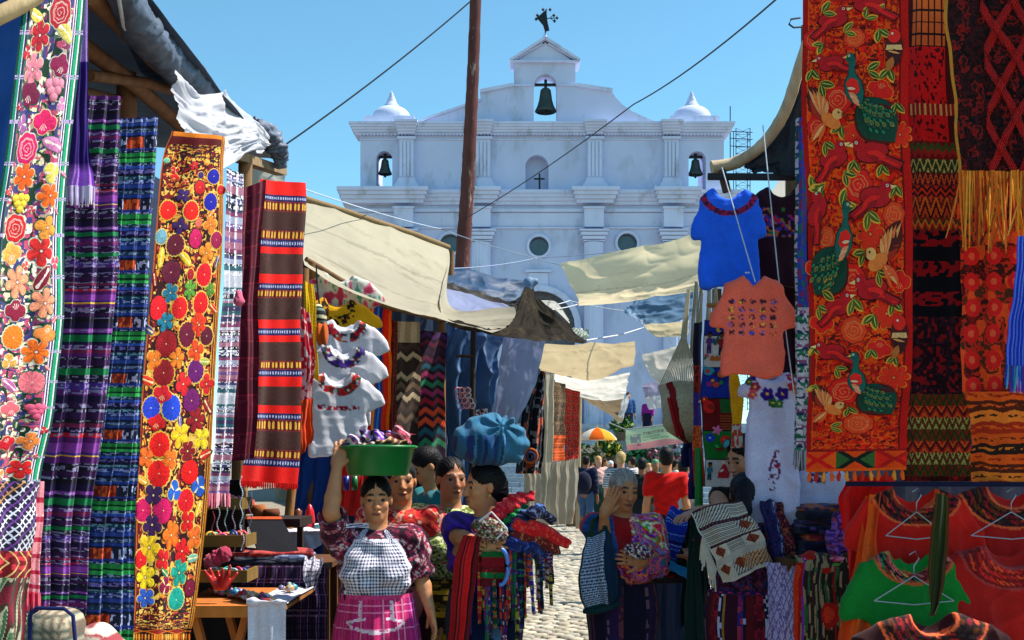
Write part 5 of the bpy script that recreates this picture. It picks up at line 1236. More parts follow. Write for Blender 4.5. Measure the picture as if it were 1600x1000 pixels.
for n, (x, y, Y, L, lb) in enumerate(((540, 503, 7.45, .5, 'white blouse with red flowered neckline, upper of three below the yellow one'), (536, 543, 7.3, .5, 'white blouse with purple flowers at the neck, middle of three hanging together'), (528, 586, 7.15, .5, 'full length white blouse with red rose garland neckline, lowest of three'))):
 def ex(x, z, fr, o, n=n):
  if n == 2:
   m = fr & (np.abs(z - .205 + .25 * x * x) < .014) & (np.abs(x) < .13) & (noise2(x * 110, z * 70, 2) > .45); o[m] = lin('a01028')
  return o
 hang_shirt('white_blouse', lb, x, y, Y, .34, L, neck_pattern('c9c5cc', (embr, ('3a1a6a', '4a2a86', '1c3a24', '8a1a3a'), ('b01426', 'd02a20', '1a3a1c', '8a0e1e'))[n], .085, .142, .95, n + 4, 0.0, extra=ex, k=52, thr=.3), yaw=.28, sleeve=.13, sl_drop=1.1, flare=1.06, neck=.085, neck_deep=.085, cat='blouse', seed=n + 4)
# hat, bag, scarves in front of the blouses
g = SDF(P(498, 495, 7.0) - .14, P(498, 495, 7.0) + .14, .007).ellipsoid(P(498, 494, 7.0), (.046, .05, .08), roty(-.2))
def hatc(x, y, z): k = (np.floor(z * 70).astype(int)); return np.array([lin(c) for c in ('12141c', '1c2026', '6a7a6a', '14161c', 'c0b890')])[k % 5]
tag(g.obj('knit_hat', 'fabric', hatc), 'dark striped knitted hat hanging beside the yellow scarf', 'hat')
g = SDF(P(503, 522, 6.95) - .15, P(503, 522, 6.95) + .15, .007).ellipsoid(P(503, 522, 6.98), (.046, .05, .07)); g.displace(lambda x, y, z: .008 * np.sin(x * 160))
tag(g.obj('orange_bag', 'fabric', 'b0501c'), 'rust orange pouch hanging below the dark knitted hat', 'bag')
stall_tube('strap', 'dark strap holding the knitted hat and pouch', 'strap', [P(494, 414, 7.2), P(496, 450, 7.05), P(499, 475, 7.0)], .005, '1a1a20', 'rope')
s = SH([((476, 438, 6.9), (489, 445, 6.95)), ((477, 520, 6.9), (494, 525, 6.95)), ((480, 580, 6.9), (496, 598, 6.95))], folds(1.5, .012, 4))
sheet_mesh('yellow_scarf', s, 30, 120, lambda U, V, S: np.where(((np.hypot((U * 6) % 1 - .5, (V * 30) % 1 - .5) < .2))[..., None], lin('5a4a14'), lin('d8a80e')), tagged=('yellow scarf with small dark dots hanging beside the red banded blanket', 'scarf'))
s = SH([((470, 478, 6.7), (484, 490, 6.75)), ((469, 560, 6.7), (492, 565, 6.75)), ((468, 640, 6.7), (487, 622, 6.75))], folds(1.5, .012, 6))
sheet_mesh('red_white_scarf', s, 40, 120, lambda U, V, S: np.where((noise2(U * 9, V * 26, 3) > .35 + .5 * np.clip(V - .55, 0, 1))[..., None], lin('b01a30'), lin('c9a8a8')), tagged=('red and white mottled scarf hanging over the yellow one', 'scarf'))
s = SH([((466, 626, 6.6), (488, 622, 6.65)), ((464, 670, 6.6), (489, 668, 6.65)), ((466, 716, 6.6), (487, 692, 6.65))], folds(1.5, .012, 7))
sheet_mesh('orange_scarf', s, 30, 60, const('cc3a08'), tagged=('plain orange scarf below the red and white one, beside the banded blanket', 'scarf'))
# blankets
s = SH([((562, 470, 8.35), (574, 470, 8.38)), ((560, 672, 8.35), (575, 672, 8.38))], folds(1, .01, 2))
sheet_mesh('purple_cloth', s, 14, 60, const('3a1464'), tagged=('narrow purple cloth between the white blouses and the rainbow blanket', 'textile'))
s = SH([((571, 462, 8.2), (611, 474, 8.4)), ((570, 560, 8.2), (610, 560, 8.4)), ((570, 672, 8.2), (610, 672, 8.4))], folds(1, .012, 3))
sheet_mesh('rainbow_blanket', s, 80, 120, bands([(4, 's', 'e0500c'), (5, 's', 'd8180a'), (3, 's', 'f07a10'), (2, 's', 'e8b020'), (2, 's', '8a1a14'), (6, 's', '1238a0'), (2, 's', '2a8ac8'), (2, 's', '1c50b8'), (5, 's', '16206a'), (3, 's', 'c01210'), (6, 's', 'e02408'), (4, 's', 'f0600c')], None, 4, True), tagged=('blanket with bold orange, red and blue lengthwise stripes', 'blanket'))
s = SH([((607, 500, 8.7), (622, 502, 8.75)), ((606, 745, 8.7), (620, 745, 8.75))], folds(1, .01, 5))
sheet_mesh('woven_cloth', s, 18, 140, bands([(1, 'noise', '3a0c10', '6a1410', '1a0a0c', '8a2a14'), (.5, 's', '5a1010')], 26, 5), tagged=('narrow dark red woven cloth left of the brown zigzag blanket', 'textile'))
def zig(cols, n, m, fill, fringe_top=None):
 cl = np.array([lin(c) for c in cols])
 def f(U, V, S):
  tri = np.abs(((U * n) % 1) * 2 - 1); t = V * m - tri * .55
  k = np.floor(t).astype(int); fr_ = t - k
  c = cl[(hash2(k, k * 0, 7) * len(cl) * .999).astype(int)]
  stp = (np.floor(U * n * 14) % 2) > 0
  o = np.where((fr_ < fill)[..., None], c, cl[0] * .45); o = np.where(((fr_ > fill * .8) & (fr_ < fill) & stp)[..., None], cl[0] * .6, o)
  if fringe_top: o[V < fringe_top] = np.where(((U[V < fringe_top] * 2.2) % 1 > .5)[:, None], lin('a99a80'), lin('8d8068'))
  return weave(o, U, V, 2, .2)
 return f
s = SH([((617, 502, 8.8), (656, 503, 9.0)), ((615, 620, 8.8), (655, 620, 9.0)), ((612, 748, 8.8), (653, 748, 9.0))], folds(1, .01, 3))
sheet_mesh('zigzag_blanket', s, 64, 200, zig(('3a2a22', '8d7d66', '2a1c18', '5a4636', 'a08e74'), 2, 15, .55, .14), tagged=('brown and cream blanket woven in zigzag chevrons', 'blanket'))
s = SH([((656, 516, 9.0), (697, 520, 9.2)), ((654, 620, 9.0), (696, 620, 9.2)), ((652, 750, 9.0), (695, 750, 9.2))], folds(1, .01, 4))
sheet_mesh('zigzag_blanket', s, 64, 200, zig(('2a0a2a', '8a1024', '3a1450', '0f4a5a', 'c8401c', '1c6a4a', '501030', '8a2050'), 2, 16, .6), tagged=('dark purple blanket with red, orange and teal zigzags beside the blue tarps', 'blanket'))
# blue tarps hung as a wall
s = SH([((694, 500, 9.6), (740, 512, 9.7), (792, 524, 9.9)), ((694, 600, 9.6), (738, 600, 9.7), (775, 600, 9.9)), ((694, 720, 9.6), (735, 720, 9.7), (765, 720, 9.9)), ((690, 960, 9.6), (735, 940, 9.7), (780, 940, 9.9))],
       lambda u, v: .05 * np.sin(22 * u + 5 * v + 2 * np.sin(6 * v)) + wrinkles(.08, 3.5, 31, 1, 1.6)(u, v))
sheet_mesh('blue_tarp', s, 120, 120, lambda U, V, S: lin('3b5a84') * (0.8 + .35 * fbm(U * 4 + V * 3, V * 5, 3))[..., None], 'tarp', tagged=('shiny slate blue tarpaulin hung in folds behind the head bundle', 'tarp'))
s = SH([((786, 527, 9.5), (820, 530, 9.55), (853, 533, 9.6)), ((778, 590, 9.5), (808, 595, 9.55), (836, 600, 9.6)), ((768, 650, 9.5), (788, 660, 9.55), (806, 668, 9.6))], wrinkles(.02, 3, 8))
sheet_mesh('pale_sheet', s, 40, 60, lambda U, V, S: lin('9aa3c4') * (0.92 + .16 * fbm(U * 3, V * 4, 6))[..., None], 'canvas', tagged=('smooth pale lilac sheet slanting beside the blue tarpaulin', 'cloth'))
stall_tube('wooden_post', 'dark thin post standing in front of the blue tarpaulin', 'post', [np.append(P(735, 900, 9.3)[:2], 0), P(737, 700, 9.3), P(740, 505, 9.3)], .022, '2c2622')
stall_tube('wooden_rail', 'short dark rail crossing the blue tarpaulin', 'rail', [P(712, 556, 9.28), P(742, 557, 9.28)], .012, '3a2c22')
rr = random.Random(8)
mb = MB()
for k in range(16):
 x = 716 + (k % 4) * 5 + rr.uniform(-2, 2); y = 610 + (k // 4) * 8; c = lin(('c87a86', 'd8a0a4', 'b0566a', 'd8ccd0')[k % 4])
 torus(mb, P(x + (k // 4) * 2, y, 8.8 + .01 * k), .022, .005, (rr.uniform(-.6, .6), -1, rr.uniform(-.4, .4)), c, 12, 5)
tag(mb.build('necklace_cluster', M['plastic'], None, smooth=True), 'cluster of pink bead necklaces hanging left of the head bundle', 'necklaces', kind='stuff')
s = SH([((744, 640, 8.7), (762, 638, 8.7)), ((742, 662, 8.7), (764, 660, 8.7))], folds(1, .006, 2))
sheet_mesh('printed_cloth', s, 30, 30, lambda U, V, S: np.where((noise2(U * 12, V * 10, 2) > .55)[..., None], lin('5a2a34'), lin('c0bcc4')), tagged=('small white cloth printed in maroon, hanging above the head bundle', 'cloth'))
# darker clothes and the cream curtain
s = SH([((836, 572, 9.9), (850, 585, 9.95)), ((822, 620, 9.9), (854, 630, 9.95)), ((812, 680, 9.9), (850, 690, 9.95)), ((808, 740, 9.9), (848, 740, 9.95))], folds(2, .04, 5))
sheet_mesh('dark_jackets', s, 50, 90, lambda U, V, S: np.where((noise2(U * 7, V * 12, 4) > .74)[..., None], lin('a84a2a'), np.where((noise2(U * 14, V * 26, 9) > .68)[..., None], lin('8a8a94'), lin('14151f'))), tagged=('row of black jackets with bright trim hanging past the lilac sheet', 'clothes'))
mb = MB(); torus(mb, P(829, 712, 9.7), .055, .012, (0, -1, .1), lin('a8542a')); torus(mb, P(829, 713, 9.69), .032, .01, (0, -1, .1), lin('2a2a5a')); tag(mb.build('woven_ring', M['fabric'], None, smooth=True), 'round woven bag rimmed in orange below the black jackets', 'bag')
s = SH([((846, 580, 10.3), (866, 585, 10.4)), ((848, 660, 10.3), (864, 660, 10.4)), ((848, 780, 10.3), (862, 780, 10.4))], folds(1.5, .02, 5))
sheet_mesh('cream_curtain', s, 30, 60, const('b8ad98'), 'canvas', tagged=('narrow cream curtain beside the brown woven blanket', 'curtain'))
s = SH([((818, 722, 10.0), (866, 722, 10.2), (906, 716, 10.4)), ((820, 770, 10.0), (866, 770, 10.2), (903, 770, 10.4)), ((826, 822, 10.0), (866, 820, 10.2), (896, 818, 10.4))], folds(5, .025, 7))
sheet_mesh('cream_curtain', s, 80, 50, const('aca190'), 'canvas', tagged=('broad beige curtain in soft folds under the red and brown blankets', 'curtain'))
s = SH([((858, 594, 12.2), (884, 600, 12.4)), ((856, 640, 12.2), (884, 640, 12.4)), ((854, 680, 12.2), (884, 680, 12.4))], folds(1, .012, 4))
sheet_mesh('woven_blanket', s, 40, 110, bands([(1, 'noise', '3a281c', '6a523a', '4a3424'), (.6, 'zz', '4a3424', '8a7252'), (.4, 's', '5a4a34'), (.8, 'dia', '3a261c', '7a6248')], 20, 6), tagged=('dull brown patterned blanket hanging above an orange cloth', 'blanket'))
s = SH([((852, 680, 12.1), (883, 680, 12.3)), ((850, 722, 12.1), (882, 720, 12.3))], folds(1, .012, 4))
sheet_mesh('orange_cloth', s, 30, 60, bands([(1, 'noise', 'a83a10', 'c04a18', '8a2a10'), (.3, 's', 'd86a28')], 12, 5), tagged=('burnt orange woven cloth below the brown blanket', 'textile'))
s = SH([((883, 606, 13.2), (905, 612, 13.4)), ((882, 670, 13.2), (904, 670, 13.4)), ((882, 744, 13.2), (902, 738, 13.4))], folds(1.5, .015, 4))
sheet_mesh('red_woven_cloth', s, 44, 160, bands([(1, 'noise', '9a1418', '6a0c14', 'b84a34', '8a2a1c'), (.4, 's', 'b01c1c'), (.6, 'dia', '7a1014', 'b8604a')], 26, 7, amt=.25), tagged=('tall red woven cloth at the corner where the lane opens', 'textile'))
stall_tube('wooden_post', 'pale wooden post under the beige curtain by the lane', 'post', [np.append(P(903, 800, 26.0)[:2], 0), P(904, 700, 26.0), P(906, 590, 26.0)], .055, '9a8464')
s = Sheet([[P(846, 778, 11.5), P(872, 774, 12.2)], [P(846, 786, 11.2), P(874, 782, 11.9)], [P(848, 820, 11.2), P(872, 815, 11.9)]], folds(2, .015, 4))
sheet_mesh('white_tablecloth', s, 30, 30, const('c0bcc0'), tagged=('white tablecloth on a low stand in front of the beige curtain', 'tablecloth'))
# ================================================================== awnings over the lane
def cream(c, seed, seam=()):
 b = lin(c)
 def f(U, V, S):
  o = b * (0.9 + .2 * fbm(U * 5, V * 4, seed))[..., None]
  for a in seam: o[np.abs(V - a - .05 * np.sin(5 * U + seed)) < .012] *= .8
  return o
 return f
s = SH([((466, 309, 9.5), (535, 330, 9.8), (595, 350, 10.2), (650, 368, 10.6), (701, 388, 11), (704, 478, 9.2), (804, 481, 8.6)),
  ((470, 345, 8.8), (532, 372, 8.9), (593, 398, 9.1), (650, 420, 9.4), (698, 435, 9.7), (704, 487, 8.7), (802, 486, 8.4)),
  ((473, 378, 8.1), (528, 414, 8.1), (588, 442, 8.2), (646, 462, 8.4), (696, 472, 8.5), (705, 494, 8.3), (790, 500, 8.2)),
  ((475, 412, 7.6), (526, 448, 7.6), (586, 474, 7.6), (645, 491, 7.7), (690, 499, 7.8), (722, 506, 7.9), (769, 519, 8.0))], lambda u, v: wrinkles(.05, 4, 44)(u, v) * .7 - .06 * np.sin(np.pi * v))
o = sheet_mesh('cream_awning', s, 150, 70, cream('b9b19c', 4, (.3, .62)), 'canvas', tagged=('large cream canvas awning stretched over the left stall of white blouses', 'awning'))
mb = MB()
mb.tube([P(468, 308, 9.5), P(535, 329, 9.8), P(595, 349, 10.2), P(650, 367, 10.6), P(701, 387, 11)], .028, 6, c=lin('7d684c')); mb.build('hem', M['rope'], o, smooth=True)
s = SH([((694, 414, 11.2), (735, 424, 11.2), (775, 434, 11.3), (822, 442, 11.4)), ((694, 432, 10.9), (735, 442, 10.9), (772, 454, 11), (810, 458, 11.2)), ((694, 450, 10.6), (735, 462, 10.6), (770, 472, 10.7), (800, 472, 10.9))], wrinkles(.07, 3, 51, 1.0, .8))
sheet_mesh('blue_tarp', s, 90, 40, lambda U, V, S: lin('1f3c5c') * (.85 + .3 * fbm(U * 7, V * 3, 3))[..., None], 'tarp', tagged=('slate blue tarpaulin tied off at a knot behind the cream awning', 'tarp'))
s = SH([((692, 440, 10.4), (735, 452, 10.3), (785, 470, 10.2), (815, 470, 10.1)), ((694, 462, 10.0), (735, 474, 9.9), (775, 482, 9.9), (806, 486, 9.9))], wrinkles(.05, 4, 53))
sheet_mesh('dark_tarp', s, 50, 20, const('2a2520'), 'tarp', tagged=('dark brown strip of tarpaulin beneath the slate blue one', 'tarp'))
s = SH([((695, 450, 9.9), (745, 464, 9.7), (806, 481, 9.3)), ((698, 470, 9.5), (745, 480, 9.4), (800, 486, 9.2)), ((702, 486, 9.2), (745, 492, 9.1), (798, 490, 9.0))], wrinkles(.03, 3, 54))
sheet_mesh('lilac_sheet', s, 40, 24, const('97a0c4'), 'canvas', tagged=('lilac grey sheet between the cream awning and the slate blue tarpaulin', 'cloth'))
s = SH([((688, 498, 8.0), (735, 510, 8.2), (775, 518, 8.4), (806, 487, 8.8), (825, 443, 9.4), (838, 468, 9.2), (862, 488, 9.1), (886, 508, 9.0), (914, 531, 8.9)),
  ((700, 506, 8.0), (740, 514, 8.1), (785, 518, 8.2), (815, 502, 8.5), (828, 485, 8.9), (845, 498, 8.9), (868, 510, 8.8), (892, 522, 8.8), (914, 533, 8.8)),
  ((720, 513, 7.9), (750, 520, 8.0), (790, 526, 8.0), (818, 529, 8.1), (840, 531, 8.3), (858, 533, 8.4), (878, 534, 8.5), (897, 534, 8.6), (916, 533, 8.7))], wrinkles(.07, 6, 61, 1.4, .7))
sheet_mesh('brown_tarp', s, 120, 50, lambda U, V, S: lin('332e27') * (.75 + .5 * fbm(U * 14, V * 5, 5))[..., None], 'canvas', tagged=('dark brown tarpaulin peaked at a knot and hanging over the blue tarps', 'tarp'))
g = SDF(P(826, 452, 9.3) - .25, P(826, 442, 9.3) + .25, .012).ellipsoid(P(826, 444, 9.3), (.05, .05, .06)).capsule(P(826, 446, 9.3), P(823, 464, 9.25), .025, .04, k=.02).capsule(P(826, 444, 9.3), P(836, 440, 9.3), .02, .03, k=.02)
tag(g.obj('tarp_knot', 'tarp', '6d86a4'), 'knotted corner of the slate blue tarpaulin at the peak of the brown one', 'knot')
s = SH([((836, 470, 9.8), (868, 473, 9.9), (888, 500, 10)), ((848, 482, 9.7), (866, 484, 9.8), (890, 506, 9.9))], wrinkles(.02, 3, 5))
sheet_mesh('white_scrap', s, 30, 14, const('c4c2bc'), 'canvas', tagged=('white folded scrap of cloth above the brown tarpaulin', 'cloth'))
s = SH([((892, 512, 9.6), (922, 517, 9.8)), ((900, 520, 9.5), (920, 522, 9.7)), ((912, 528, 9.4), (918, 528, 9.6))], folds(3, .02, 5))
sheet_mesh('striped_scrap', s, 24, 20, lambda U, V, S: np.where((((V * 5) % 1) > .5)[..., None], lin('7f8f84'), lin('c4c8c0')), 'canvas', tagged=('grey green striped scrap at the tip of the brown tarpaulin', 'cloth'))
s = SH([((842, 536, 13.0), (900, 538, 13.4), (950, 536, 13.8), (993, 532, 14)), ((842, 556, 12.6), (900, 560, 12.9), (950, 558, 13.3), (995, 552, 13.6)), ((845, 574, 12.2), (890, 590, 12.4), (935, 591, 12.8), (990, 568, 13.3))], lambda u, v: wrinkles(.06, 4, 71)(u, v) - .12 * np.sin(np.pi * v))
sheet_mesh('tan_awning', s, 80, 40, cream('b3a180', 7, (.12,)), 'canvas', tagged=('tan canvas awning sagging above the red and brown blankets', 'awning'))
s = SH([((864, 583, 15.0), (900, 590, 15.2), (945, 588, 15.6), (984, 582, 16)), ((868, 594, 14.8), (905, 605, 15), (945, 606, 15.4), (980, 602, 15.8)), ((872, 600, 14.6), (900, 616, 14.8), (940, 626, 15.2), (976, 622, 15.6))], wrinkles(.06, 4, 73))
sheet_mesh('white_awning', s, 60, 30, cream('cfc9c0', 8), 'canvas', tagged=('white cloth awning slung just below the tan one', 'awning'))
s = SH([((900, 612, 16.0), (940, 626, 16.2), (976, 622, 16.4)), ((925, 632, 15.9), (950, 640, 16.1), (974, 640, 16.3)), ((960, 655, 15.8), (966, 658, 16.0), (973, 660, 16.2))], wrinkles(.05, 3, 75))
sheet_mesh('brown_awning', s, 50, 30, cream('6f614c', 9), 'canvas', tagged=('small triangular brown awning hanging below the white one', 'awning'))
s = SH([((972, 625, 16.1), (984, 616, 16.2)), ((968, 642, 16.1), (980, 636, 16.2)), ((964, 662, 16.1), (971, 660, 16.2))], wrinkles(.03, 3, 76))
sheet_mesh('white_scrap', s, 16, 20, const('cfcdd0'), 'canvas', tagged=('narrow white flap at the tip of the triangular brown awning', 'cloth'))
s = SH([((876, 413, 11), (950, 394, 10.5), (1020, 382, 10), (1098, 364, 9.5)), ((886, 436, 10.6), (955, 420, 10.2), (1022, 408, 9.8), (1098, 392, 9.3)), ((896, 458, 10.3), (962, 448, 9.9), (1026, 438, 9.5), (1098, 424, 9.1)), ((906, 479, 10), (966, 472, 9.6), (1030, 463, 9.3), (1100, 452, 9.0))], lambda u, v: wrinkles(.05, 4, 81)(u, v) * .7 - .08 * np.sin(np.pi * v))
o = sheet_mesh('cream_awning', s, 110, 60, cream('e8d8b4', 11, (.55,)), 'canvas', tagged=('cream canvas awning reaching over the lane from behind the blue T-shirt', 'awning'))
s = SH([((974, 486, 11.2), (1000, 468, 11.2), (1084, 452, 11)), ((978, 490, 11), (1008, 488, 11), (1082, 478, 10.8)), ((985, 494, 10.8), (1010, 506, 10.8), (1080, 500, 10.6))], wrinkles(.06, 4, 83))
sheet_mesh('blue_tarp', s, 50, 30, const('53708c'), 'tarp', tagged=('dull blue tarpaulin under the right cream awning', 'tarp'))
s = SH([((1004, 508, 12.2), (1076, 500, 12)), ((1014, 518, 12), (1076, 514, 11.8)), ((1026, 528, 11.9), (1074, 524, 11.7))], wrinkles(.03, 3, 85))
sheet_mesh('beige_awning', s, 30, 16, cream('c6b795', 12), 'canvas', tagged=('narrow beige awning below the dull blue tarpaulin', 'awning'))
s = SH([((1003, 553, 12.6), (1045, 545, 12.5), (1090, 535, 12.4)), ((1012, 580, 12.4), (1048, 575, 12.3), (1090, 570, 12.2)), ((1034, 604, 12.3), (1055, 606, 12.2), (1092, 604, 12.1))], wrinkles(.05, 3, 87))
sheet_mesh('white_awning', s, 40, 30, cream('c9c4bc', 13), 'canvas', tagged=('white awning hanging behind the hammock cords', 'awning'))
s = SH([((1004, 600, 13.6), (1036, 594, 13.5)), ((1006, 616, 13.5), (1036, 612, 13.4)), ((1014, 640, 13.4), (1038, 636, 13.3))], wrinkles(.03, 3, 88))
sheet_mesh('lilac_scrap', s, 24, 24, lambda U, V, S: np.where((V < .62)[..., None], lin('9a97b4'), lin('c6c6cc')), 'canvas', tagged=('lilac and white cloth hanging left of the hammock', 'cloth'))
# wires and ropes across the lane
for lb, pts, r, c, sg in (('thin black wire slanting up left of the tall pole', [P(440, 230, 7.2), P(735, 2, 9)], .006, '22262c', .03),
                          ('thin black wire running from the pole up to the right corner', [P(726, 342, 20), P(990, 163, 14), P(1216, -4, 9)], .008, '3a4450', .06),
                          ('white rope sagging from the left stall in front of the pole', [P(476, 296, 8), P(690, 358, 14), P(880, 415, 11)], .005, 'a9b4c4', .02),
                          ('pale rope below the right cream awning', [P(822, 485, 9.4), P(905, 475, 10.2), P(1000, 455, 11)], .005, 'c0c6d0', .02),
                          ('pale rope crossing before the church door, lowest of three', [P(800, 484, 9), P(890, 470, 12), P(1005, 488, 12)], .005, 'b8c0cc', .02),
                          ('pale rope stretched above the tan awning', [P(916, 532, 9), P(970, 523, 11), P(1005, 512, 12)], .007, 'b8bdc8', .0),
                          ('grey wire across the church front above the round windows', [P(690, 420, 18), P(842, 402, 24), P(1100, 372, 12)], .008, '8a97b4', .05)):
 wire(lb, pts, r, c, sg)
# tall wooden pole
po = empty('wooden_pole', (P(703, 860, 20)[0], 20, 0), 'tall rough tree trunk pole standing in front of the church', 'pole')
pts = [np.append(P(702, 860, 20)[:2], -.02), P(712, 640, 20), P(722, 420, 20), P(730, 300, 20), P(735, 200, 20), P(740, 90, 20), P(745, -60, 20)]
pts = cr(np.array(pts), np.linspace(0, 1, 80)); r0 = np.linspace(.145, .095, 80) * (1 + .05 * np.sin(np.arange(80) * 1.9) * np.sin(np.arange(80) * .7))
mb = MB(); mb.tube(pts, r0, 16); mb.build('trunk', M['bark'], po, smooth=True, col=False)
for k, i in enumerate((40, 52, 60, 33, 71)):
 mb = MB(); p = pts[i]; a = k * 2.1; mb.tube([p, p + (.13 * math.cos(a), -.13 * abs(math.sin(a)), .02)], [.035, .02], 8); mb.build('knot', M['bark'], po, smooth=True, col=False)
# ================================================================== right-hand stall
st3 = empty('market_stall', (P(1330, 300, 6.5)[0], 6.5, 0), 'stall on the right with a curved bamboo pole, roofed in black plastic', 'stall')
mb = MB(); mb.tube(cr(np.array([P(1112, 262, 6.1), P(1150, 254, 6.1), P(1185, 232, 6.0), P(1212, 200, 5.9), P(1232, 160, 5.8), P(1252, 95, 5.7), P(1275, 30, 5.6)]), np.linspace(0, 1, 40)), np.linspace(.034, .026, 40) * (1 + .08 * (np.arange(40) % 7 == 0)), 10, c=lin('b3a083')); mb.build('bamboo_pole', M['wood'], st3, smooth=True)
mb = MB(); mb.bar(P(1106, 276, 6.05), P(1275, 277, 5.9), .035, .03, c=lin('2a2a2e')); mb.build('crossbar', M['wood'], st3)
mb = MB(); mb.tube([P(1136, 300, 6.1), P(1131, 280, 6.1), P(1124, 254, 6.1)], .024, 8, c=lin('5a4636')); mb.build('strut', M['wood'], st3, smooth=True)
for (x, y, Y) in ((1262, 40, 6.0), (1236, 280, 7.0), (1120, 452, 8.6), (1640, 0, 5.6)):
 p = P(x, y, Y); mb = MB(); mb.tube([(p[0], Y, 0), p], [.045, .035], c=lin('5f4a36')); mb.build('post', M['wood'], st3, smooth=True)
s = SH([((1282, 60, 5.9), (1256, 88, 5.85), (1236, 150, 5.9), (1205, 205, 6.0), (1160, 258, 6.1)), ((1290, 130, 5.9), (1256, 160, 5.9), (1232, 205, 5.95), (1206, 240, 6.0), (1165, 262, 6.05)), ((1300, 240, 5.85), (1256, 262, 5.9), (1228, 266, 5.95), (1200, 264, 6.0), (1172, 266, 6.05)), ((1310, 282, 5.8), (1258, 274, 5.8), (1230, 272, 5.9), (1200, 268, 5.95), (1178, 268, 6.0))], wrinkles(.05, 4, 91, 1, 1.5))
sheet_mesh('roof_sheet', s, 70, 50, const('20242c'), 'tarp', st3)
rf = Sheet([[(1.75, 4.9, 4.0), (1.75, 6.3, 3.55), (1.7, 8.8, 3.2)], [(3.0, 4.9, 4.1), (3.0, 6.3, 3.8), (3.0, 8.8, 3.4)], [(4.6, 4.9, 4.0), (4.6, 6.3, 3.8), (4.6, 8.8, 3.4)]], wrinkles(.04, 4, 92))
sheet_mesh('roof_sheet', rf, 40, 40, const('d0ccc2'), 'canvas', st3)  # unseen roof, kept pale and translucent to let soft fill light through
bk3 = Sheet([[(1.95, 9.2, 3.2), (2.3, 7.4, 3.4), (2.75, 6.0, 3.7), (4.4, 5.9, 3.8)], [(1.95, 9.2, 0), (2.3, 7.4, 0), (2.75, 6.0, 0), (4.4, 5.9, 0)]], folds(12, .03, 4))
sheet_mesh('back_sheet', bk3, 120, 20, const('5a566a'), 'tarp', st3)  # mostly hidden backdrop, its grey lightened to bounce light onto the stall
stall_tube('wire_loop', 'small loop of wire sticking out beside the peacock runner', 'wire', [P(1256, 42, 5.1), P(1240, 43, 5.05), P(1233, 38, 5.0), P(1236, 30, 5.0), P(1250, 28, 5.1)], .004, '3a3f48', 'rope')
# ---- shirts on the rail
def blue_ex(x, z, fr, o):
 ring = fr & (np.abs(np.hypot(x, (z - .0) / .85) - .128) < .016); o[ring] = np.where((noise2(x[ring] * 120, z[ring] * 120, 3) > .5)[:, None], lin('6a1030'), lin('1a1030'))
 m = fr & (np.abs(x - .085) < .012) & (np.abs(z - .40) < .004); o[m] = lin('c8d0e0'); return o
hang_shirt('blue_shirt', 'bright blue T-shirt with a dark red embroidered collar', 1139, 300, 5.6, .275, .46, neck_pattern('1448b4', ('1448b4',), .5, .5, extra=blue_ex), yaw=-.12, sleeve=.13, sl_drop=1.42, slw=.04, neck=.075, neck_deep=.05, seed=1, h_res=.006)
def mar_ex(x, z, fr, o):
 m = fr & (z > .09) & (z < .24) & (np.abs(x) < .11); n = noise2(x * 60, z * 60, 3); ci = (noise2(x * 45 + 7, z * 45, 8) * 3.99).astype(int)
 mm = m & (n > .52); o[mm] = np.array([lin(c) for c in ('b01a2c', '3a2a8a', 'c05a20', '2a6a3a')])[ci[mm]]; return o
hang_shirt('maroon_shirt', 'dark maroon T-shirt with small multicoloured embroidery on the chest', 1222, 298, 5.9, .28, .48, neck_pattern('260a1c', ('260a1c',), .5, .5, extra=mar_ex), yaw=.0, sleeve=.13, sl_drop=1.42, slw=.04, neck=.07, neck_deep=.045, seed=2, h_res=.006)
s = SH([((1184, 436, 6.05), (1262, 436, 5.95)), ((1196, 580, 6.05), (1262, 585, 5.95))], folds(2.5, .02, 3))
sheet_mesh('maroon_skirt', s, 40, 60, const('2c0a1e'), tagged=('plain dark maroon cloth hanging below the maroon T-shirt', 'clothes'))
def coral_ex(x, z, fr, o):
 cx_, cz_ = (x + .10) / .047, (z - .105) / .036; i, j = np.round(cx_), np.round(cz_); dx, dz = (cx_ - i), (cz_ - j)
 ok = fr & (i >= 0) & (i <= 4) & (j >= 0) & (j <= 4) & ~((j == 4) & (i == 9)); h = hash2(i, j, 3)
 blob = (np.hypot(dx * 1.2, dz * 1.0) < .38) & (noise2(x * 190 + i * 9, z * 190 + j * 5, 4) > .40)
 m = ok & blob; o[m] = np.where((noise2(x[m] * 80, z[m] * 80, 9) > .62)[:, None], np.where((h[m] > .5)[:, None], lin('2a3a8a'), lin('b08a1c')), lin('2a1420')); return o
hang_shirt('coral_shirt', 'coral orange T-shirt printed with rows of little dark symbols', 1178, 437, 5.35, .27, .445, neck_pattern('e0604c', ('e0604c',), .5, .5, extra=coral_ex), yaw=-.1, sleeve=.13, sl_drop=1.32, slw=.045, neck=.05, neck_deep=.02, tilt=.02, seed=5, h_res=.006)
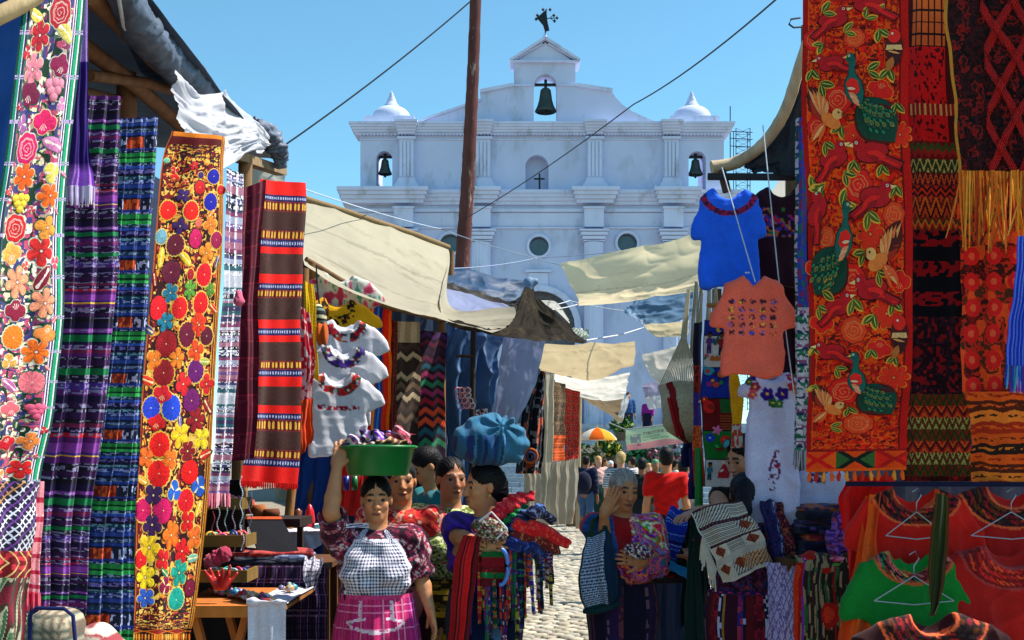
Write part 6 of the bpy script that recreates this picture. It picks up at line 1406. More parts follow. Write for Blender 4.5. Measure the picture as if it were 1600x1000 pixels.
def dress_ex(x, z, fr, o):
 for cx_, cz_, r, c in ((-.115, .01, .036, '34126e'), (-.09, .065, .03, '8a1a4a'), (-.03, .10, .036, '2e1080'), (.045, .10, .038, '2a1078'), (.10, .06, .03, 'a02a3a'), (-.10, .10, .026, 'c04a5a'), (.0, .145, .026, '1f5a34'), (.03, .148, .024, '246a3a'), (-.12, .04, .02, '1f5a34'), (.115, .09, .018, 'c06a1a'), (.09, .015, .024, '8a1a4a')):
  t = np.arctan2(z - cz_, x - cx_); d = np.hypot(x - cx_, z - cz_); m = fr & (d < r * (.72 + .28 * np.abs(np.cos(2.5 * t + cx_ * 40)))); o[m] = lin(c); m2 = fr & (d < r * .2); o[m2] = lin('d8b040')
 m = fr & (np.abs(x - .01 - .3 * (z - .47) * -.4) < .035 - .25 * np.abs(z - .48)) & (np.abs(z - .48) < .10) & (noise2(x * 90, z * 90, 4) > .42)
 k = (noise2(x * 50, z * 50, 6) * 3.99).astype(int); o[m] = np.array([lin(c) for c in ('6a1040', '2a1060', 'a01c30', '1c4a2c')])[k[m]]; return o
hang_shirt('white_dress', 'long white dress with purple flowers round the neck and a floral sprig below', 1206, 585, 5.75, .25, 1.0, neck_pattern('b9b9dc', ('b9b9dc',), .5, .5, extra=dress_ex), sleeve=.03, sl_drop=1.3, slw=.05, flare=1.05, neck=.075, neck_deep=.055, cat='dress', seed=7, h_res=.007, fold=.016)
def dress2(x, z, fr, o):
 m = fr & (np.abs(x + .03) < .035) & (z < .06) & (noise2(x * 80, z * 80, 2) > .4); o[m] = lin('3a1c5a'); m = fr & (np.abs(x) < .02) & (z < .07) & (noise2(x * 90, z * 60, 3) > .55); o[m] = lin('a0701c'); return o
hang_shirt('white_dress', 'second white dress, half hidden below the peacock runner', 1282, 735, 5.85, .26, .62, neck_pattern('b4b6da', ('b4b6da',), .5, .5, extra=dress2), sleeve=.03, sl_drop=1.3, slw=.05, flare=1.1, neck=.07, neck_deep=.04, cat='dress', seed=9, h_res=.008, fold=.016)
wire('thin white cord falling across the blue T-shirt', [P(1128, 262, 5.5), P(1180, 440, 5.2)], .003, 'b9c0d0', 0, 'cord', 'cord')
wire('thin white cord falling across the maroon T-shirt', [P(1192, 196, 5.7), P(1216, 430, 5.4), P(1252, 700, 5.3)], .003, 'b9c0d0', 0, 'cord', 'cord')
# ---- pictorial cloth with sewn scenes
SP = SH([((1099, 500, 6.6), (1146, 500, 6.5)), ((1097, 640, 6.6), (1146, 640, 6.5)), ((1102, 760, 6.6), (1150, 762, 6.5))], folds(1, .006, 2))
def panels(U, V, S):
 o = np.zeros(U.shape + (3,)); cs = (('1c2a8a', 0, .085), ('c0b8b4', .085, .26), ('152a8c', .26, .435), ('6a0c12', .435, .63), ('156a2a', .63, .82), ('bdb4b4', .82, 1.01))
 for c, a, b in cs: o[(V >= a) & (V < b)] = lin(c)
 g = (V > .53) & (V < .63) & (U > .55); o[g & ((V * 60 % 1) < .5)] = lin('8a4a1c'); g = (V > .44) & (V < .52) & (U > .6); o[g] = lin('1c5a2a')
 for c, a, b in cs: o[np.abs(V - a) < .004] = lin('1a1218')
 o[U < .03] = lin('120e14'); return weave(o, U, V, 5, .15)
pc = sheet_mesh('pictorial_cloth', SP, 70, 260, panels, tagged=('tall cloth of sewn picture panels with little people, birds and flowers', 'wall hanging'))
def put(x, y, sc, parts, name, **k): a, b = uv(SP, x, y); return poly_motif(SP, a, b, sc * 6.55 / F, parts, pc, name, **k)
put(1122, 514, 1, [('d8a020', [(5 * math.cos(t), 5 * math.sin(t)) for t in np.linspace(.6, 5.6, 14)] + [(1.6 * math.cos(t) + 2, 2.6 * math.sin(t)) for t in np.linspace(5.4, .8, 8)])], 'moon')
def doll(shirt, trou): return [('6a3a24', ell(0, -13, 3.6, 3.8)), ('120c0c', ell(0, -16, 3.8, 2.2)), (shirt, [(-4, -9), (4, -9), (6, -1), (3, -2), (3.4, 3), (-3.4, 3), (-3, -2), (-6, -1)]), (trou, [(-3.4, 3), (3.4, 3), (3.6, 13), (.6, 13), (0, 6), (-.6, 13), (-3.6, 13)])]
put(1108, 538, 1, doll('5a2470', '3a1a5a'), 'figure'); put(1127, 540, 1.1, doll('8a1418', '141018'), 'figure')
put(1117, 531, 1, [('1a5a4a', leafp(0, 8, 16, 3, -1.2)), ('1a4a6a', leafp(0, 8, 12, 2.4, -1.9))], 'plant')
put(1122, 558, 1, [('b05a1c', [(-14, 2)] + [(-14 + 4 * i, -3 if i % 2 else 0) for i in range(8)] + [(16, 2), (15, 5), (-14, 5)])], 'fence'); put(1104, 556, 1, [('c04a6a', ell(0, 0, 4, 3)), ('1c6a34', leafp(0, 0, 7, 2, 2.2))], 'flower')
put(1108, 580, 1, [('2a8aa0', ell(0, 0, 9, 6)), ('b03a2c', ell(-2, 0, 4, 3)), ('2a8aa0', ell(-8, -5, 3.4, 3)), ('1a1a2a', leafp(6, 2, 9, 2, .5))], 'animal')
put(1130, 584, 1, [('c05a1c', ell(0, 0, 9, 6)), ('c05a1c', ell(7, -7, 3.6, 3.4)), ('1a1a2a', leafp(-5, 4, 8, 1.6, 1.6)), ('1a1a2a', leafp(4, 4, 8, 1.6, 1.5))], 'animal')
put(1116, 600, 1, [('8a2470', ell(-6, 0, 5, 4)), ('c03a2a', ell(5, 1, 6, 4)), ('1c7a4a', ell(14, -2, 4, 3)), ('d08a1c', ell(-1, -5, 3, 2.4))], 'flower')
put(1109, 634, 1, [('d01810', ell(0, 2, 9, 10)), ('d01810', ell(-5, -9, 5, 5)), ('e0b84a', ell(-6, -10, 1.4, 1.4)), ('e8b870', leafp(-11, -8, 6, 1.5, 2.6)), ('8a0c0c', leafp(-2, 0, 13, 4, .3))], 'bird')
put(1110, 684, 1, [('1230b0', [(7 * (1 + .25 * math.cos(5 * t)) * math.cos(t), 7 * (1 + .25 * math.cos(5 * t)) * math.sin(t)) for t in np.linspace(0, 6.28, 30, endpoint=False)]), ('8a9ae0', ell(0, 0, 2, 2))], 'flower')
put(1120, 672, 1, [('d06a9a', [(6.5 * (1 + .35 * math.cos(5 * t)) * math.cos(t), 6.5 * (1 + .35 * math.cos(5 * t)) * math.sin(t)) for t in np.linspace(0, 6.28, 30, endpoint=False)]), ('e8d060', ell(0, 0, 1.6, 1.6))], 'flower')
put(1133, 688, 1, [('d01c0c', ell(0, 0, 9, 8)), ('e84a1c', ell(-1, -1, 4, 3.5))], 'flower'); put(1124, 700, 1, [('6a1c10', leafp(-10, 3, 20, 3, -.15)), ('2aa04a', leafp(-8, -6, 9, 2.4, .8))], 'leaf')
put(1110, 738, 1, doll('1a6a7a', '14404a'), 'figure'); put(1130, 736, 1, [('b01420', [(0, -16), (6, -8), (12, 4), (10, 12), (-9, 12), (-8, 2), (-4, -6)]), ('e0b8a0', ell(0, -15, 3, 3.4)), ('e8d8d0', leafp(-6, 2, 9, 2, -.6))], 'figure')
s = SH([((1086, 505, 6.75), (1099, 502, 6.65)), ((1083, 640, 6.75), (1097, 640, 6.65)), ((1086, 760, 6.75), (1102, 760, 6.65))], folds(1, .01, 2))
sheet_mesh('woven_cloth', s, 16, 120, bands([(3, 's', '14142a'), (2, 'noise', '5a0c14', 'a02418'), (2.5, 'noise', '241a6a', '3a2a8a', '5a1a4a'), (2, 'noise', 'c04a1c', 'd86a2a', 'a03014'), (3, 'noise', 'a01014', 'c0201c')], None, 4), tagged=('narrow red and violet woven strip along the left of the picture panels', 'textile'))
stall_tube('green_pole', 'bright green pole standing below the picture panels', 'pole', [np.append(P(1092, 900, 6.7)[:2], 0), P(1092, 700, 6.7)], .024, '0f7a2c', 'paint')
s = SH([((1138, 580, 6.25), (1152, 582, 6.2)), ((1140, 620, 6.25), (1159, 622, 6.2)), ((1142, 662, 6.25), (1158, 660, 6.2)), ((1140, 700, 6.25), (1160, 700, 6.2))], folds(1, .012, 5))
sheet_mesh('yellow_scarf', s, 26, 90, lambda U, V, S: np.where((V < .68)[..., None], lin('d8980c') * (.9 + .2 * noise2(U * 8, V * 60, 2))[..., None], np.where((noise2(U * 6, V * 22, 4) > .5)[..., None], lin('b0401c'), lin('b4aca8'))), tagged=('yellow scarf with a floral white end beside the picture panels', 'scarf'))
# blue strip left of the runner
s = SH([((1243, 185, 5.15), (1262, 180, 5.05)), ((1243, 460, 5.15), (1264, 460, 5.05)), ((1243, 705, 5.15), (1262, 705, 5.05))], folds(1, .006, 2))
def blst(U, V, S):
 o = np.zeros(U.shape + (3,)); o[:] = lin('2a3ea8'); z = noise2(U * 6, V * 60, 3); o[z > .66] = lin('8a2a5a'); o[z < .25] = lin('1a6a5a')
 lo = V > .54; k = np.floor(V * 95).astype(int) % 5; cs = np.array([lin(c) for c in ('1c5a4a', 'b0b0bc', '8a4a7a', '1a3a5a', '2a7a5a')]); o[lo] = cs[k[lo]]; ik = lo & (noise2(U * 8, V * 150, 6) > .56); o[ik] = lin('c8c4cc'); o[(U < .2)] = np.where((noise2(U * 3, V * 160, 2) > .5)[..., None], lin('1c4a44'), lin('a9a6b0'))[U < .2]; return weave(o, U, V, 3, .2)
p = sheet_mesh('blue_shawl', s, 24, 460, blst, tagged=('narrow blue shawl with green and white bands along the peacock runner edge', 'shawl'))
fringe(s, 22, .08, ('8aa0a8', '2a5a6a', 'b0a8b0', '5a4a6a'), p, w=.007, seed=3)
# ---- peacock runner
SPk = SH([((1254, -30, 4.98), (1421, -30, 4.82)), ((1254, 120, 4.98), (1421, 120, 4.82)), ((1260, 300, 4.98), (1423, 300, 4.82)), ((1263, 500, 4.98), (1425, 500, 4.82)), ((1262, 640, 4.98), (1422, 640, 4.82)), ((1260, 738, 4.98), (1416, 734, 4.82))], folds(1.3, .008, 7))
def peac(U, V, S):
 o = squiggle('9c1606', ('d83c0c', '5a0808', 'c42a0a', 'd8480c', '3a0a08', 'b81208', 'd8480a', '7a1008'), 33, 12)(U, V, S)
 o[U < .05] = lin('7a0a0a'); o[(U > .05) & (U < .06)] = lin('c04a10'); o[U > .93] = lin('8c0c08'); o[(U > .915) & (U < .93)] = lin('4a0808')
 b = V > .925; t = (V[b] - .925) / .075; tri = np.abs(((U[b] * 2.6 + .2) % 1) * 2 - 1); ob = np.zeros(t.shape + (3,)); k = np.floor(U[b] * 2.6 + .2).astype(int) % 3
 cs = np.array([lin(c) for c in ('a00c0c', '0c1410', '8a0e0c')]); ob[:] = lin('c0380a'); m = np.abs(t - .48) * 1.9 < tri + .15; ob[m] = cs[k[m]]; m = np.abs(t - .48) * 1.9 < tri - .25; ob[m] = np.array([lin(c) for c in ('d04a0c', '24401c', 'b0180c')])[k[m]]; ob[(t < .09)] = lin('6a0a0a'); ob[t > .88] = lin('c8480c'); o[b] = ob
 return weave(o, U, V, 9, .2, 170, 900)
pk = sheet_mesh('peacock_runner', SPk, 130, 560, peac, tagged=('long orange red runner embroidered with green peacocks, red birds and leaves', 'textile'))
mbf = MB(); rr = random.Random(5)
for k in range(13):
 p0 = SPk.pos(np.array([(k + .5) / 13]), np.array([1.0]), .004)[0]; mbf.tube([p0, p0 - (0, 0, .012), p0 - (rr.uniform(-.004, .004), 0, .022), p0 - (rr.uniform(-.006, .006), 0, .042)], [.003, .008, .010, .006], 6, c=lin(('c0480c', '8a1a0a', 'b06a1c')[k % 3]))
tag(mbf.build('fringe', M['fabric'], pk, smooth=True), kind='stuff')
def pput(x, y, sc, parts, name, **k): a, b = uv(SPk, x, y); return poly_motif(SPk, a, b, sc * 4.9 / F, parts, pk, name, **k)
def peacock(flip, seed):
 r = random.Random(seed); G = ('0c4a30', '0a3a2a', '11593a')
 ps = [('3a0c08', leafp(4, 14, 84, 36, .86, 9)), ('0a2f22', leafp(6, 14, 82, 33, .86, 9))]
 for i in range(8):
  for j in range(-3, 4):
   t = 12 + i * 8.2; w = j * (2.0 + i * .95); ca, sa = math.cos(.86), math.sin(.86)
   if abs(w) > 29 * math.sin(math.pi * min(1, (t + 6) / 88)) ** .8: continue
   x, y = 6 + t * ca - w * sa, 14 + t * sa + w * ca
   ps.append(('8a6a1c' if (i + j) % 3 == 0 else '062018', leafp(x - 3, y - 3.4, 9.6, 2.9, .86 + j * .07, 5))); ps.append((G[(i + j) % 3], leafp(x - 2.4, y - 2.7, 7.2, 2.1, .86 + j * .07, 5)))
 nb = len(ps); body = [(-13, -44), (-11, -50), (-5, -53), (1, -50), (3, -42), (1, -32), (4, -22), (12, -12), (16, 4), (14, 18), (6, 22), (-4, 18), (-12, 6), (-14, -8), (-8, -22), (-7, -32), (-8, -40)]
 ps += [('041a14', [(x * 1.12, y * 1.06 - 1) for x, y in body]), ('0a4038', body)]
 ps += [('b0140c', [(-12, -10), (-4, -18), (6, -14), (10, 0), (6, 6), (-6, 4)]), ('e0805a', leafp(-8, 4, 17, 3, .5)), ('d89a6a', leafp(-6, 8, 19, 3, .62)), ('e0805a', leafp(-3, 12, 18, 3, .75)), ('d8b08a', leafp(-10, -2, 14, 2.2, .1)),
           ('0a4038', ell(-6, -50, 6, 5)), ('d8d0b0', ell(-7.5, -51, 2, 2)), ('100808', ell(-7.5, -51, 1, 1)), ('c8a03a', [(-11, -51), (-18, -47), (-11, -47)])]
 return ps[:nb] + [(c, [(x, y + 13) for x, y in q]) for c, q in ps[nb:]]
def redbird(c='8a0810', d='b5140e'):
 return [('2a0606', ell(0, 0, 25, 14.5, -.2, 20)), ('2a0606', [(14, 0), (46, 12), (40, 24), (10, 12)]), (c, ell(0, 0, 23.5, 13, -.2, 20)), (c, ell(-19, -9, 10, 9)), (c, [(14, 2), (44, 14), (38, 22), (10, 11)]), (d, leafp(-8, 0, 34, 7, .3)), ('6a060c', leafp(-4, 4, 30, 4, .42)), (d, leafp(12, 8, 30, 2.4, .36)), ('5a0408', leafp(12, 11, 26, 2, .5)), ('c8b070', [(-27, -11), (-37, -7), (-27, -5)]), ('e0d8c0', ell(-22, -11, 2.2, 2.2)), ('100808', ell(-22, -11, 1.1, 1.1))]
def wingbird(c='d8843a'):
 ps = [('3a0c08', leafp(-4, 8, 60, 16, -2.05)), ('7a1a0a', leafp(0, 10, 46, 10, -2.3))]
 for i in range(7): ps.append((('e89a5a', 'd0642c')[i % 2], leafp(-8 + i * .6, 4 - i * .2, 52 - 4.5 * i, 3.3, -2.08 + .11 * i)))
 ps += [('d8702c', ell(4, 8, 17, 10, .5)), ('e8a860', ell(15, -2, 8.5, 8)), ('b0401c', leafp(-4, 10, 36, 7, 2.4)), ('e8a860', leafp(-6, 12, 34, 2.6, 2.3)), ('c8501c', leafp(-4, 14, 30, 2.6, 2.1)), ('5a2410', [(22, -4), (30, 0), (22, 3)]), ('201008', ell(17, -4, 1.6, 1.6))]
 return ps
def leaves(c='33380f', rot=0.0):
 return [('c8902c', leafp(0, 0, 30, 7.4, rot)), (c, leafp(1.5, 0, 26.5, 5.6, rot)), ('8a8a3a', leafp(2, 0, 25, .9, rot)), ('c8902c', leafp(2, 2, 28, 7, rot + 1.1)), (c, leafp(3, 3, 24.5, 5.2, rot + 1.1)), ('8a8a3a', leafp(3, 3, 23, .8, rot + 1.1))]
for x, y, fl in ((1340, 140, False), (1322, 372, True), (1342, 590, False)): pput(x, y, .92 if not fl else .85, peacock(fl, x), 'peacock', flip=fl)
for x, y, fl, sc, rot in ((1302, 32, True, .95, -.35), (1360, 8, False, 1.0, .1), (1300, 100, False, .8, -.1), (1304, 248, True, .9, -.45), (1364, 238, False, 1.0, .0), (1366, 308, True, .95, -.2), (1276, 330, True, .85, -1.1), (1362, 452, False, .95, .0), (1308, 480, True, .85, -.3), (1296, 550, False, .9, .05), (1352, 690, False, .01, 0)):
 if sc > .1: pput(x, y, sc, redbird(), 'red_bird', flip=fl, rot=rot)
for x, y, fl, c in ((1298, 182, False, 0), (1374, 400, True, 0), (1300, 635, False, 0)): pput(x, y, .92, wingbird(), 'winged_bird', flip=fl)
for x, y, sc in ((1398, 70, .8), (1404, 520, .8)):
 pput(x, y, sc, [('3a0c0c', ell(0, 4, 17, 32)), ('b0180e', ell(0, -18, 12, 14)), ('d8a86a', [(-13, 0), (13, 0), (15, 10), (-15, 10)]), ('2a0c10', leafp(0, 8, 34, 11, 1.5)), ('e0b078', leafp(-10, 3, 20, 2, .3)), ('d08a4a', leafp(-12, 12, 24, 2, .25)), ('e8dcc0', ell(-3, -22, 2.2, 2.2)), ('8a4a1c', leafp(-2, 24, 30, 7, 1.9))], 'crested_bird')
for n, (x, y, r) in enumerate(((1312, 156, 20), (1336, 212, 17), (1336, 60, 16), (1378, 140, 18), (1340, 290, 22), (1358, 366, 20), (1394, 335, 16), (1276, 420, 17), (1330, 438, 20), (1384, 490, 22), (1332, 516, 20), (1282, 505, 18), (1318, 612, 26), (1396, 590, 24), (1344, 662, 24), (1372, 545, 18), (1272, 62, 17), (1408, 210, 17), (1290, 372, 14), (1404, 440, 16), (1280, 200, 15))):
 a, b = uv(SPk, x, y); flower(SPk, a, b, r * 4.9 / F, ('rose', 'petal8', 'rose', 'bell')[n % 4], ('c81408', 'd8240a', 'd83a0c', 'b01008')[n % 4], pk, seed=300 + n, line='e8884a', edge=('6a0a08', 'e0700c')[n % 2])
rr = random.Random(9)
for x, y, r in ((1318, 50, -.8), (1286, 68, 2.0), (1372, 45, .6), (1352, 30, -1.4), (1388, 105, 1.2), (1268, 108, .9), (1356, 110, -.6), (1400, 160, .8), (1282, 130, .2), (1316, 195, 1.5), (1290, 222, .5), (1334, 250, 1.1), (1376, 256, .9), (1318, 268, .3), (1284, 290, 1.9), (1396, 288, 1.0), (1272, 300, -1.8), (1312, 322, -1.2), (1352, 330, .6), (1348, 392, 1.9), (1368, 424, .2), (1282, 452, -.5), (1330, 466, .8), (1276, 478, .4), (1392, 470, .7), (1362, 490, 1.4), (1268, 540, 1.0), (1358, 545, 1.0), (1302, 575, .1), (1396, 556, 1.4), (1326, 636, .7), (1300, 668, -.6), (1272, 600, 1.3), (1372, 20, -2.2), (1284, 20, -1.0)):
 pput(x, y, rr.uniform(.62, .85), leaves(('2c3a10', '3a420f', '24340e')[rr.randrange(3)], r), 'leaf')
# ---- woven hangings behind and right of it
def redweave(k, seed, cols=('3a0808', '1a0a0c', '6a0e0c', '2a0a0a', '8a140c')):
 cl = np.array([lin(c) for c in cols])
 def f(U, V, S):
  z = noise2(U * k, V * k * S.H / S.W * .8, seed) * .7 + .3 * noise2(U * k * 3, V * k * 3 * S.H / S.W, seed + 3); return weave(cl[np.minimum(((z - .15) / .7 * len(cl)).clip(0, len(cl) - .01).astype(int), len(cl) - 1)], U, V, seed, .3)
 return f
def huip(U, V, S):
 o = redweave(16, 3)(U, V, S)
 y = V * 800 - 40
 def band(a, b, fn):
  m = (y >= a) & (y < b); o[m] = fn(U[m], ((y[m] - a) / (b - a)))
 def rows(cols, n, am):
  cl = np.array([lin(c) for c in cols])
  def fn(u, t):
   k = np.abs(((u * n) % 1) * 2 - 1); i = np.floor((t + k * am) * 3.2).astype(int) % len(cl); return cl[i]
  return fn
 band(-40, 66, lambda u, t: np.where(((np.abs((u * 9) % 1 - .5) > .40) | (np.abs((t * 6) % 1 - .5) > .42))[:, None], lin('1c0c0c'), np.where((u > .15)[:, None] & (u < .72)[:, None], lin('a8481a'), lin('3a0a0a'))))
 band(66, 205, lambda u, t: np.where((u < .72)[:, None] & (noise2(u * 30, t * 26, 4) > .3)[:, None], lin('a81010'), lin('3a0808')))
 band(150, 166, lambda u, t: np.where((np.abs((u * 12) % 1 - .5) < .2)[:, None], lin('c08a4a'), lin('7a1010')))
 band(205, 232, rows(('5a0c0c', '2a3a14', '7a1810'), 9, .3))
 band(232, 252, rows(('28320e', '20280c', '9a8a4a'), 8, .9))
 band(252, 272, rows(('6a1010', '241010', 'b04a1c'), 12, .7)); band(272, 288, rows(('a8240c', '1c1010'), 7, .5)); band(288, 320, rows(('a03a14', '5a1410', 'c05a1c', '3a0c0c'), 6, .8)); band(320, 340, rows(('8a1a10', '2a2a10', 'b0601c'), 9, .6))
 band(340, 480, lambda u, t: np.where((np.sin(t * 18) > 0)[:, None] & (noise2(u * 14 + t * 6, t * 24, 3) > .45)[:, None], lin('7a0c12'), lin('080a10')))
 band(480, 612, lambda u, t: np.where((noise2(u * 20, t * 20, 7) > .62)[:, None], lin('6a0e12'), np.where((noise2(u * 30, t * 30, 9) > .7)[:, None], lin('2a1420'), lin('180a10'))))
 for i, a in enumerate(range(612, 752, 20)): band(a, a + 20, rows((('2c3410', '6a1a10', '20260c'), ('8a1c10', 'b04418', '3a1010'), ('343a12', '8a8a4a', '5a1410'))[i % 3], (9, 6, 10)[i % 3], .8))
 return o
s = SH([((1414, -40, 5.25), (1500, -40, 5.1)), ((1414, 380, 5.25), (1510, 380, 5.1)), ((1410, 752, 5.25), (1518, 752, 5.1))], folds(1.5, .012, 5))
sheet_mesh('woven_hanging', s, 76, 480, huip, tagged=('dark red woven hanging with zigzag bands just right of the peacock runner', 'textile'))
s = SH([((1474, -40, 4.75), (1640, -40, 4.6)), ((1484, 110, 4.75), (1640, 110, 4.6)), ((1500, 268, 4.75), (1640, 272, 4.6))],
       lambda u, v: .018 * noise2(u * 16, v * 22, 5) + .02 * (np.abs(((u * 3 + v * 3.4) % 1) - .5) < .13) * (u > .35) + .02 * (np.abs(((u * 3 - v * 3.4) % 1) - .5) < .13) * (u > .35))
def knot(U, V, S):
 o = redweave(14, 9, ('120608', '2a080a', '0a0506', '5a0c0c', '1a0808'))(U, V, S)
 for sg in (1, -1):
  d = np.abs(((U * 3 + sg * V * 3.4) % 1) - .5); m = (d < .13) & (U > .35); o[m] = np.where((np.sin((U[m] - sg * V[m]) * 260) > 0)[:, None], lin('8a0e0c'), lin('4a080a'))
 o[U < .03] = lin('8a5a1c'); return o
kn = sheet_mesh('knotted_shawl', s, 120, 200, knot, tagged=('black shawl worked with raised red braids at the upper right corner', 'shawl'))
fringe(s, 76, .30, ('b06a1c', 'c88a34', '7a3a14', 'a0501a', '8a2a14'), kn, w=.007, seed=9, spread=1.3)
s = SH([((1498, 260, 5.0), (1640, 260, 4.85)), ((1500, 440, 5.0), (1640, 440, 4.85)), ((1506, 624, 5.0), (1640, 620, 4.85))], folds(1.5, .015, 6))
def redfl(U, V, S):
 o = redweave(9, 21, ('5a0a08', '2a0c08', '8a1a0c', '3a1c0c', 'a8240c'))(U, V, S); z = noise2(U * 9, V * 16, 8); o[z > .68] = lin('b83a14'); o[(np.hypot((U * 4) % 1 - .5, (V * 9) % 1 - .5) < .36) & (V > .35)] = lin('a01210'); o[(np.hypot((U * 4) % 1 - .5, (V * 9) % 1 - .5) < .14) & (V > .35)] = lin('c84a2c'); return o
sheet_mesh('floral_hanging', s, 90, 220, redfl, tagged=('deep red hanging woven with large rosettes below the golden fringe', 'textile'))
s = SH([((1512, 612, 4.95), (1640, 612, 4.8)), ((1516, 690, 4.95), (1640, 690, 4.8)), ((1518, 756, 4.95), (1640, 756, 4.8))], folds(1.5, .012, 7))
def flam(U, V, S):
 t = V * 9 + .5 * noise2(U * 7, V * 4, 3); k = np.floor(t).astype(int); f = t - k; cl = np.array([lin(c) for c in ('b0400c', '3a1408', 'c0601c', '7a1c08', 'a03a0c', '1c100a')])
 o = cl[k % 6]; o = np.where(((f > .35) & (f < .6) & (noise2(U * 26, V * 60, 6) > .5))[..., None], cl[(k + 3) % 6], o); return weave(o, U, V, 3, .25)
sheet_mesh('flame_cloth', s, 90, 130, flam, tagged=('orange and brown flame patterned cloth at the lower right of the hangings', 'textile'))
s = SH([((1592, 370, 4.5), (1640, 360, 4.45)), ((1580, 480, 4.5), (1630, 480, 4.45)), ((1570, 572, 4.5), (1622, 575, 4.45))], folds(1.5, .012, 8))
p = sheet_mesh('blue_scarf', s, 40, 140, lambda U, V, S: np.where((np.abs((U * 9) % 1 - .5) < .2)[..., None], lin('5a7ad8'), lin('1a34b8')), tagged=('vivid blue scarf with a fringe at the right edge', 'scarf'))
fringe(s, 24, .10, ('3a5ad0', '5a3a9a', '4aa0c0', '2a3ab0'), p, w=.008, seed=3)
mb = MB(); mb.bar(P(1322, 756, 4.95), P(1660, 757, 4.85), .035, .02, c=lin('0d1030')); tag(mb.build('hanging_rail', M['wood'], None), 'dark rail under the red hangings carrying the embroidered blouses', 'rail')
# ---- blouses on hangers at the lower right
def collar(base, r0, r1, cols, seed, rz=.72, body=None):
 b = lin(base); cl = np.array([lin(c) for c in cols])
 def f(x, z, fr):
  d = np.hypot(x, z / rz); o = np.tile(b, (len(x), 1)) * (.9 + .2 * noise2(x * 10, z * 6, seed))[:, None]
  m = (d > r0) & (d < r1) & fr; o[m] = cl[0]
  t = np.arctan2(z, x); k = ((d - r0) / .034).astype(int); fl = m & (np.hypot(((t * d / .034) % 1) - .5, (((d - r0) / .034) % 1) - .5) < .38); ci = 1 + (hash2(np.floor(t * d / .034), k, seed) * (len(cl) - 1.01)).astype(int); o[fl] = cl[ci[fl]]
  e = ((np.abs(d - r0) < .008) | (np.abs(d - r1) < .006)) & fr; o[e] = lin('c0502a') if seed % 2 else lin('8a2a2a'); return o
 return f
def hanger(px, py, Y, w, lb):
 o = P(px, py, Y); l = np.array((-w, 0, -.10)); r = np.array((w, 0, -.10)); h = np.array((0, 0, .0))
 mb = MB(); mb.tube([o + l, o + h, o + r], .0026, 6, c=lin('9a9ea6')); mb.tube([o + l, o + (0, -.004, -.115), o + r], .0026, 6, c=lin('9a9ea6')); mb.tube([o + h, o + (.0, 0, .04), o + (.02, 0, .07), o + (.005, 0, .10), o + (-.018, 0, .085)], .0026, 6, c=lin('9a9ea6'))
 tag(mb.build('wire_hanger', M['plastic'], None, smooth=True), lb, 'hanger', 'white wire hangers')
dk = ('1a0a0c', '8a1418', '5a2a10', 'a0381c', '6a0c1c', '2a1a1a')
hang_shirt('red_blouse', 'scarlet blouse with a broad dark embroidered collar above the green one', 1428, 768, 4.95, .42, .62, collar('b0140c', .10, .20, dk, 3), yaw=.1, sleeve=.16, sl_drop=1.3, neck=.10, neck_deep=.10, cat='blouse', seed=3, depth=.05)
hang_shirt('green_blouse', 'vivid green blouse with a dark beaded collar', 1424, 866, 4.72, .38, .6, collar('0c7426', .10, .165, ('10100f', 'c05a5a', '8a2a2a', '2a6a4a', 'c08a4a'), 5), yaw=.1, sleeve=.17, sl_drop=1.32, neck=.10, neck_deep=.10, cat='blouse', seed=5, depth=.05)
hang_shirt('dark_blouse', 'dark embroidered blouse hanging in front of the green one at the bottom edge', 1456, 964, 4.5, .44, .5, collar('2a0c10', .09, .22, dk, 7), yaw=.1, sleeve=.1, sl_drop=.9, neck=.09, neck_deep=.085, cat='blouse', seed=6, depth=.045)
hang_shirt('red_blouse', 'deep red blouse with a black floral collar hanging nearest the right edge', 1580, 764, 5.0, .52, .7, collar('9a100c', .115, .235, dk, 9), yaw=.05, sleeve=.16, sl_drop=1.25, neck=.115, neck_deep=.10, cat='blouse', seed=8, depth=.05)
hang_shirt('red_blouse', 'red blouse with raised rosettes round the neck at the bottom right corner', 1580, 858, 4.75, .56, .7, collar('8e100c', .11, .225, ('5a0a0a', 'b01c14', 'c0381c', '7a0e10', '9a1418'), 10), yaw=.05, sleeve=.16, sl_drop=1.25, neck=.11, neck_deep=.09, cat='blouse', seed=9, depth=.05)
hanger(1428, 900, 4.62, .16, 'wire hanger showing in the neck of the green blouse'); hanger(1432, 800, 4.86, .13, 'wire hanger showing in the neck of the scarlet blouse'); hanger(1580, 800, 4.88, .17, 'wire hanger inside the black floral collar near the right edge')
s = SH([((1322, 745, 5.2), (1400, 745, 5.1)), ((1312, 785, 5.15), (1390, 785, 5.1)), ((1320, 850, 5.1), (1372, 860, 5.05)), ((1332, 935, 5.05), (1356, 940, 5.0))], folds(2, .03, 5))
sheet_mesh('red_shawl', s, 50, 90, const('c00c08'), tagged=('plain scarlet shawl hanging left of the blouses', 'shawl'))
s = SH([((1352, 775, 4.93), (1378, 770, 4.9)), ((1340, 860, 4.85), (1372, 850, 4.8)), ((1322, 940, 4.75), (1368, 930, 4.7)), ((1308, 1030, 4.7), (1352, 1030, 4.65))], folds(1.5, .025, 6))
sheet_mesh('orange_shawl', s, 40, 90, const('c84a0c'), tagged=('orange shawl hanging between the scarlet shawl and the green blouse', 'shawl'))
s = SH([((1462, 770, 4.6), (1482, 775, 4.58)), ((1452, 850, 4.58), (1482, 850, 4.55)), ((1450, 920, 4.55), (1476, 915, 4.52)), ((1452, 964, 4.55), (1462, 960, 4.53))], folds(1.5, .018, 7))
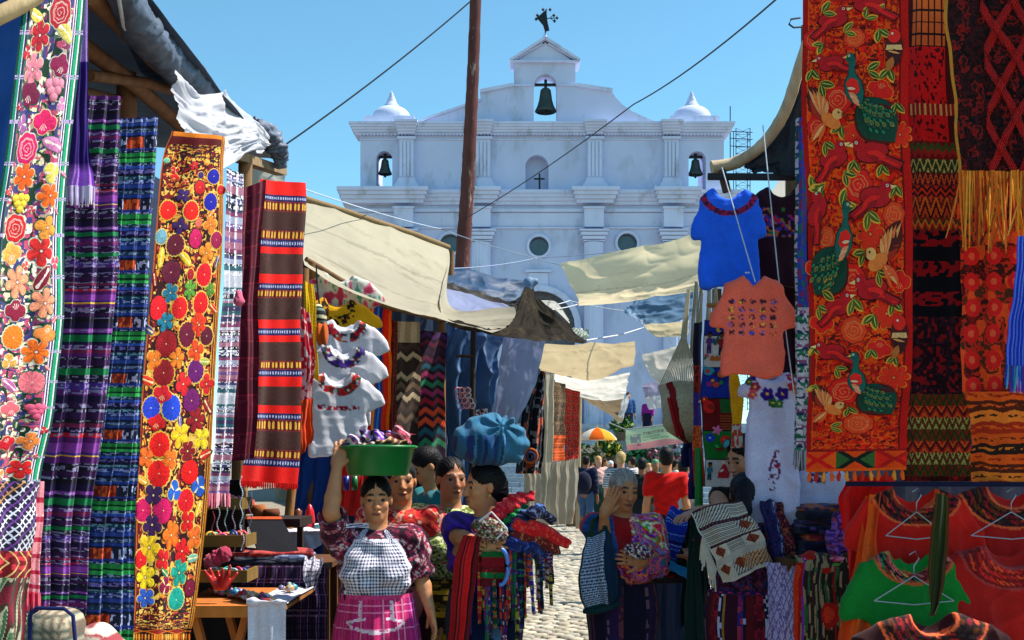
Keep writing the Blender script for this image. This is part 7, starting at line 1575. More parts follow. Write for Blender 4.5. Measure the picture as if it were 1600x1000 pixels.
sheet_mesh('olive_scarf', s, 36, 90, lambda U, V, S: np.where((np.abs(U - .5) < .3)[..., None], lin('2a3410'), lin('5a3a14')), tagged=('dark olive scarf dangling over the scarlet and green blouses', 'scarf'))
for o in list(COL.objects):
 if o.name.split('.')[0] in ('peacock_runner', 'woven_hanging', 'knotted_shawl', 'floral_hanging', 'flame_cloth', 'coral_shirt', 'blue_shirt'): boost(o, 2.0, .8)
 elif o.name.split('.')[0] in ('red_blouse', 'dark_blouse', 'red_shawl', 'orange_shawl'): boost(o, 1.4, .8)
# ---- table of folded cloths on the right
tz = P(1280, 872, 5.5)[2]; a0, a1 = P(1225, 872, 5.4)[0], P(1335, 872, 5.4)[0]
tt = empty('textile_table', ((a0 + a1) / 2, 5.7, 0), 'table draped with a red floral cloth below the folded navy textiles', 'table')
mb = MB(); mb.box(a0, a1 + .3, 5.42, 6.2, tz - .03, tz, c=lin('4a3220')); mb.build('table_top', M['wood'], tt)
for xx in (a0 + .05, a1 + .24):
 for yy in (5.47, 6.14): mb = MB(); mb.box(xx - .02, xx + .02, yy - .02, yy + .02, 0, tz - .031, c=lin('4a3220')); mb.build('leg', M['wood'], tt)
s = Sheet([[(a0 + .06, 5.6, tz + .004), (a1 + .1, 5.6, tz + .004)], [(a0 + .05, 5.40, tz + .004), (a1 + .1, 5.40, tz + .004)], [(a0 + .04, 5.36, tz - .25), (a1 + .1, 5.36, tz - .25)], [(a0 + .02, 5.34, .15), (a1 + .1, 5.34, .15)]], folds(2, .015, 5))
def tfl(U, V, S):
 o = np.zeros(U.shape + (3,)); o[:] = lin('2a1a16'); o[noise2(U * 40, V * 12, 3) > .55] = lin('8a7a5a'); o[noise2(U * 30, V * 9, 5) > .7] = lin('2a5a3a')
 for i in range(5): o[np.abs(U - .1 - .2 * i) < .012] = lin(('7a2a8a', '1a1a2a', '8a1414', '2a3a6a', 'b0508a')[i])
 f = noise2(U * 5 + 3, V * 9, 9); o[f > .6] = lin('a0140e'); o[f > .75] = lin('c83418'); return weave(o, U, V, 3, .2)
sheet_mesh('floral_tablecloth', s, 80, 150, tfl, tagged=('dark tablecloth woven with red flowers on the right hand table', 'tablecloth'))
s = Sheet([[(a0 - .06, 5.5, tz - .02), (a0 + .08, 5.44, tz - .02)], [(a0 - .08, 5.38, tz - .35), (a0 + .06, 5.38, tz - .35)], [(a0 - .1, 5.35, .15), (a0 + .03, 5.36, .15)]], folds(1, .012, 6))
sheet_mesh('lilac_cloth', s, 50, 120, lambda U, V, S: np.where(((np.abs(((U * 5 + V * 9) % 1) - .5) < .1) | (np.abs(((U * 5 - V * 9) % 1) - .5) < .08) | (noise2(U * 30, V * 60, 3) > .7))[..., None], lin('6a5a8a'), lin('a89ac0')), tagged=('lilac cloth with a fine diamond pattern hanging at the table corner', 'textile'))
nav = [('14162e', '1c2448', '0e1024', '3a3a6a'), ('101228', '2a1a4a', '141430'), ('1a1c3a', '0c0e1e', '4a3a7a'), ('12142a', '3a1a3a', '1a2a5a'), ('16182f', '0e0f20'), ('141a3c', '2a2a5a', '8a4a2a')]
folded_stack(1285, 866, 5.75, .32, .34, nav[:2] + [('7a1a2a', '3a0c1c', 'a04a2a')] + nav[2:], .036, group='navy textiles stacked on the right hand table', seed=21,
             labels=['folded navy cloth at the bottom of the right hand stack', 'second folded navy cloth from the bottom of the right hand stack', 'folded maroon cloth in the middle of the navy stack', 'folded navy and violet cloth right above the maroon one', 'folded navy cloth third from the top of the right hand stack', 'plain folded navy cloth second from the top of the right hand stack', 'folded navy cloth with a rust edge on top of the right hand stack'])
folded_stack(1290, 884, 5.5, .3, .2, [('2a8a2a', '1c5a1c', '4aa03a'), ('c03a6a', '8a1a3a', 'd87a9a')], .026, group='bright textiles at the table edge', seed=23, labels=['crumpled green cloth at the front edge of the right hand table', 'pink folded cloth on the green one at the right hand table'])
g = SDF(P(1312, 830, 5.5) - .25, P(1312, 830, 5.5) + .25, .009).ellipsoid(P(1312, 835, 5.5), (.055, .07, .13), roty(.2)); g.displace(lambda x, y, z: .012 * np.sin(x * 90 + z * 30))
tag(g.obj('violet_cloth', 'fabric', lambda x, y, z: np.array([lin(c) for c in ('4a2a8a', '8a5ac0', '3a1a5a', 'a03a6a')])[(noise2(x * 60, z * 60, 3) * 3.99).astype(int)]), 'crumpled violet patterned cloth beside the scarlet shawl', 'cloth')
# ---- hammock
hm = empty('hammock', P(1060, 640, 7.6), 'cream cord hammock with a dark red braided edge hanging from its spreader bar', 'hammock')
A, B = P(1030, 604, 7.6), P(1092, 597, 7.5)
mb = MB(); mb.tube([A, B], .012, 8, c=lin('a8875a')); mb.build('spreader_bar', M['wood'], hm, smooth=True)
top = P(1076, 452, 7.7); mb = MB(); mid_ = P(1068, 530, 7.6)
for k in range(18):
 p = A + (B - A) * k / 17; q = mid_ + np.array(((k - 8.5) * .0022, 0, 0)); mb.tube([p, q], .0032, 4, c=lin('b8a98c') * (.8 + .3 * (k % 3) / 2)); mb.tube([q, top + np.array(((k - 8.5) * .001, 0, 0))], .003, 4, c=lin('b8a98c'))
tag(mb.build('cords', M['rope'], hm), kind='stuff')
s = SH([((1030, 606, 7.6), (1092, 599, 7.5)), ((1033, 640, 7.45), (1092, 635, 7.4)), ((1040, 670, 7.4), (1092, 668, 7.4)), ((1058, 684, 7.5), (1092, 682, 7.45))], lambda u, v: .05 * np.sin(np.pi * u) + .004 * np.sin(u * 190))
sheet_mesh('netting', s, 60, 90, lambda U, V, S: weave(np.where((np.abs(U - .30 - .18 * V) < .09)[..., None], lin('8a0e14'), lin('b39c7c')), U, V, 4, .3, 60, 120), 'fabric', hm)
mb = MB()
for k in range(40):
 t = k / 39; p = P(1047 + 14 * t + 2.5 * (-1) ** k, 622 + 58 * t, 7.36 - .02 * t); mb.lathe([(0, -.014), (.014, 0), (0, .014)], 6, p, c=lin('960f16') * (.8 + .4 * (k % 2)))
tag(mb.build('red_braid', M['fabric'], hm, smooth=True), kind='stuff')
for k, (x, y0, x1, y1) in enumerate(((1098, 430, 1092, 520), (1108, 440, 1106, 520), (1118, 445, 1116, 505), (1088, 440, 1082, 560))):
 mb = MB()
 for j in range(6):
  o_ = np.array(((j - 2.5) * .006, .004 * (j % 2), 0)); mb.tube([P(x, y0, 7.8) + o_ * .4, P((x + x1) / 2 + 2 * math.sin(k + j), (y0 + y1) / 2, 7.8) + o_, P(x1, y1, 7.8) + o_ * 1.2], .005, 5, c=lin('b5a68c') * (.75 + .1 * j))
 tag(mb.build('cord_bundle', M['rope'], None, smooth=True), ('beige cord bundle hanging farthest left behind the blue T-shirt hem', 'beige cord bundle hanging second from the left by the picture panels', 'beige cord bundle hanging third, just above the coral sleeve', 'long beige cord bundle running down to the hammock')[k if k < 3 else 3], 'cord', 'hammock cord bundles')
stall_tube('wooden_peg', 'short wooden peg poking out above the picture panels', 'peg', [P(1106, 477, 6.7), P(1134, 477, 6.6)], .014, 'a06a38')
# ---- counter between the two women
cz_ = P(1050, 905, 6.6)[2]
ct = empty('textile_counter', (P(1060, 905, 6.9)[0], 6.9, 0), 'low counter heaped with dark blue and red textiles between the women', 'counter')
c0, c1 = P(1002, 905, 6.6)[0], P(1110, 905, 6.6)[0]
mb = MB(); mb.box(c0, c1, 6.6, 7.3, cz_ - .04, cz_, c=lin('3a2a20')); mb.build('counter_top', M['wood'], ct)
for xx in (c0 + .04, c1 - .04):
 for yy in (6.65, 7.25): mb = MB(); mb.box(xx - .02, xx + .02, yy - .02, yy + .02, 0, cz_ - .041, c=lin('3a2a20')); mb.build('leg', M['wood'], ct)
s = Sheet([[(c0 + .02, 6.57, cz_ - .02), (c1, 6.57, cz_ - .02)], [(c0, 6.54, .25), (c1, 6.54, .25)], [(c0, 6.52, .02), (c1, 6.52, .02)]], folds(4, .03, 6))
sheet_mesh('grey_skirt', s, 50, 30, lambda U, V, S: lin('4a5272') * (.7 + .6 * fbm(U * 6, V * 5, 4))[..., None], 'fabric', ct)
folded_stack(1052, 908, 6.85, .36, .34, [('8a1410', 'a83418', '5a0c10'), ('101634', '1c2a6a', '0c1020'), ('141c5a', '1a3aa0', '0c1230'), ('0c3a4a', '1a5a6a', '102a3a'), ('141a5a', '0e1232')], .05, group='textiles heaped on the low counter', seed=31, labels=['red and orange folded cloth at the bottom of the counter heap', 'near black navy cloth just above the red one on the counter', 'royal blue folded cloth in the middle of the counter heap', 'teal folded cloth second from the top of the counter heap', 'dark blue folded cloth on top of the counter heap'])
s = SH([((1048, 792, 6.55), (1080, 800, 6.5)), ((1040, 815, 6.45), (1074, 822, 6.42)), ((1028, 850, 6.4), (1064, 858, 6.38)), ((1020, 880, 6.4), (1052, 886, 6.38))], folds(1, .015, 3))
sheet_mesh('blue_table_runner', s, 50, 120, bands([(3, 's', '0e2a9a'), (1, 'dots', '1436b0', 'a8b8e0'), (2, 'zz', '0c2488', '3a6ad0'), (1, 's', '0a1a5a'), (1.2, 'dots', '1436b0', 'c0ccec'), (2, 'dia', '0c2488', '6a90dc')], 28, 4), tagged=('royal blue woven runner with white dotted bands held up beside the grey haired woman', 'textile'))
s = SH([((1046, 876, 6.4), (1082, 890, 6.35)), ((1044, 892, 6.35), (1080, 906, 6.32))], folds(1, .008, 3))
sheet_mesh('turquoise_cloth', s, 30, 20, const('1c7aa8'), tagged=('bright turquoise folded cloth below the royal blue runner', 'textile'))
s = SH([((1056, 800, 6.6), (1100, 790, 6.5)), ((1058, 860, 6.6), (1104, 860, 6.5)), ((1062, 920, 6.6), (1104, 925, 6.5)), ((1062, 1030, 6.6), (1110, 1030, 6.5))], folds(2, .025, 9))
sheet_mesh('dark_cloth', s, 40, 70, lambda U, V, S: weave(np.where((np.abs((U * 5) % 1 - .5) < .12)[..., None], lin('3a4a3a'), lin('0e1c20')), U, V, 3, .2), tagged=('dark green black cloth hanging behind the woman seen from behind', 'textile'))
s = SH([((1076, 700, 7.0), (1098, 700, 6.95)), ((1075, 780, 7.0), (1098, 780, 6.95))], folds(1.5, .02, 4))
sheet_mesh('violet_bag', s, 24, 40, const('241450'), tagged=('dark violet cloth hanging under the hammock by the green pole', 'textile'))
s = SH([((1066, 668, 7.9), (1096, 664, 7.8)), ((1064, 730, 7.9), (1096, 730, 7.8))], folds(2, .02, 4))
sheet_mesh('navy_cloth', s, 24, 30, const('0c1440'), tagged=('navy cloth hanging behind the hammock bottom', 'textile'))
# ================================================================== people
def unit(v): v = np.asarray(v, float); return v / (np.linalg.norm(v) + 1e-9)
def palfn(cols, k=40, seed=0, kz=None):
 cl = np.array([lin(c) for c in cols]); kz = kz or k
 def f(x, y, z):
  n = .65 * noise2(x * k + 2.2 * y * k + 70, z * kz + 30, seed) + .35 * noise2(x * k * 2.7 + 40, z * kz * 2.7 - y * k * 2 + 40, seed + 5)
  return cl[((n - .18) / .64 * len(cl)).clip(0, len(cl) - .01).astype(int)]
 return f
def plain(c, amt=.08, k=14):
 c0 = lin(c); return lambda x, y, z: c0 * (1 - amt + 2 * amt * noise2(x * k + 30, z * k + y * k, 3))[:, None]
def hand(g, w, tip, nrm, side, s, curl=.5, k=.008, spread=.12):
 """palm, four bent fingers of different lengths, thumb off the side"""
 d = unit(np.asarray(tip) - w); n = unit(nrm - d * np.dot(nrm, d)); a = np.cross(d, n) * side
 R = np.stack((a, n, d), 1)
 g.box(w + d * .045 * s, np.array((.036, .013, .045)) * s, .012 * s, R, k=.012)
 g.capsule(w - d * .01, w + d * .03 * s, .021 * s, .022 * s, k=.012)
 for i, (o, L) in enumerate(((-.029, .062), (-.0095, .074), (.0095, .070), (.028, .052))):
  p = w + d * .085 * s + a * o * s; dd = unit(d + a * o / .03 * spread); r = .0088 * s
  for j, f in enumerate((.42, .32, .26)):
   q = p + dd * L * f * s; g.capsule(p, q, r, r * .93, k=.003); p = q; r *= .93
   ang = curl * (.9 if j == 0 else 1.1); dd = unit(dd * math.cos(ang) - n * math.sin(ang))
 p = w + d * .018 * s - a * .028 * s; dd = unit(d * .72 - a * .65 - n * .25)
 for f, r in ((.04, .0115), (.032, .0095)):
  q = p + dd * f * s; g.capsule(p, q, r * s, r * .88 * s, k=.006); p = q; dd = unit(dd + d * .35 - n * curl * .3)
def person(label, X, Y, H, yaw=0.0, h=.014, g=1.0, skin='b3784f', hair=('0d0a0c', ()), head=(0, 0, 0), arms=None, top=None, sleeve=.9, top_z=.52, top_k=0, skirt=None, pants=None,
           z0=0.0, eyes=None, lean=(0, 0), group=None, bulge=.014, neck_r=.062, bust=0.0, hairline=1.0, lip='8a4a40', brow=True):
 R = rotz(yaw); base = np.array((X, Y, z0)); near = h < .012
 loc = lambda p: R.T @ (np.asarray(p, float) - base)
 wv = lambda V: V @ R.T + base
 lx, ly = lean
 sh = lambda z: np.array((lx * max(0, z / H - .5) * 2, ly * max(0, z / H - .5) * 2, 0))      # upper body leans over the hips
 S = H / 1.5; hs = (H / 7.25) / .22
 nk = np.array((0, .004, .825 * H)) + sh(.825 * H); hc = np.array((0, -.012 * S, .928 * H)) + sh(.93 * H)
 Rh = rotz(head[0]) @ rotx(head[1]) @ roty(head[2])
 hp = lambda x, y, z: hc + Rh @ (np.array((x, y, z)) * hs)
 A = {}
 for sd, sx in (('L', -1), ('R', 1)):
  s0 = np.array((sx * .108 * H * (.5 + .5 * g), 0, .80 * H)) + sh(.8 * H)
  a = (arms or {}).get(sd)
  if a is None: e, w, t, n, cu = s0 + (sx * .03 * H, .012 * H, -.175 * H), s0 + (sx * .035 * H, -.035 * H, -.325 * H), s0 + (sx * .03 * H, -.055 * H, -.43 * H), np.array((sx * 1., 0, 0)), .35
  else:
   e, w, t = (loc(P(*q)) for q in a[:3]); n = R.T @ np.array(a[3], float); cu = a[4]
  A[sd] = (s0, e, w, t, n, cu, sx)
 pts = [hc + .16, hc - .16, (.22, .2, 0), (-.22, -.24, 0)] + [p for q in A.values() for p in q[:4]]
 pts = np.array([np.asarray(p, float) for p in pts]); lo, hi = pts.min(0) - .1, pts.max(0) + .1; lo[2] = -.02
 B = SDF(lo, hi, h)
 def torso(G, o, k=.05):
  for z, rx, ry, rz, dy in ((.52, .098, .074, .075, .006), (.62, .088, .066, .09, -.004), (.72, .098, .068, .10, 0.0)):
   G.ellipsoid(np.array((0, dy * H, z * H)) + sh(z * H), (rx * H * g + o, ry * H * g + o, rz * H + o), k=k)
  G.capsule(A['L'][0] * (.8, 1, 1) + (0, 0, -.012 * H), A['R'][0] * (.8, 1, 1) + (0, 0, -.012 * H), .042 * H + o, k=k)
  if bust:
   for sx in (-1, 1): G.ellipsoid(np.array((sx * .048 * H, -.05 * H * g, .70 * H)) + sh(.7 * H), (.046 * H + o, .042 * H + o, .045 * H + o), k=.04)
 torso(B, 0)
 B.capsule(nk - (0, 0, .02 * H), hp(0, .012, -.06), .036 * H * (.8 + .2 * g), .034 * H, k=.025)
 for sx in (-1, 1):
  hip = np.array((sx * .052 * H, .004, .50 * H)); kn = np.array((sx * .055 * H, -.012 * H, .275 * H)); an = np.array((sx * .055 * H, .012 * H, .045 * H))
  B.capsule(hip, kn, .056 * H * g, .036 * H, k=.03); B.capsule(kn, kn * .5 + an * .5 + (0, .01 * H, .02 * H), .036 * H, .034 * H, k=.02); B.capsule(kn * .5 + an * .5 + (0, .01 * H, .02 * H), an, .034 * H, .023 * H, k=.02)
  B.capsule(an + (0, .02 * H, -.022 * H), an + (sx * .012 * H, -.09 * H, -.026 * H), .022 * H, .018 * H, k=.02)
 for sd, (s0, e, w, t, n, cu, sx) in A.items():
  B.capsule(s0, e, .032 * H * (.6 + .4 * g), .0245 * H, k=.025); m = e + (w - e) * .3; B.capsule(e, m, .0245 * H, .025 * H, k=.012); B.capsule(m, w, .025 * H, .0155 * H, k=.012)
  if near: hand(B, w, t, n, sx, S * .98, cu)
  else: B.capsule(w, w * .45 + t * .55, .018 * H, .022 * H, k=.01); B.capsule(w * .4 + t * .6, t, .02 * H, .01 * H, k=.01)
 # head
 E = lambda c, r, k=.02, sub=False: B.ellipsoid(hp(*c), np.array(r) * hs, Rh, k * hs, sub)
 C = lambda a, b, ra, rb=None, k=.01, sub=False: B.capsule(hp(*a), hp(*b), ra * hs, (rb or ra) * hs, k * hs, sub)
 E((0, .014, .034), (.072, .090, .080)); E((0, -.026, -.036), (.057, .060, .074), .03); E((0, -.062, -.090), (.022, .020, .018), .03)
 if near:
  for sx in (-1, 1):
   E((sx * .036, -.058, -.026), (.022, .020, .022), .02); E((sx * .031, -.094, .004), (.019, .016, .012), .012, True)
   C((sx * .014, -.0795, .022), (sx * .046, -.069, .022), .010, .009, .012); C((sx * .019, -.0815, .0105), (sx * .043, -.0745, .0100), .0052, .0052, .004)
   C((sx * .020, -.080, -.007), (sx * .041, -.074, -.007), .004, .004, .005); E((sx * .012, -.094, -.037), (.009, .010, .008), .008)
   E((sx * .073, .010, -.006), (.009, .018, .029), .008)
  C((0, -.083, .010), (0, -.103, -.034), .0085, .0135, .010)
  E((0, -.087, -.0625), (.025, .011, .0065), .006); E((0, -.085, -.074), (.020, .011, .0075), .006); C((-.02, -.094, -.0685), (.02, -.094, -.0685), .0018, k=.004, sub=True)
 else: C((0, -.08, 0), (0, -.098, -.035), .01, .014, .012); E((.074, .01, -.005), (.01, .018, .028), .01); E((-.074, .01, -.005), (.01, .018, .028), .01)
 V, Q = B.surface()
 q = ((V - hc) @ Rh) / hs
 sk = lin(skin); col = sk * (.93 + .14 * noise2(V[:, 0] * 60, V[:, 2] * 60 + V[:, 1] * 60, 3))[:, None]
 if near:
  f = (q[:, 1] < -.04)
  m = f & (np.abs(q[:, 2] + .0685) < .0095 * (1.05 - (q[:, 0] / .026) ** 2)) & (q[:, 1] < -.07); col[m] = lin(lip)
  m = f & (np.abs(q[:, 0]) < .021) & (np.abs(q[:, 2] + .0685) < .0022) & (q[:, 1] < -.07); col[m] = lin(lip) * .55
  zb = .0285 - 4.0 * (np.abs(q[:, 0]) - .026) ** 2 * 3
  m = f & brow & (np.abs(np.abs(q[:, 0]) - .031) < .019) & (np.abs(q[:, 2] - zb) < .0048); col[m] = lin('1d1310')
  m = f & (np.abs(q[:, 0]) < .046) & (np.hypot(np.abs(q[:, 0]) - .036, q[:, 2] + .03) < .02); col[m] = col[m] * (1.06, .93, .9)
  m = f & (np.abs(np.abs(q[:, 0]) - .012) < .005) & (np.abs(q[:, 2] + .043) < .003) & (q[:, 1] < -.085); col[m] = sk * .3
 if near and h < .0072: col[(q[:, 2] > .052 * hairline) & (q[:, 1] < .2)] = sk
 ob = mesh('person', wv(V), Q, M['skin'], None, pcol=col)
 tag(ob, label, 'person', group)
 if near and eyes is not False:
  for sx in (-1, 1):
   r = .0118 * hs; mb = MB(); a = np.linspace(0, np.pi, 11); prof = np.stack((r * np.sin(a), -r * np.cos(a)), 1)
   cc = np.repeat(np.array([lin('080506') if k < 2 else lin('23120b') if k < 4 else lin('b5a9a0') for k in range(10)]), 14, 0)
   mb.lathe(prof, 14, c=cc); e = np.vstack(mb.v) @ rotx(-math.pi / 2).T; e = e * (1, -1, 1) if e[0, 1] > 0 else e
   mb.v = [wv(hp(sx * .031, -.0712, .0015) + (e @ rotz(sx * .08).T) @ Rh.T)]
   mb.build('eye', M['plastic'], ob, smooth=True)
 # hair: shell over the skull with the face left free, plus bun, braid or tail
 G = SDF(hc - .27 * hs, hc + .27 * hs, max(.0055, h * .8)); HE = lambda c, r, k=.02, sub=False: G.ellipsoid(hp(*c), np.array(r) * hs, Rh, k * hs, sub)
 HE((0, .020, .038), (.079, .094, .086)); HE((0, .045, -.01), (.07, .065, .07))
 HE((0, -.088, -.036), (.064, .074, .088 * hairline), .008, True); HE((0, -.03, -.115), (.09, .10, .075), .01, True)
 for sx in (-1, 1): HE((sx * .080, -.012, -.022), (.03, .03, .036), .01, True)
 for a in hair[1]:
  if len(a) == 2: HE(a[0], a[1])
  else: G.capsule(hp(*a[0]), hp(*a[1]), a[2] * hs, a[3] * hs, .015)
 def strand(x, y, z):
  q = (np.stack((x, y, z), 1) - hc) @ Rh / hs; t = np.arctan2(q[:, 0], q[:, 2] + .02); return .0022 * np.sin(t * 46 + 3 * np.sin(q[:, 1] * 40)) - .004 * np.exp(-(q[:, 0] / .004) ** 2) * (q[:, 1] < .02)
 if near: G.displace(strand)
 hcol = hair[0] if callable(hair[0]) else (lambda x, y, z: lin(hair[0]) * (.6 + .9 * noise2(np.arctan2(x - hc[0], z - hc[2]) * 22, y * 30, 4))[:, None])
 V, Q = G.surface()
 if len(V): mesh('hair', wv(V), Q, M['hair'], ob, pcol=hcol(V[:, 0], V[:, 1], V[:, 2]))
 T = None
 if top:
  T = SDF(lo - .03, hi + .03, max(h, .0065)); torso(T, bulge);
  for sd, (s0, e, w, t, n, cu, sx) in A.items():
   f = sleeve if np.isscalar(sleeve) else sleeve[sd]
   if f <= 0: continue
   q1 = s0 + (e - s0) * min(f, 1); T.capsule(s0, q1, .040 * H * (.6 + .4 * g) + bulge * .9, .034 * H + bulge * (1.2 if f <= 1 else .9), k=.03)
   if f > 1: T.capsule(e, e + (w - e) * (f - 1), .030 * H + bulge * .9, .022 * H + bulge, k=.012)
   d = unit(q1 - s0) if f <= 1 else unit(w - e); end = q1 if f <= 1 else e + (w - e) * (f - 1)
   T.ellipsoid(end + d * .075 * S, np.array((.07, .07, .07)) * S, k=.004, sub=True)
  T.ellipsoid(nk + (0, -.014, .052 * S), np.array((neck_r, neck_r * .95, .06)) * S, k=.006, sub=True)
  T.displace(lambda x, y, z: .006 * np.sin(x * 31 + 9 * np.sin(z * 9) + y * 20) * np.clip(1.1 - z / H, 0, .5) * 2 + .004 * np.sin(z * 55 + x * 30))
  T.cut((0, 0, -1), -top_z * H)
  T.obj('blouse' if not pants else 'shirt', 'fabric', top, None) if False else None
  V, Q = T.surface(); c = top(V[:, 0], V[:, 1], V[:, 2]); mesh('blouse' if not pants else 'shirt', wv(V), Q, M['fabric'], ob, pcol=c)
 if skirt:
  pnt, hem, fl = skirt[:3]; ks = skirt[3] if len(skirt) > 3 else 1; zt = .60 * H; n, m = (96, 90) if near else (40, 30)
  U, Vv = np.meshgrid(np.linspace(0, 1, n + 1)[:-1], np.linspace(0, 1, m + 1)); th = U * 2 * np.pi - np.pi / 2
  rr_ = 1 + fl * Vv + .035 * Vv ** .5 * np.sin(th * 9 + 2 * np.sin(3 * Vv)) + .02 * Vv * np.sin(th * 17 + 1)
  rx = (.098 * g * H + bulge + .012) * rr_ * ks; ry = (.080 * g * H + bulge + .010) * rr_ * ks
  z = zt + (hem - zt) * Vv; hipb = 1 + .10 * np.exp(-((z / H - .5) / .07) ** 2)
  Vt = np.stack((rx * hipb * np.cos(th) + sh(.55 * H)[0], ry * hipb * np.sin(th), z), -1).reshape(-1, 3)
  i = np.arange(m)[:, None] * n; j = np.arange(n)[None]; k2 = (j + 1) % n
  Q = np.stack((i + j, i + n + j, i + n + k2, i + k2), -1).reshape(-1, 4)
  Uf, Vf = np.meshgrid((np.arange(n) + .5) / n, (np.arange(m) + .5) / m)
  class _S: W, Hh = 2 * np.pi * .12 * H, zt - hem
  _S.H = _S.Hh
  mesh('skirt', wv(Vt), Q, M['fabric'], ob, fcol=pnt(Uf, Vf, _S).reshape(-1, 3))
 if pants:
  T2 = SDF((-.3, -.25, -.02), (.3, .25, .62 * H), max(h, .01)); T2.ellipsoid((0, .008, .53 * H), (.098 * H * g + .01, .078 * H * g + .01, .07 * H), k=.03)
  for sx in (-1, 1):
   hip = np.array((sx * .052 * H, .004, .50 * H)); kn = np.array((sx * .055 * H, -.012 * H, .275 * H)); an = np.array((sx * .055 * H, .012 * H, .05 * H))
   T2.capsule(hip, kn, .060 * H * g, .045 * H, k=.02); T2.capsule(kn, an, .045 * H, .038 * H, k=.02)
  V, Q = T2.surface(); mesh('trousers', wv(V), Q, M['fabric'], ob, pcol=plain(pants)(V[:, 0], V[:, 1], V[:, 2]))
 return dict(o=ob, B=B, T=T, wv=wv, loc=loc, hc=hc, hp=hp, H=H, A=A, R=R, base=base)
def wrap(pr, name, a0, a1, z0, z1, paint, nu, nv, off=.007, width=None, parent=None, mat='fabric'):
 """a panel lying on the clothes: found by marching in to them from outside, angle a (0 = chest side), heights z0 > z1"""
 u = np.linspace(0, 1, nu + 1); v = np.linspace(0, 1, nv + 1); U, V = np.meshgrid(u, v)
 k = width(V) if width else 1.0
 a = (a0 + a1) / 2 + (U - .5) * (a1 - a0) * k; z = z0 + (z1 - z0) * V; r = np.full(U.shape, .02); done = np.zeros(U.shape, bool); T = pr['T']
 for rad in np.arange(.30, .02, -.004):
  p = np.stack((rad * np.sin(a), -rad * np.cos(a), z), -1).reshape(-1, 3); f = T.at(p).reshape(U.shape)
  hit = (f < 0) & ~done; r[hit] = rad + .004 + np.clip(f[hit], -.004, 0); done |= hit
 for _ in range(3): r[1:-1, 1:-1] = (r[1:-1, 1:-1] * 2 + r[:-2, 1:-1] + r[2:, 1:-1] + r[1:-1, :-2] + r[1:-1, 2:]) / 6
 r = r + off + .003 * np.sin(U * 19 + V * 5)
 X = pr['wv'](np.stack((r * np.sin(a), -r * np.cos(a), z), -1).reshape(-1, 3))
 i = np.arange(nv)[:, None] * (nu + 1); j = np.arange(nu)[None]; q = np.stack((i + j, i + nu + 1 + j, i + nu + 2 + j, i + 1 + j), -1).reshape(-1, 4)
 Uf, Vf = np.meshgrid((u[1:] + u[:-1]) / 2, (v[1:] + v[:-1]) / 2)
 class _S: W, H = abs(a1 - a0) * .16, abs(z1 - z0)
 return mesh(name, X, q, M[mat], parent or pr['o'], fcol=paint(Uf, Vf, _S).reshape(-1, 3))
def stripcol(cols, k):
 cl = np.array([lin(c) for c in cols]); return lambda x, y, z: cl[np.floor(x * 75 + z * 95 * (-1) ** k + 2.5 * noise2(x * 20, z * 20, k) + y * 30 + 90).astype(int) % len(cl)]
def blob(px, py, Y, r, name, col, lb, cat, h=.008, R=None, disp=None, parent=None, group=None, mat='fabric'):
 c = P(px, py, Y); g = SDF(c - max(r) * 1.3 - .04, c + max(r) * 1.3 + .04, h); g.ellipsoid(c, r, R)
 if disp: g.displace(disp)
 o = g.obj(name, mat, col, parent)
 return o if parent else tag(o, lb, cat, group)
def palm_cols(cols, k, seed): f = palfn(cols, k, seed); return f
# ---- woman carrying the green tub
YA = 5.4
huip_cols = ('150a10', '2a0c1c', '4a1024', '0e0c1a', '7a1c34', '1c1430', 'a08a90', '8a2430', '3a1a3a')
A_ = person('woman in a checked apron steadying a green tub of cloth on her head', (588 - 800) / F * YA, YA, 1.475, .10, h=.0068, g=1.12, skin='b77d55',
   hair=('100b0c', (((0, .10, -.02), (.05, .04, .06)),)), head=(.02, .02, -.03), bust=1, neck_r=.056,
   arms={'L': ((517, 800, YA - .17), (527, 728, YA - .10), (534, 694, YA - .06), (-.1, -1, .1), .55), 'R': ((657, 900, YA + .03), (672, 952, YA - .02), (680, 988, YA - .05), (.75, .2, .0), .35)},
   top=palfn(huip_cols, 34, 3), sleeve={'L': .72, 'R': .82}, top_z=.5, bulge=.018,
   skirt=(lambda U, V, S: const('8a1428')(U, V, S), .06, .10, .86))
def gingham(U, V, S):
 a = ((U * 22) % 1 < .5).astype(float); b = ((V * 22 * S.H / S.W) % 1 < .5).astype(float); w, n = lin('d6d2dc'), lin('181a4c'); o = w + (n - w) * ((a + b) / 2)[..., None]
 o[(U < .05) | (U > .95) | (V < .035)] = lin('cfcbd8'); return o
wrap(A_, 'apron_bib', -1.05, 1.05, 1.19, .935, gingham, 110, 110, width=lambda V: .82 + .2 * V)
for sx in (-1, 1):
 s0 = A_['A']['L' if sx < 0 else 'R'][0]; a = .62 * sx
 wrap(A_, 'apron_strap', a - .13, a + .13, 1.262, 1.18, lambda U, V, S: np.where((((U * 7) % 1 < .5) ^ ((V * 9) % 1 < .5))[..., None], lin('d6d2dc'), lin('35366a')), 16, 24)
def pinkplaid(U, V, S):
 o = np.zeros(U.shape + (3,)); o[:] = lin('c42a68'); x = (U * 74) % 1; y = (V * 54) % 1
 o[x < .5] = lin('aa2058'); o[(y > .1) & (y < .2)] = lin('dc7aa0'); o[(x > .70) & (x < .82)] = lin('dc7aa0'); o[(U > .68) & (U < .9)] *= (.85, .8, 1.3); return weave(o, U, V, 3, .15)
class _W: pass
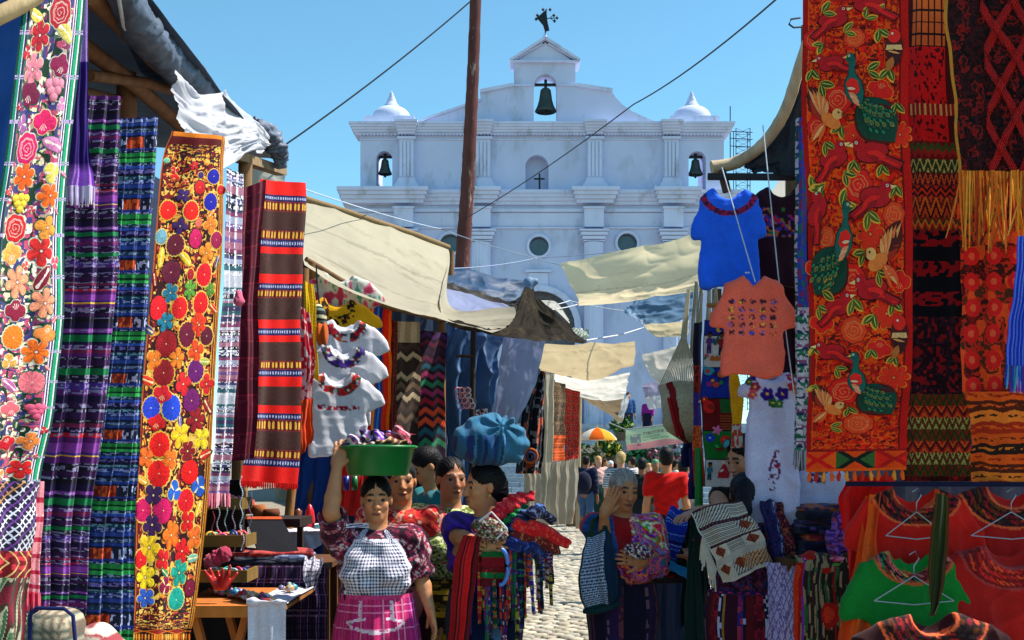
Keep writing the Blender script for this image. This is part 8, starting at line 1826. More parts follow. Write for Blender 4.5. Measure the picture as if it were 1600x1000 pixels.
def apron_skirt():
 H = 1.475; n, m = 120, 130
 U, V = np.meshgrid(np.linspace(0, 1, n + 1), np.linspace(0, 1, m + 1)); th = -np.pi / 2 + (U - .5) * 1.62 * np.pi; z = .935 + (.12 - .935) * V
 k = 1 + .20 * np.minimum(V * 2.2, 1) + .05 * np.sin(th * 11 + 2 * V) * np.minimum(V * 3, 1) + .025 * np.sin(th * 23 + 1)
 hb = 1 + .06 * np.exp(-((z / H - .5) / .07) ** 2)
 X = np.stack((.170 * k * hb * np.cos(th), .146 * k * hb * np.sin(th), z), -1); X = A_['wv'](X.reshape(-1, 3))
 i = np.arange(m)[:, None] * (n + 1); j = np.arange(n)[None]; q = np.stack((i + j, i + n + 1 + j, i + n + 2 + j, i + 1 + j), -1).reshape(-1, 4)
 Uf, Vf = np.meshgrid((np.arange(n) + .5) / n, (np.arange(m) + .5) / m)
 c = pinkplaid(Uf, Vf, None); lace = lin('d8bccb'); nz = noise2(Uf * 200, Vf * 160, 4) > .25; hx = np.abs(Uf - .5)
 c[(Vf < .022)] = lin('c83a70')
 for u0 in (.42, .585): c[(np.abs(Uf - u0) < .009) & (Vf > .03) & (Vf < .135) & nz] = lace
 curve = .205 - 2.2 * (Uf - .5) ** 2; c[(np.abs(Vf - curve) < .009) & (hx < .16) & nz] = lace
 pk = (np.abs(Vf - (.135 + .25 * (hx - .08))) < .008) & (hx > .05) & (hx < .15); c[pk & nz] = lace
 return mesh('apron_skirt', X, q, M['fabric'], A_['o'], fcol=c.reshape(-1, 3))
apron_skirt()
# green tub and the cloths in it
tz_ = 1.475 + .006; tc_ = P(591, 742, YA); tub = empty('green_tub', (tc_[0], YA, tz_), 'green plastic tub balanced on a woman\'s head', 'tub')
mb = MB(); mb.lathe([(0, 0), (.135, 0), (.143, .008), (.168, .125), (.184, .128), (.186, .138), (.170, .142), (.164, .134), (.140, .016), (0, .012)], 48, (tc_[0], YA, tz_), c=lin('0a6a2a')); mb.build('basin', M['plastic'], tub, smooth=True)
for k, (x, y, rx, rz, c, lb) in enumerate(((556, 690, .055, .035, ('12143a', 'd0ccd6', '7a1a3a', '2a2a6a'), 'striped navy and white cloth at the left end of the green tub'), (575, 684, .05, .04, ('2a1a3a', '9a9ac0', '5a2a6a', '1a1a2a'), 'dark violet striped cloth piled second from the left in the green tub'), (597, 686, .05, .035, ('5a1a8a', '7a3ab0', 'c8b8d8'), 'purple and white cloth in the middle of the green tub'), (612, 692, .06, .026, ('7a3a1c', '2a1a3a', 'c09a6a'), 'brown figured cloth lying at the front of the green tub'), (625, 682, .06, .042, ('a01c3c', 'b84a64', '7a1430', 'd0a0a8'), 'large crimson cloth heaped at the right end of the green tub'), (570, 698, .06, .022, ('1a2a2a', '5a1a2a', 'b0a090'), 'dark patterned cloth flat at the front left of the green tub'))):
 blob(x, y, YA + (.03 if k in (1, 2, 4) else -.05), (rx, .06, rz), 'folded_cloth', stripcol(c, k), lb, 'cloth', group='cloths in the green tub', disp=lambda X, Y_, Z, k=k: .012 * np.sin(X * 90 + 60 * Z + k) + .008 * np.sin(Z * 160 + k))
for k, (x, c, lb) in enumerate(((541, '141c7a', 'small blue cup hanging under the left side of the green tub'), (554, '0c5a24', 'green cup hanging under the tub beside the blue one'))):
 p = P(x, 766, 6.9); mb = MB(); mb.lathe([(0, 0), (.018, 0), (.02, .085), (.016, .085), (.014, .01), (0, .01)], 14, p, c=lin(c)); tag(mb.build('plastic_cup', M['plastic'], None, smooth=True), lb, 'cup')
# ---- woman in red flowered blouse behind her; man in teal
person('woman in a red flowered blouse half hidden behind the woman with the tub', (628 - 800) / F * 6.05, 6.05, 1.555, -.1, h=.0085, g=1.05, hair=('0e0a0a', (((0, .1, -.01), (.05, .04, .05)),)), top=palfn(('8a0c14', 'b01820', 'a81020', 'd07a5a', 'c8a090', '7a1018', 'c0402a', 'b01c20'), 20, 8), sleeve=.8, skirt=(const('2a0c14'), .08, .15), head=(.25, 0, 0))
person('man in a teal T-shirt looking down at the goods on the left', (694 - 800) / F * 7.3, 7.3, 1.63, -1.15, h=.009, g=1.08, hair=('0a080a', ()), head=(-.1, .55, 0), lean=(0, -.12), top=plain('0a6a72'), sleeve=.8, top_z=.48, pants='1a1c2a')
# ---- woman in green flowered blouse
YD = 6.1
person('woman in an olive flowered blouse looking out beneath the blue head bundle', (705 - 800) / F * YD, YD, 1.565, .12, h=.0075, g=1.08, skin='ab7050', hair=('0c090a', (((0, .1, -.02), (.05, .04, .06)),)), head=(.28, .02, .02), bust=1,
       arms={'L': ((688, 872, YD), (686, 932, YD - .06), (690, 968, YD - .08), (-.9, 0, .1), .4)}, top=palfn(('2a3a10', '5a6a24', 'a0a070', '1a2a0c', '8a9a4a', 'b8b898', '3a4a14', '6a6a2a'), 30, 12), sleeve=.85,
       skirt=(bands([(1, 'noise', '5a4a10', '2a200c', '8a6a1a'), (.5, 's', 'a8841c'), (.6, 'ikat', '2a1c0c', '9a7a2a')], 16, 4), .06, .12))
# ---- woman with the blue bundle
YE = 5.62
E_ = person('woman in a purple blouse, gold earring and blue bundle on her head, looking left', (757 - 800) / F * YE, YE, 1.535, -.55, h=.0068, g=1.02, skin='ba7d53', hair=('0a080c', (((0, .085, .0), (.055, .05, .07)), ((0, .1, -.06), (.04, .035, .05)))), head=(-.62, .06, .0), bust=1,
   arms={'L': ((714, 838, YE - .02), (748, 848, YE - .2), (776, 850, YE - .24), (0, -1, .2), .5), 'R': ((800, 862, YE + .06), (782, 868, YE - .2), (756, 856, YE - .25), (0, -1, .2), .6)},
   top=palfn(('2a1060', '34147a', '2c1068', '3a1a80', '24104e'), 12, 15), sleeve=.85, skirt=(bands([(2, 's', '0c1a3a'), (1, 'ikat', '0e2444', '3a5a7a'), (1.4, 's', '0a1430')], 20, 3, True), .06, .12), lip='9a4a42')
hcE = E_['wv'](E_['hc'][None])[0]
mb = MB(); mb.lathe([(0, -.012), (.008, -.004), (.008, .004), (0, .012)], 10, E_['wv'](E_['hp'](-.077, .0, -.045)[None])[0], c=lin('b08a3a')); mb.build('earring', M['plastic'], E_['o'], smooth=True)
mb = MB(); mb.lathe([(0, -.012), (.008, -.004), (.008, .004), (0, .012)], 10, E_['wv'](E_['hp'](.079, .0, -.045)[None])[0], c=lin('b08a3a')); mb.build('earring', M['plastic'], E_['o'], smooth=True)
bcn = P(761, 697, YE); bcn[2] = max(bcn[2], 1.535 + .105)
g = SDF(bcn - .28, bcn + .28, .0065).ellipsoid(bcn + (0, 0, 0), (.175, .165, .118), k=.0).ellipsoid(bcn + (.02, 0, .055), (.12, .11, .085), k=.04).ellipsoid(bcn + (.115, -.05, -.01), (.085, .09, .095), k=.03)
kn_ = bcn + (.075, -.10, .075)
g.ellipsoid(kn_, (.035, .035, .04), k=.02).capsule(kn_, kn_ + (.075, -.03, -.05), .022, .012, k=.015).capsule(kn_, kn_ + (.04, -.02, .03), .022, .01, k=.015).capsule(kn_, kn_ + (-.09, -.02, -.01), .02, .01, k=.02)
def bfold(x, y, z):
 dx, dy, dz = x - kn_[0], y - kn_[1], z - kn_[2]; d = np.sqrt(dx * dx + dy * dy + dz * dz); t = np.arctan2(dz, dx)
 return .009 * np.sin(t * 9 + 3 * np.sin(d * 18)) * np.exp(-((d - .09) / .09) ** 2) + .005 * np.sin(x * 60 + z * 40)
g.displace(bfold)
def bcol(x, y, z):
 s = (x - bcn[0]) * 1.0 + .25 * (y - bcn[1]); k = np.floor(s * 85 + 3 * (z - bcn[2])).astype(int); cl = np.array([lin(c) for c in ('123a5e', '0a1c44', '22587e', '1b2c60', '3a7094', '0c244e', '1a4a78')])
 up = z > bcn[2] + .03; o = cl[(hash2(k, k * 0, 3) * 6.99).astype(int)]; o = np.where((up | (x > bcn[0] + .1))[:, None], o * .5 + lin('3a7c98') * .5, o); return o  # top and knot side blended paler: sunlight painted into the cloth colour
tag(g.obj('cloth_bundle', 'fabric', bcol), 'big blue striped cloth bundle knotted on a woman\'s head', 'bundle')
# what she carries
s = SH([((722, 836, YE - .26), (752, 838, YE - .27)), ((712, 870, YE - .29), (748, 872, YE - .29)), ((704, 940, YE - .27), (738, 944, YE - .28)), ((696, 1040, YE - .25), (730, 1040, YE - .26))], folds(1.5, .014, 4))
sheet_mesh('red_shawl', s, 50, 150, bands([(3, 's', '7a0c10'), (.6, 's', '14080a'), (1, 's', 'a01014'), (.5, 's', '1a080a'), (3, 's', 'b01418'), (.8, 's', '10080c'), (2, 's', '5a0a10')], None, 4, True), tagged=('red shawl with black stripes hanging from the arm of the woman with the bundle', 'shawl'))
rr = random.Random(12)
for k, (a, b, r, c, lb) in enumerate((((775, 806), (826, 776), .035, '9a0c1c', 'rolled crimson scarf over the shoulder of the woman with the bundle'), ((800, 830), (845, 795), .032, '101c3a', 'rolled navy scarf on the shoulder beside the crimson roll'), ((785, 822), (822, 792), .018, '0a5a2a', 'rolled green scarf squeezed between the crimson and navy rolls'), ((812, 822), (882, 848), .036, 'b01018', 'thick red roll of scarves pointing right from her arm'), ((805, 838), (870, 860), .03, '5a1414', 'dark red patterned roll under the thick red one'), ((830, 800), (862, 812), .026, '1a1a3a', 'short navy tasselled roll at her back'), ((800, 850), (850, 870), .04, '141c4a', 'blue patterned roll lowest in the armful of scarves'))):
 p, q = P(*a, YE - .17 - .01 * k), P(*b, YE - .02); m = (p + q) / 2 + (0, 0, .02); g = SDF(np.minimum(p, q) - .1, np.maximum(p, q) + .1, .007)
 g.capsule(p, m, r, r * 1.1).capsule(m, q, r * 1.1, r * .8, k=.01); g.displace(lambda x, y, z, k=k: .005 * np.sin((x * .6 + z) * 160 + k) + .004 * np.sin(x * 70))
 tag(g.obj('rolled_scarf', 'fabric', palfn((c, c, c, ('c03a3a', '3a5aa0', '2a8a4a', 'd84a3a', 'a0603a', '8a8ab0', '2a4aa0')[k]), 60, k)), lb, 'scarf', 'rolled scarves carried by the woman with the bundle')
BC = ('141a5a', '8a1420', '1c5a34', '2a2a8a', 'b03a24', '4a1a5a', '8a7a2a', '1a4a6a', 'a89a9a', '0e1024', '6a1040', '10301c')
cn = {'141a5a': 'navy', '8a1420': 'crimson', '1c5a34': 'green', '2a2a8a': 'blue', 'b03a24': 'rust', '4a1a5a': 'violet', '8a7a2a': 'mustard', '1a4a6a': 'teal blue', 'a89a9a': 'pale', '0e1024': 'black', '6a1040': 'plum', '10301c': 'dark green'}
for k in range(46):
 x = 742 + 118 * ((k * .618) % 1); back = x > 815; y0 = 838 + 30 * rr.random(); L = (100 + 60 * rr.random()) if not back else 40 + 70 * rr.random(); yy = YE - .20 - .05 * rr.random() + max(0, x - 800) * .004; c = BC[k % 12]; w = rr.uniform(4, 8)
 dx = rr.uniform(-7, 7); s = SH([((x, y0, yy), (x + w, y0 + 2, yy)), ((x + dx, y0 + L * .5, yy - .03), (x + dx + w, y0 + L * .5, yy - .02)), ((x + dx * 1.4, y0 + L, yy), (x + dx * 1.4 + w, y0 + L, yy))], folds(1.2, .012, k))
 cc = [c, c, BC[(k + 5) % 12], c, BC[(k + 3) % 12]]
 sheet_mesh('woven_belt', s, 6, 60, bands([(1, 's', cc[0]), (.5, 'dia', cc[0], cc[2]), (.4, 's', cc[4]), (.7, 'noise', cc[0], cc[2], cc[4])], 18, k), tagged=('%s woven belt dangling %s' % (cn[c], 'behind her under the red roll of scarves' if back else 'from the arm of the woman with the blue bundle'), 'belt', '%s belts %s' % (cn[c], 'at her back' if back else 'at her front')))
g = SDF(P(775, 880, YE - .24) - .15, P(775, 820, YE - .24) + .15, .007); g.ellipsoid(P(765, 828, YE - .26), (.085, .035, .05), roty(.3)); g.displace(lambda x, y, z: .012 * noise2(x * 110, z * 110, 4))
tag(g.obj('bead_purse', 'fabric', palfn(('2a4a24', 'a8a098', '8a1c2c', '10141a', '4a6a34', 'c0b8b0', '7a2434'), 80, 6)), 'white and green beaded purse held against her chest', 'purse')
s = SH([((752, 862, YE - .27), (790, 862, YE - .27)), ((750, 915, YE - .27), (788, 918, YE - .27))], folds(1, .01, 3))
sheet_mesh('striped_pouch', s, 30, 50, bands([(1, 's', '0c5a2a'), (1.6, 's', '7a0c18'), (1.2, 'noise', '7a0c18', '4a0a10'), (1, 's', '0e6a34'), (1.5, 's', '5a0c18')], None, 3), tagged=('red pouch with green bands in front of her waist', 'pouch'))
mb = MB(); mb.tube([P(782 + 12 * math.sin(t), 886 - 28 * math.cos(t), YE - .29) for t in np.linspace(.1, 3.3, 16)], .010, 8, c=lin('4a7ac8')); tag(mb.build('blue_hoop', M['plastic'], None, smooth=True), 'curved light blue hoop hanging beside the red pouch', 'hoop')
wire('white cord tangled over the beaded purse', [P(748, 815, YE - .31), P(768, 800, YE - .31), P(792, 826, YE - .30), P(776, 842, YE - .31)], .004, 'c8c4c8', 0, 'cord', 'cord')
# ---- grey haired woman shading her eyes
YF = 6.2
def fl_top(x, y, z):
 o = palfn(('b01a1c', 'd83a8a', 'e0b020', 'e8e0d8', '3a8a2a', 'd84a10', '4a1a7a', 'e06aa0', '1a6a8a', 'c01020'), 24, 33)(x, y, z); m = (np.abs(x + .035) < .045) & (y < 0); o[m] = lin('7a0c10'); m = (x < -.08); o[m] = lin('123a6a') * (.6 + .9 * noise2(x[m] * 60, z[m] * 90, 3))[:, None]; m = (x < -.08) & (z > 1.18) & (y > -.03); o[m] = lin('a01c2c'); return o
F_ = person('grey haired woman shielding her forehead with one hand', (974 - 800) / F * YF, YF, 1.50, .22, h=.0068, g=1.05, skin='b4764e', hair=(lambda x, y, z: lin('3a3638') + (lin('a8a29e') - lin('3a3638')) * (.25 + .75 * noise2(np.arctan2(x, z - 1.36) * 45, y * 14, 3) * np.clip(1.2 - 9 * y, .2, 1))[:, None], (((0, .1, -.03), (.05, .04, .06)),)), head=(.10, .16, .06), bust=1,
   arms={'L': ((944, 852, YF - .10), (944, 802, YF - .20), (962, 764, YF - .19), (.5, -1, 0), .12), 'R': ((1028, 872, YF - .05), (1004, 878, YF - .22), (978, 872, YF - .26), (.0, -1, .2), .45)},
   top=fl_top, sleeve={'L': 1.35, 'R': .9}, top_z=.53, skirt=(bands([(2, 's', '140e24'), (.8, 'ikat', '1c1430', '6a4a5a'), (1.6, 's', '241238'), (.6, 'noise', '3a1a2a', '5a2a34'), (1.4, 's', '100c1e'), (.5, 's', '4a2440')], 34, 6, True), .06, .08))
wrap(F_, 'waist_belt', -1.2, 1.2, .925, .865, bands([(1, 'noise', '8a2420', 'c05a4a', '4a1a3a', 'a03a2a')], 3, 7), 60, 12, off=.016)
bgp = empty('net_bag', P(930, 960, YF - .1), 'big dark teal bag with blue and white netting beside the grey haired woman', 'bag')
def bagsheet(rows, fn, nm, sd): return sheet_mesh(nm, SH(rows, folds(1.2, .01, sd)), 60, 110, fn, 'fabric', bgp)
bagsheet([((918, 838, YF - .16), (945, 826, YF - .2)), ((908, 870, YF - .2), (944, 862, YF - .24)), ((905, 920, YF - .22), (948, 915, YF - .27)), ((912, 955, YF - .2), (950, 950, YF - .25))], lambda U, V, S: np.where(((U < .1) | (V > .94) | (V < .05))[..., None], lin('0a3434'), np.where((((U * 9 + V * 15) % 1 < .5) ^ ((U * 9 - V * 15) % 1 < .5))[..., None], lin('b4c0d4'), lin('123058'))), 'net_side', 3)
bagsheet([((945, 826, YF - .2), (964, 842, YF - .1)), ((944, 862, YF - .24), (974, 872, YF - .12)), ((948, 915, YF - .27), (978, 920, YF - .14)), ((950, 950, YF - .25), (970, 940, YF - .14))], const('0a2a44'), 'plain_side', 4)
mb = MB(); mb.tube([P(922, 840, YF - .17), P(926, 815, YF - .14), P(938, 806, YF - .1), P(946, 826, YF - .2)], .014, 8, c=lin('16301c')); mb.build('handle', M['fabric'], bgp, smooth=True); mb = MB(); mb.tube([P(912, 955, YF - .2), P(930, 956, YF - .23), P(950, 951, YF - .25), P(968, 942, YF - .15)], .014, 8, c=lin('0a3434')); mb.build('bottom_edge', M['fabric'], bgp, smooth=True)
blob(998, 862, YF - .29, (.075, .03, .035), 'bead_purse', palfn(('c8c0b8', '8a1c2c', '10141a', '4a2a6a', 'e0d8c8', '7a2434', '1a1a2a'), 90, 9), 'dark beaded purse held by the grey haired woman', 'purse', disp=lambda x, y, z: .012 * noise2(x * 120, z * 120, 4), R=roty(.2))
s = SH([((960, 880, YF - .25), (1042, 868, YF - .22)), ((975, 905, YF - .24), (1046, 890, YF - .2)), ((985, 915, YF - .22), (1040, 900, YF - .2))], folds(2, .015, 6))
sheet_mesh('flowered_cloth', s, 60, 30, lambda U, V, S: palfn(('6a1030', 'c02a2a', '2a1a6a', 'e06a20', '8a2a8a', '1a5a6a', 'c04a6a'), 30, 4)((U * .25).reshape(-1), 0 * U.reshape(-1), (V * .1).reshape(-1)).reshape(U.shape + (3,)), tagged=('bright flowered cloth looped under the purse of the grey haired woman', 'cloth'))
# ---- traveller with sunglasses, woman seen from behind
YG = 6.5
G_ = person('young woman in a black tank top with sunglasses pushed up, bending to look', (1163 - 800) / F * YG, YG, 1.69, -.75, h=.0075, g=.92, skin='b98468', hair=('120a0a', (((0, .085, .045), (.04, .04, .04)), ((0, .12, .06), (.02, .15, -.12), .045, .02))), head=(-.25, .38, 0), lean=(0, 0),
   arms={'L': ((1128, 800, YG - .16), (1092, 798, YG - .36), (1072, 806, YG - .42), (0, 0, 1), .4)}, top=plain('0a0a0e'), sleeve=0, top_z=.5, pants='14182a', neck_r=.085)
sg = empty('sunglasses', G_['wv'](G_['hp'](0, -.075, .085)[None])[0], 'sunglasses with turquoise mirror lenses resting on dark hair', 'sunglasses')
for sx in (-1, 1):
 c = G_['wv'](G_['hp'](sx * .034, -.053, .100)[None])[0]; n = G_['R'] @ rotz(-.25) @ rotx(.38) @ np.array((0, -.75, .65)); mb = MB(); Q_ = np.array(Vector((0, 0, 1)).rotation_difference(Vector(n)).to_matrix())
 mb.lathe([(0, .004), (.026, .002), (.027, 0), (.026, -.003), (0, -.002)], 20, c=lin('2a9aa8')); mb.v = [v @ Q_.T + c for v in mb.v]; mb.build('lens', M['plastic'], sg, smooth=True)
 mb = MB(); torus(mb, c, .027, .004, n, lin('0a0a0c'), 20, 6); mb.build('rim', M['plastic'], sg, smooth=True)
YH = 5.8
H_ = person('woman seen from behind with a long dark ponytail and striped skirt', (1163 - 800) / F * YH, YH, 1.485, 2.75, h=.0068, g=1.12, skin='8a5236', hair=('0b0c18', (((0, .10, .02), (.055, .045, .06)), ((0, .11, .01), (.0, .17, -.10), .042, .045), ((0, .17, -.10), (.01, .235, -.25), .042, .02))), head=(.15, .15, 0),
   arms={'R': ((1094, 858, YH - .05), (1080, 872, YH + .15), (1078, 860, YH + .24), (0, 0, 1), .5)}, top=palfn(('10101c', '3a0c2a', '0e0c1a', '5a1a3a', '1a2a5a', '2a1030', '7a2a2a'), 34, 22), sleeve=.8, top_z=.52,
   skirt=(bands([(2, 'noise', '5a0c1c', '7a1428', '3a0a14'), (1, 'ikat', '10122c', 'a0a0c0'), (.6, 's', '8a5a2a'), (2, 's', '2a0a1c'), (1, 'noise', '6a1a4a', '2a1a5a', '8a2a3a'), (.8, 'ikat', '0c0c20', '8a8ab0'), (1.2, 's', '4a0c14')], 46, 8, True), .05, .10), eyes=False)
wrap(H_, 'waist_belt', np.pi - 1.4, np.pi + 1.4, .905, .845, bands([(1, 'dia', '2a1a5a', 'c02a4a'), (1, 'noise', 'a0203a', '2a2a8a', 'c05a2a', '5a1a5a')], 4, 7), 80, 16, off=.02)
s = SH([((1078, 800, YH - .16), (1118, 788, YH - .2), (1160, 782, YH - .2)), ((1098, 838, YH - .24), (1138, 824, YH - .27), (1176, 812, YH - .24)), ((1116, 876, YH - .26), (1152, 858, YH - .28), (1192, 842, YH - .24)), ((1132, 912, YH - .24), (1168, 898, YH - .25), (1206, 880, YH - .2))], folds(1.3, .012, 5))
def tribal(U, V, S):
 o = np.zeros(U.shape + (3,)); o[:] = lin('b3aa9c'); x, y = U * 3, V * 4.2; c = np.floor(x).astype(int), np.floor(y * 1.0).astype(int); h = hash2(c[0], c[1], 5)
 ln = ((V * 46) % 1 < .4); o[ln & (h < .45)] = lin('3a3e4a'); dg = (((x + y) * 5) % 1 < .4); o[dg & (h > .45) & (h < .7)] = lin('2a2c3a'); bl = (np.abs((x % 1) - .5) + np.abs((y % 1) - .5) < .34) & (h >= .6); o[bl] = lin('8a3a1c'); o[bl & (((x * 9) % 1) < .4)] = lin('1a1a24')
 b = (np.abs((V * 4) % 1 - .5) > .42); o[b] = np.where(((U * 14) % 1 < .5)[..., None], lin('5a2a2a'), lin('1c1c2c'))[b]; o[(np.abs(V - .72) < .05)] = lin('a39c94'); o[(np.abs(V - .86) < .08) & (U > .55) & (((x - y) * 6 % 1) < .5)] = lin('a8641c'); o[(V > .965) | (U < .02)] = lin('b9b0a4'); return weave(o, U, V, 4, .15)
p = sheet_mesh('woven_shawl', s, 90, 110, tribal, tagged=('cream woven cloth with dark figures over the shoulder of the woman seen from behind', 'shawl'))
s2 = SH([((1096, 836, YH - .25), (1100, 834, YH - .25)), ((1118, 890, YH - .26), (1122, 888, YH - .26))]); mb = MB(); rr = random.Random(3)
for k in range(14):
 q = s2.pos(np.array([.5]), np.array([(k + .5) / 14]))[0]; mb.tube([q, q + (-.01, -.01, -.04), q + (-.012 + rr.uniform(-.01, .01), -.01, -.09 - .05 * rr.random())], .004, 4, c=lin('b8aea0'))
tag(mb.build('fringe', M['rope'], p), kind='stuff')
s = SH([((1186, 782, YH - .12), (1214, 784, YH - .1), (1240, 800, YH)), ((1190, 815, YH - .2), (1222, 820, YH - .16), (1250, 830, YH - .02)), ((1200, 850, YH - .22), (1230, 856, YH - .18), (1258, 862, YH)), ((1206, 892, YH - .2), (1230, 896, YH - .18), (1254, 886, YH - .02))], folds(3, .02, 8))
p = sheet_mesh('dark_shawl', s, 80, 90, bands([(2, 'noise', '0c1024', '141a4a', '2a1a4a', '0a0a14'), (.6, 'noise', '3a5aa0', '101a3a', '8a9ab8'), (1, 'noise', '5a1424', '1a1020', '7a3a2a'), (.5, 's', '7a5a1c'), (1.5, 'noise', '0e0c1c', '1c2450', '3a1c3a')], None, 9, True, amt=.25), tagged=('dark many coloured shawl bunched on the right shoulder of the woman seen from behind', 'shawl'))
fringe(s, 40, .07, ('0c0e1e', '1a2440', '0a1a1a'), p, w=.010, seed=4)
s = SH([((1082, 800, YH - .1), (1094, 794, YH - .12)), ((1076, 850, YH - .06), (1092, 848, YH - .1)), ((1074, 905, YH - .06), (1096, 905, YH - .1)), ((1066, 1040, YH - .06), (1102, 1040, YH - .12))], folds(1.5, .015, 3))
sheet_mesh('green_scarf', s, 24, 90, const('0c2420'), tagged=('blackish green scarf hanging from the arm of the woman seen from behind', 'scarf'))
for o in list(COL.objects):
 if o.name.split('.')[0] in ('woven_belt', 'rolled_scarf', 'dark_shawl', 'blouse', 'skirt', 'red_shawl') and o.name != 'red_shawl': boost(o, 1.5, .75)
# ---- people further along the lane
person('man in a bright red T-shirt seen from behind', (1041 - 800) / F * 12.6, 12.6, 1.70, 3.1, h=.012, g=.82, hair=('0a0809', ()), top=plain('b80c08'), sleeve=.55, top_z=.47, pants='16161e', bulge=.012, hairline=.6)
def stripes(x, y, z): return np.where(((z * 26) % 1 < .5)[:, None], lin('141a30'), lin('c8c8cc'))
far = [('woman in a green cardigan and magenta skirt standing at the lane corner', 886, 28, 1.44, -1.5, '3a6a14', '8a1c6a', 0, '0e0a0a'),
       ('man in a navy jacket and jeans with a dark backpack', 916, 25, 1.66, 2.6, '121834', None, '3a5272', '100c0c'),
       ('blonde woman in a pale pink top and dark green skirt', 935, 27, 1.66, .4, 'c89a90', '12322c', 0, 'b0834a'),
       ('woman in a white cap and rose top beyond the blonde woman', 954, 30, 1.55, .3, 'b0707a', '3a2a3a', 0, 'd0ccc8'),
       ('fair haired person in a navy and white striped shirt', 970, 19, 1.70, 3.0, stripes, None, '2a2a34', 'a88a5a'),
       ('person dressed in black walking away down the lane', 1003, 18, 1.60, 2.9, '0c1214', '14181c', 0, '0a0a0c'),
       ('person in a pale green hat between the black clad one and the red T-shirt', 1024, 22, 1.58, .2, '6a7a4a', None, '2a2a30', '4a7a5a'),
       ('child in a rose jacket standing behind the red T-shirt man', 1014, 24, 1.50, .1, 'a85a6a', '2a1c2a', 0, 'a07a4a'),
       ('person in a grey white top at the far right of the crowd', 1068, 16, 1.56, 2.7, '8a8a94', None, '20202a', '101014')]
rg = {}
for lb, x, Yp, H, yw, tc1, sk_, pt, hr in far:
 extra = (((0, .09, -.02), (.055, .04, .06)),) if 'woman' in lb else ()
 rg[lb] = person(lb, (x - 800) / F * Yp, Yp, H, yw, h=.018, hair=(hr, extra), skin=('c08a70' if hr in ('b0834a', 'a88a5a', 'a07a4a', 'd0ccc8') else '8a5638'), top=tc1 if callable(tc1) else plain(tc1, .15), sleeve=(1.7 if 'cardigan' in lb or 'jacket' in lb else .8), top_z=.5, skirt=(const(sk_), .16, .12) if sk_ else None, pants=pt or None, bulge=.02, hairline=.8)
blob(912, 754, 24.75, (.17, .12, .24), 'backpack', plain('12142a'), 'dark backpack on the man in the navy jacket', 'backpack', h=.02)
for k, (x, Yp, H, tc1, sk_, hr, lb) in enumerate(((925, 31, 1.5, '7a2a3a', '141428', '0e0a0a', 'woman in a maroon blouse far up the lane beside the blonde woman'), (944, 33, 1.62, '3a5a7a', '20202a', '1a1210', 'person in a slate blue top near the umbrella pole'), (962, 34, 1.5, '8a8a4a', '3a1a2a', '0c0a0a', 'woman in an olive blouse at the foot of the church steps'), (988, 27, 1.64, 'a8a098', '1a1c2a', '2a1c14', 'person in a beige top between the striped shirt and the black clad walker'), (1000, 34, 1.52, '7a1a4a', '12122a', '0c0a0c', 'woman in a plum blouse under the middle of the banner'), (1034, 29, 1.62, '2a6a6a', '14161c', '100c0c', 'person in a teal top behind the green hat'), (1056, 26, 1.58, 'b0a8a0', '2a2030', '14100e', 'person in a pale top right of the red T-shirt man'), (1074, 24, 1.55, '5a2a6a', '12122a', '0c0a0c', 'woman in a violet blouse under the hammock end'))):
 person(lb, (x - 800) / F * Yp, Yp, H, k * 1.3, h=.024, hair=(hr, ()), top=plain(tc1, .15), top_z=.5, skirt=(const(sk_), .14, .12), bulge=.02, hairline=.8, group='people far up the lane')
p = P(896, 812, 27); mb = MB(); mb.box(p[0] - .16, p[0] + .14, 26.9, 27.3, 0, .42, c=lin('8a5a34')); tag(mb.build('wooden_crate', M['wood'], None), 'brown wooden box on the ground beside the woman in the green cardigan', 'crate')
ks = 14; zs = Zplat * (ks + 1) / nst; ys = 37.0 + ks * .38 + .2
person('figure in a blue jacket standing high on the church steps', cx(982, ys), ys, 1.62, .2, h=.025, hair=('14141c', ()), top=plain('2a4a7a'), sleeve=1.6, pants='20263c', z0=zs, bulge=.025)
person('woman in a magenta shawl on the church steps', cx(1012, ys), ys, 1.40, -.6, h=.025, hair=('0c0a0c', (((0, .09, -.02), (.055, .04, .06)),)), top=plain('8a1a7a'), sleeve=1.6, skirt=(const('14142a'), .1, .1), z0=zs, bulge=.03)
# ---- umbrella, banner, flower sellers' greenery before the church
um = empty('market_umbrella', (cx(936, 33), 33, 0), 'orange, white and yellow market umbrella near the church steps', 'umbrella')
uc = P(933, 668, 33); mb = MB(); ncol = [lin(c) for c in ('e0701c', 'd8d4c4', 'e8b83a', 'd85a14', 'd8d4c8', 'e0641c', 'e0b43a', 'd8d4c4')]
for k in range(8):
 mb = MB(); a0, a1 = k * math.pi / 4 + .3, (k + 1) * math.pi / 4 + .3; mb.lathe([(.01, 0), (.2, -.05), (.4, -.15), (.56, -.31), (.565, -.36)], 5, (uc[0], 33, uc[2]), c=ncol[k], a0=a0, a1=a1); mb.build('canopy_panel', M['canvas'], um, smooth=True)
mb = MB(); mb.tube([(uc[0] + .06, 33, 0), (uc[0], 33, uc[2] + .05)], .018, 6, c=lin('c8b890')); mb.build('pole', M['wood'], um)
YB = 20
sb = SH([((977, 671, YB), (1010, 667, YB), (1038, 664, YB), (1070, 674, YB)), ((978, 688, YB), (1010, 683, YB), (1040, 678, YB), (1070, 684, YB)), ((979, 704, YB), (1010, 701, YB), (1042, 696, YB), (1068, 692, YB))], folds(1, .02, 4))
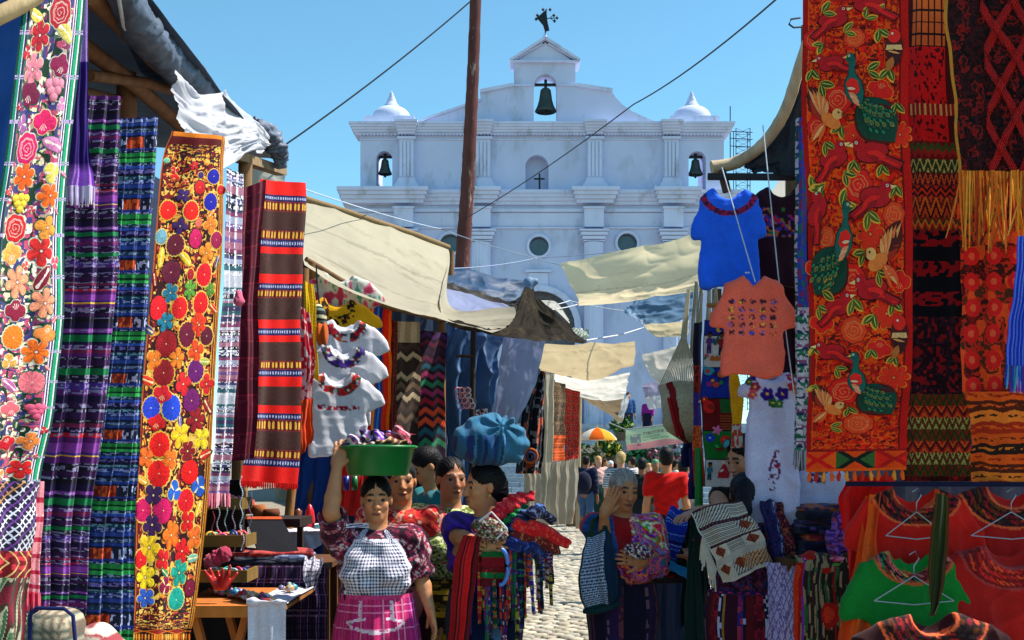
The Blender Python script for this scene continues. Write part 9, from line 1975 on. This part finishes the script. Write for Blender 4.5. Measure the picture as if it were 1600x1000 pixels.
bn = sheet_mesh('banner', sb, 90, 50, lambda U, V, S: np.where((V > .72)[..., None], lin('d08a8a'), np.where((V < .12)[..., None], lin('a8c0b0'), lin('b0c4a0'))) * np.where(((U < .24) & (U > .08) & (V > .3) & (V < .85) & (noise2(U * 20, V * 8, 3) > .3))[..., None], np.array((.55, .45, .75)), 1.0), 'canvas', tagged=('pale green and pink cloth banner with lettering strung across the end of the lane', 'banner'))
def banner_text(s_, u, v, size, c, name='lettering'):
 cu = bpy.data.curves.new('t', 'FONT'); cu.body = s_; cu.size = 1; to = bpy.data.objects.new('t', cu); COL.objects.link(to); dg = bpy.context.evaluated_depsgraph_get(); me = to.evaluated_get(dg).to_mesh()
 V = np.array([v_.co for v_ in me.vertices]); T = [tuple(p.vertices) for p in me.polygons]; to.evaluated_get(dg).to_mesh_clear(); bpy.data.objects.remove(to); bpy.data.curves.remove(cu)
 Vw = sb.pos(u + V[:, 0] * size / sb.W, v - V[:, 1] * size / sb.H, .012)
 tr = [(t[0], t[i], t[i + 1]) for t in T for i in range(1, len(t) - 1)]
 mesh(name, Vw, np.array(tr), M['paint'], bn, fcol=lin(c), smooth=False)
banner_text('TYROTSESE  IA', .27, .40, .075, '6a3a2a'); banner_text('DERES DE LA IGLESIA', .27, .54, .034, '2a5a4a'); banner_text('SANTO TOMAS DE MERCADO', .27, .66, .034, '2a5a4a')
wire('rope carrying the cloth banner', [P(950, 660, YB), P(977, 671, YB), P(1038, 664, YB), P(1075, 668, YB)], .01, '8a8a8a')
rg2 = np.random.default_rng(8)
for k, (x, y, Yv, r, cs, lb) in enumerate(((903, 706, 34, .38, ('1f4a1c', '2f6a24', '16381a'), 'leafy green flower bunch left of the umbrella pole'), (950, 700, 35, .42, ('24501e', '3a7a2a', 'c0b04a'), 'green and yellow flower bunch below the umbrella'), (972, 664, 40, .4, ('3a6a2a', '8a9a4a', '24481c'), 'pale green bunch on the steps left of the banner'), (1000, 716, 33, .4, ('1c5a34', '2a7a4a', '14401c'), 'dark green bunch under the middle of the banner'), (1022, 714, 33, .38, ('2a6a4a', 'b0607a', '1c4a2a'), 'green and rose flower bunch under the banner'), (1052, 708, 33, .45, ('3a6a5a', 'a8506a', '8a9ab0'), 'mixed flower bunch at the right end of the banner'), (925, 712, 33, .35, ('4a5a2a', 'd0c8b0', '2a4a1c'), 'white flowered bunch beside the umbrella pole'))):
 c = P(x, y, Yv); n = 420; d = rg2.normal(0, 1, (n, 3)); d /= np.linalg.norm(d, axis=1, keepdims=True); p = c + d * r * rg2.random((n, 1)) ** .4 * (1, .7, .7); a = rg2.normal(0, .055, (n, 3)); b = rg2.normal(0, .055, (n, 3))
 V = np.stack((p - a, p + b, p + a, p - b), 1).reshape(-1, 3); col = np.array([lin(k_) for k_ in cs])[rg2.integers(0, 3, n)] * rg2.uniform(.6, 1.3, (n, 1))
 tag(mesh('flower_bunch', V, np.arange(4 * n).reshape(-1, 4), M['leaf'], None, fcol=col, smooth=False), lb, 'flowers', 'flower bunches before the church')
 mb = MB(); mb.lathe([(0, 0), (.2, 0), (.26, .3), (.24, .3), (.19, .03), (0, .03)], 14, (c[0], Yv, max(0, c[2] - r - .15)), c=lin('5a4a3a')); mb.box(c[0] - .25, c[0] + .25, Yv - .22, Yv + .22, 0, max(.02, c[2] - r - .152), c=lin('6a6e74')); mb.build('flower_pot', M['wood'], bpy.data.objects[[o.name for o in bpy.data.objects if o.name.startswith('flower_bunch')][-1]])
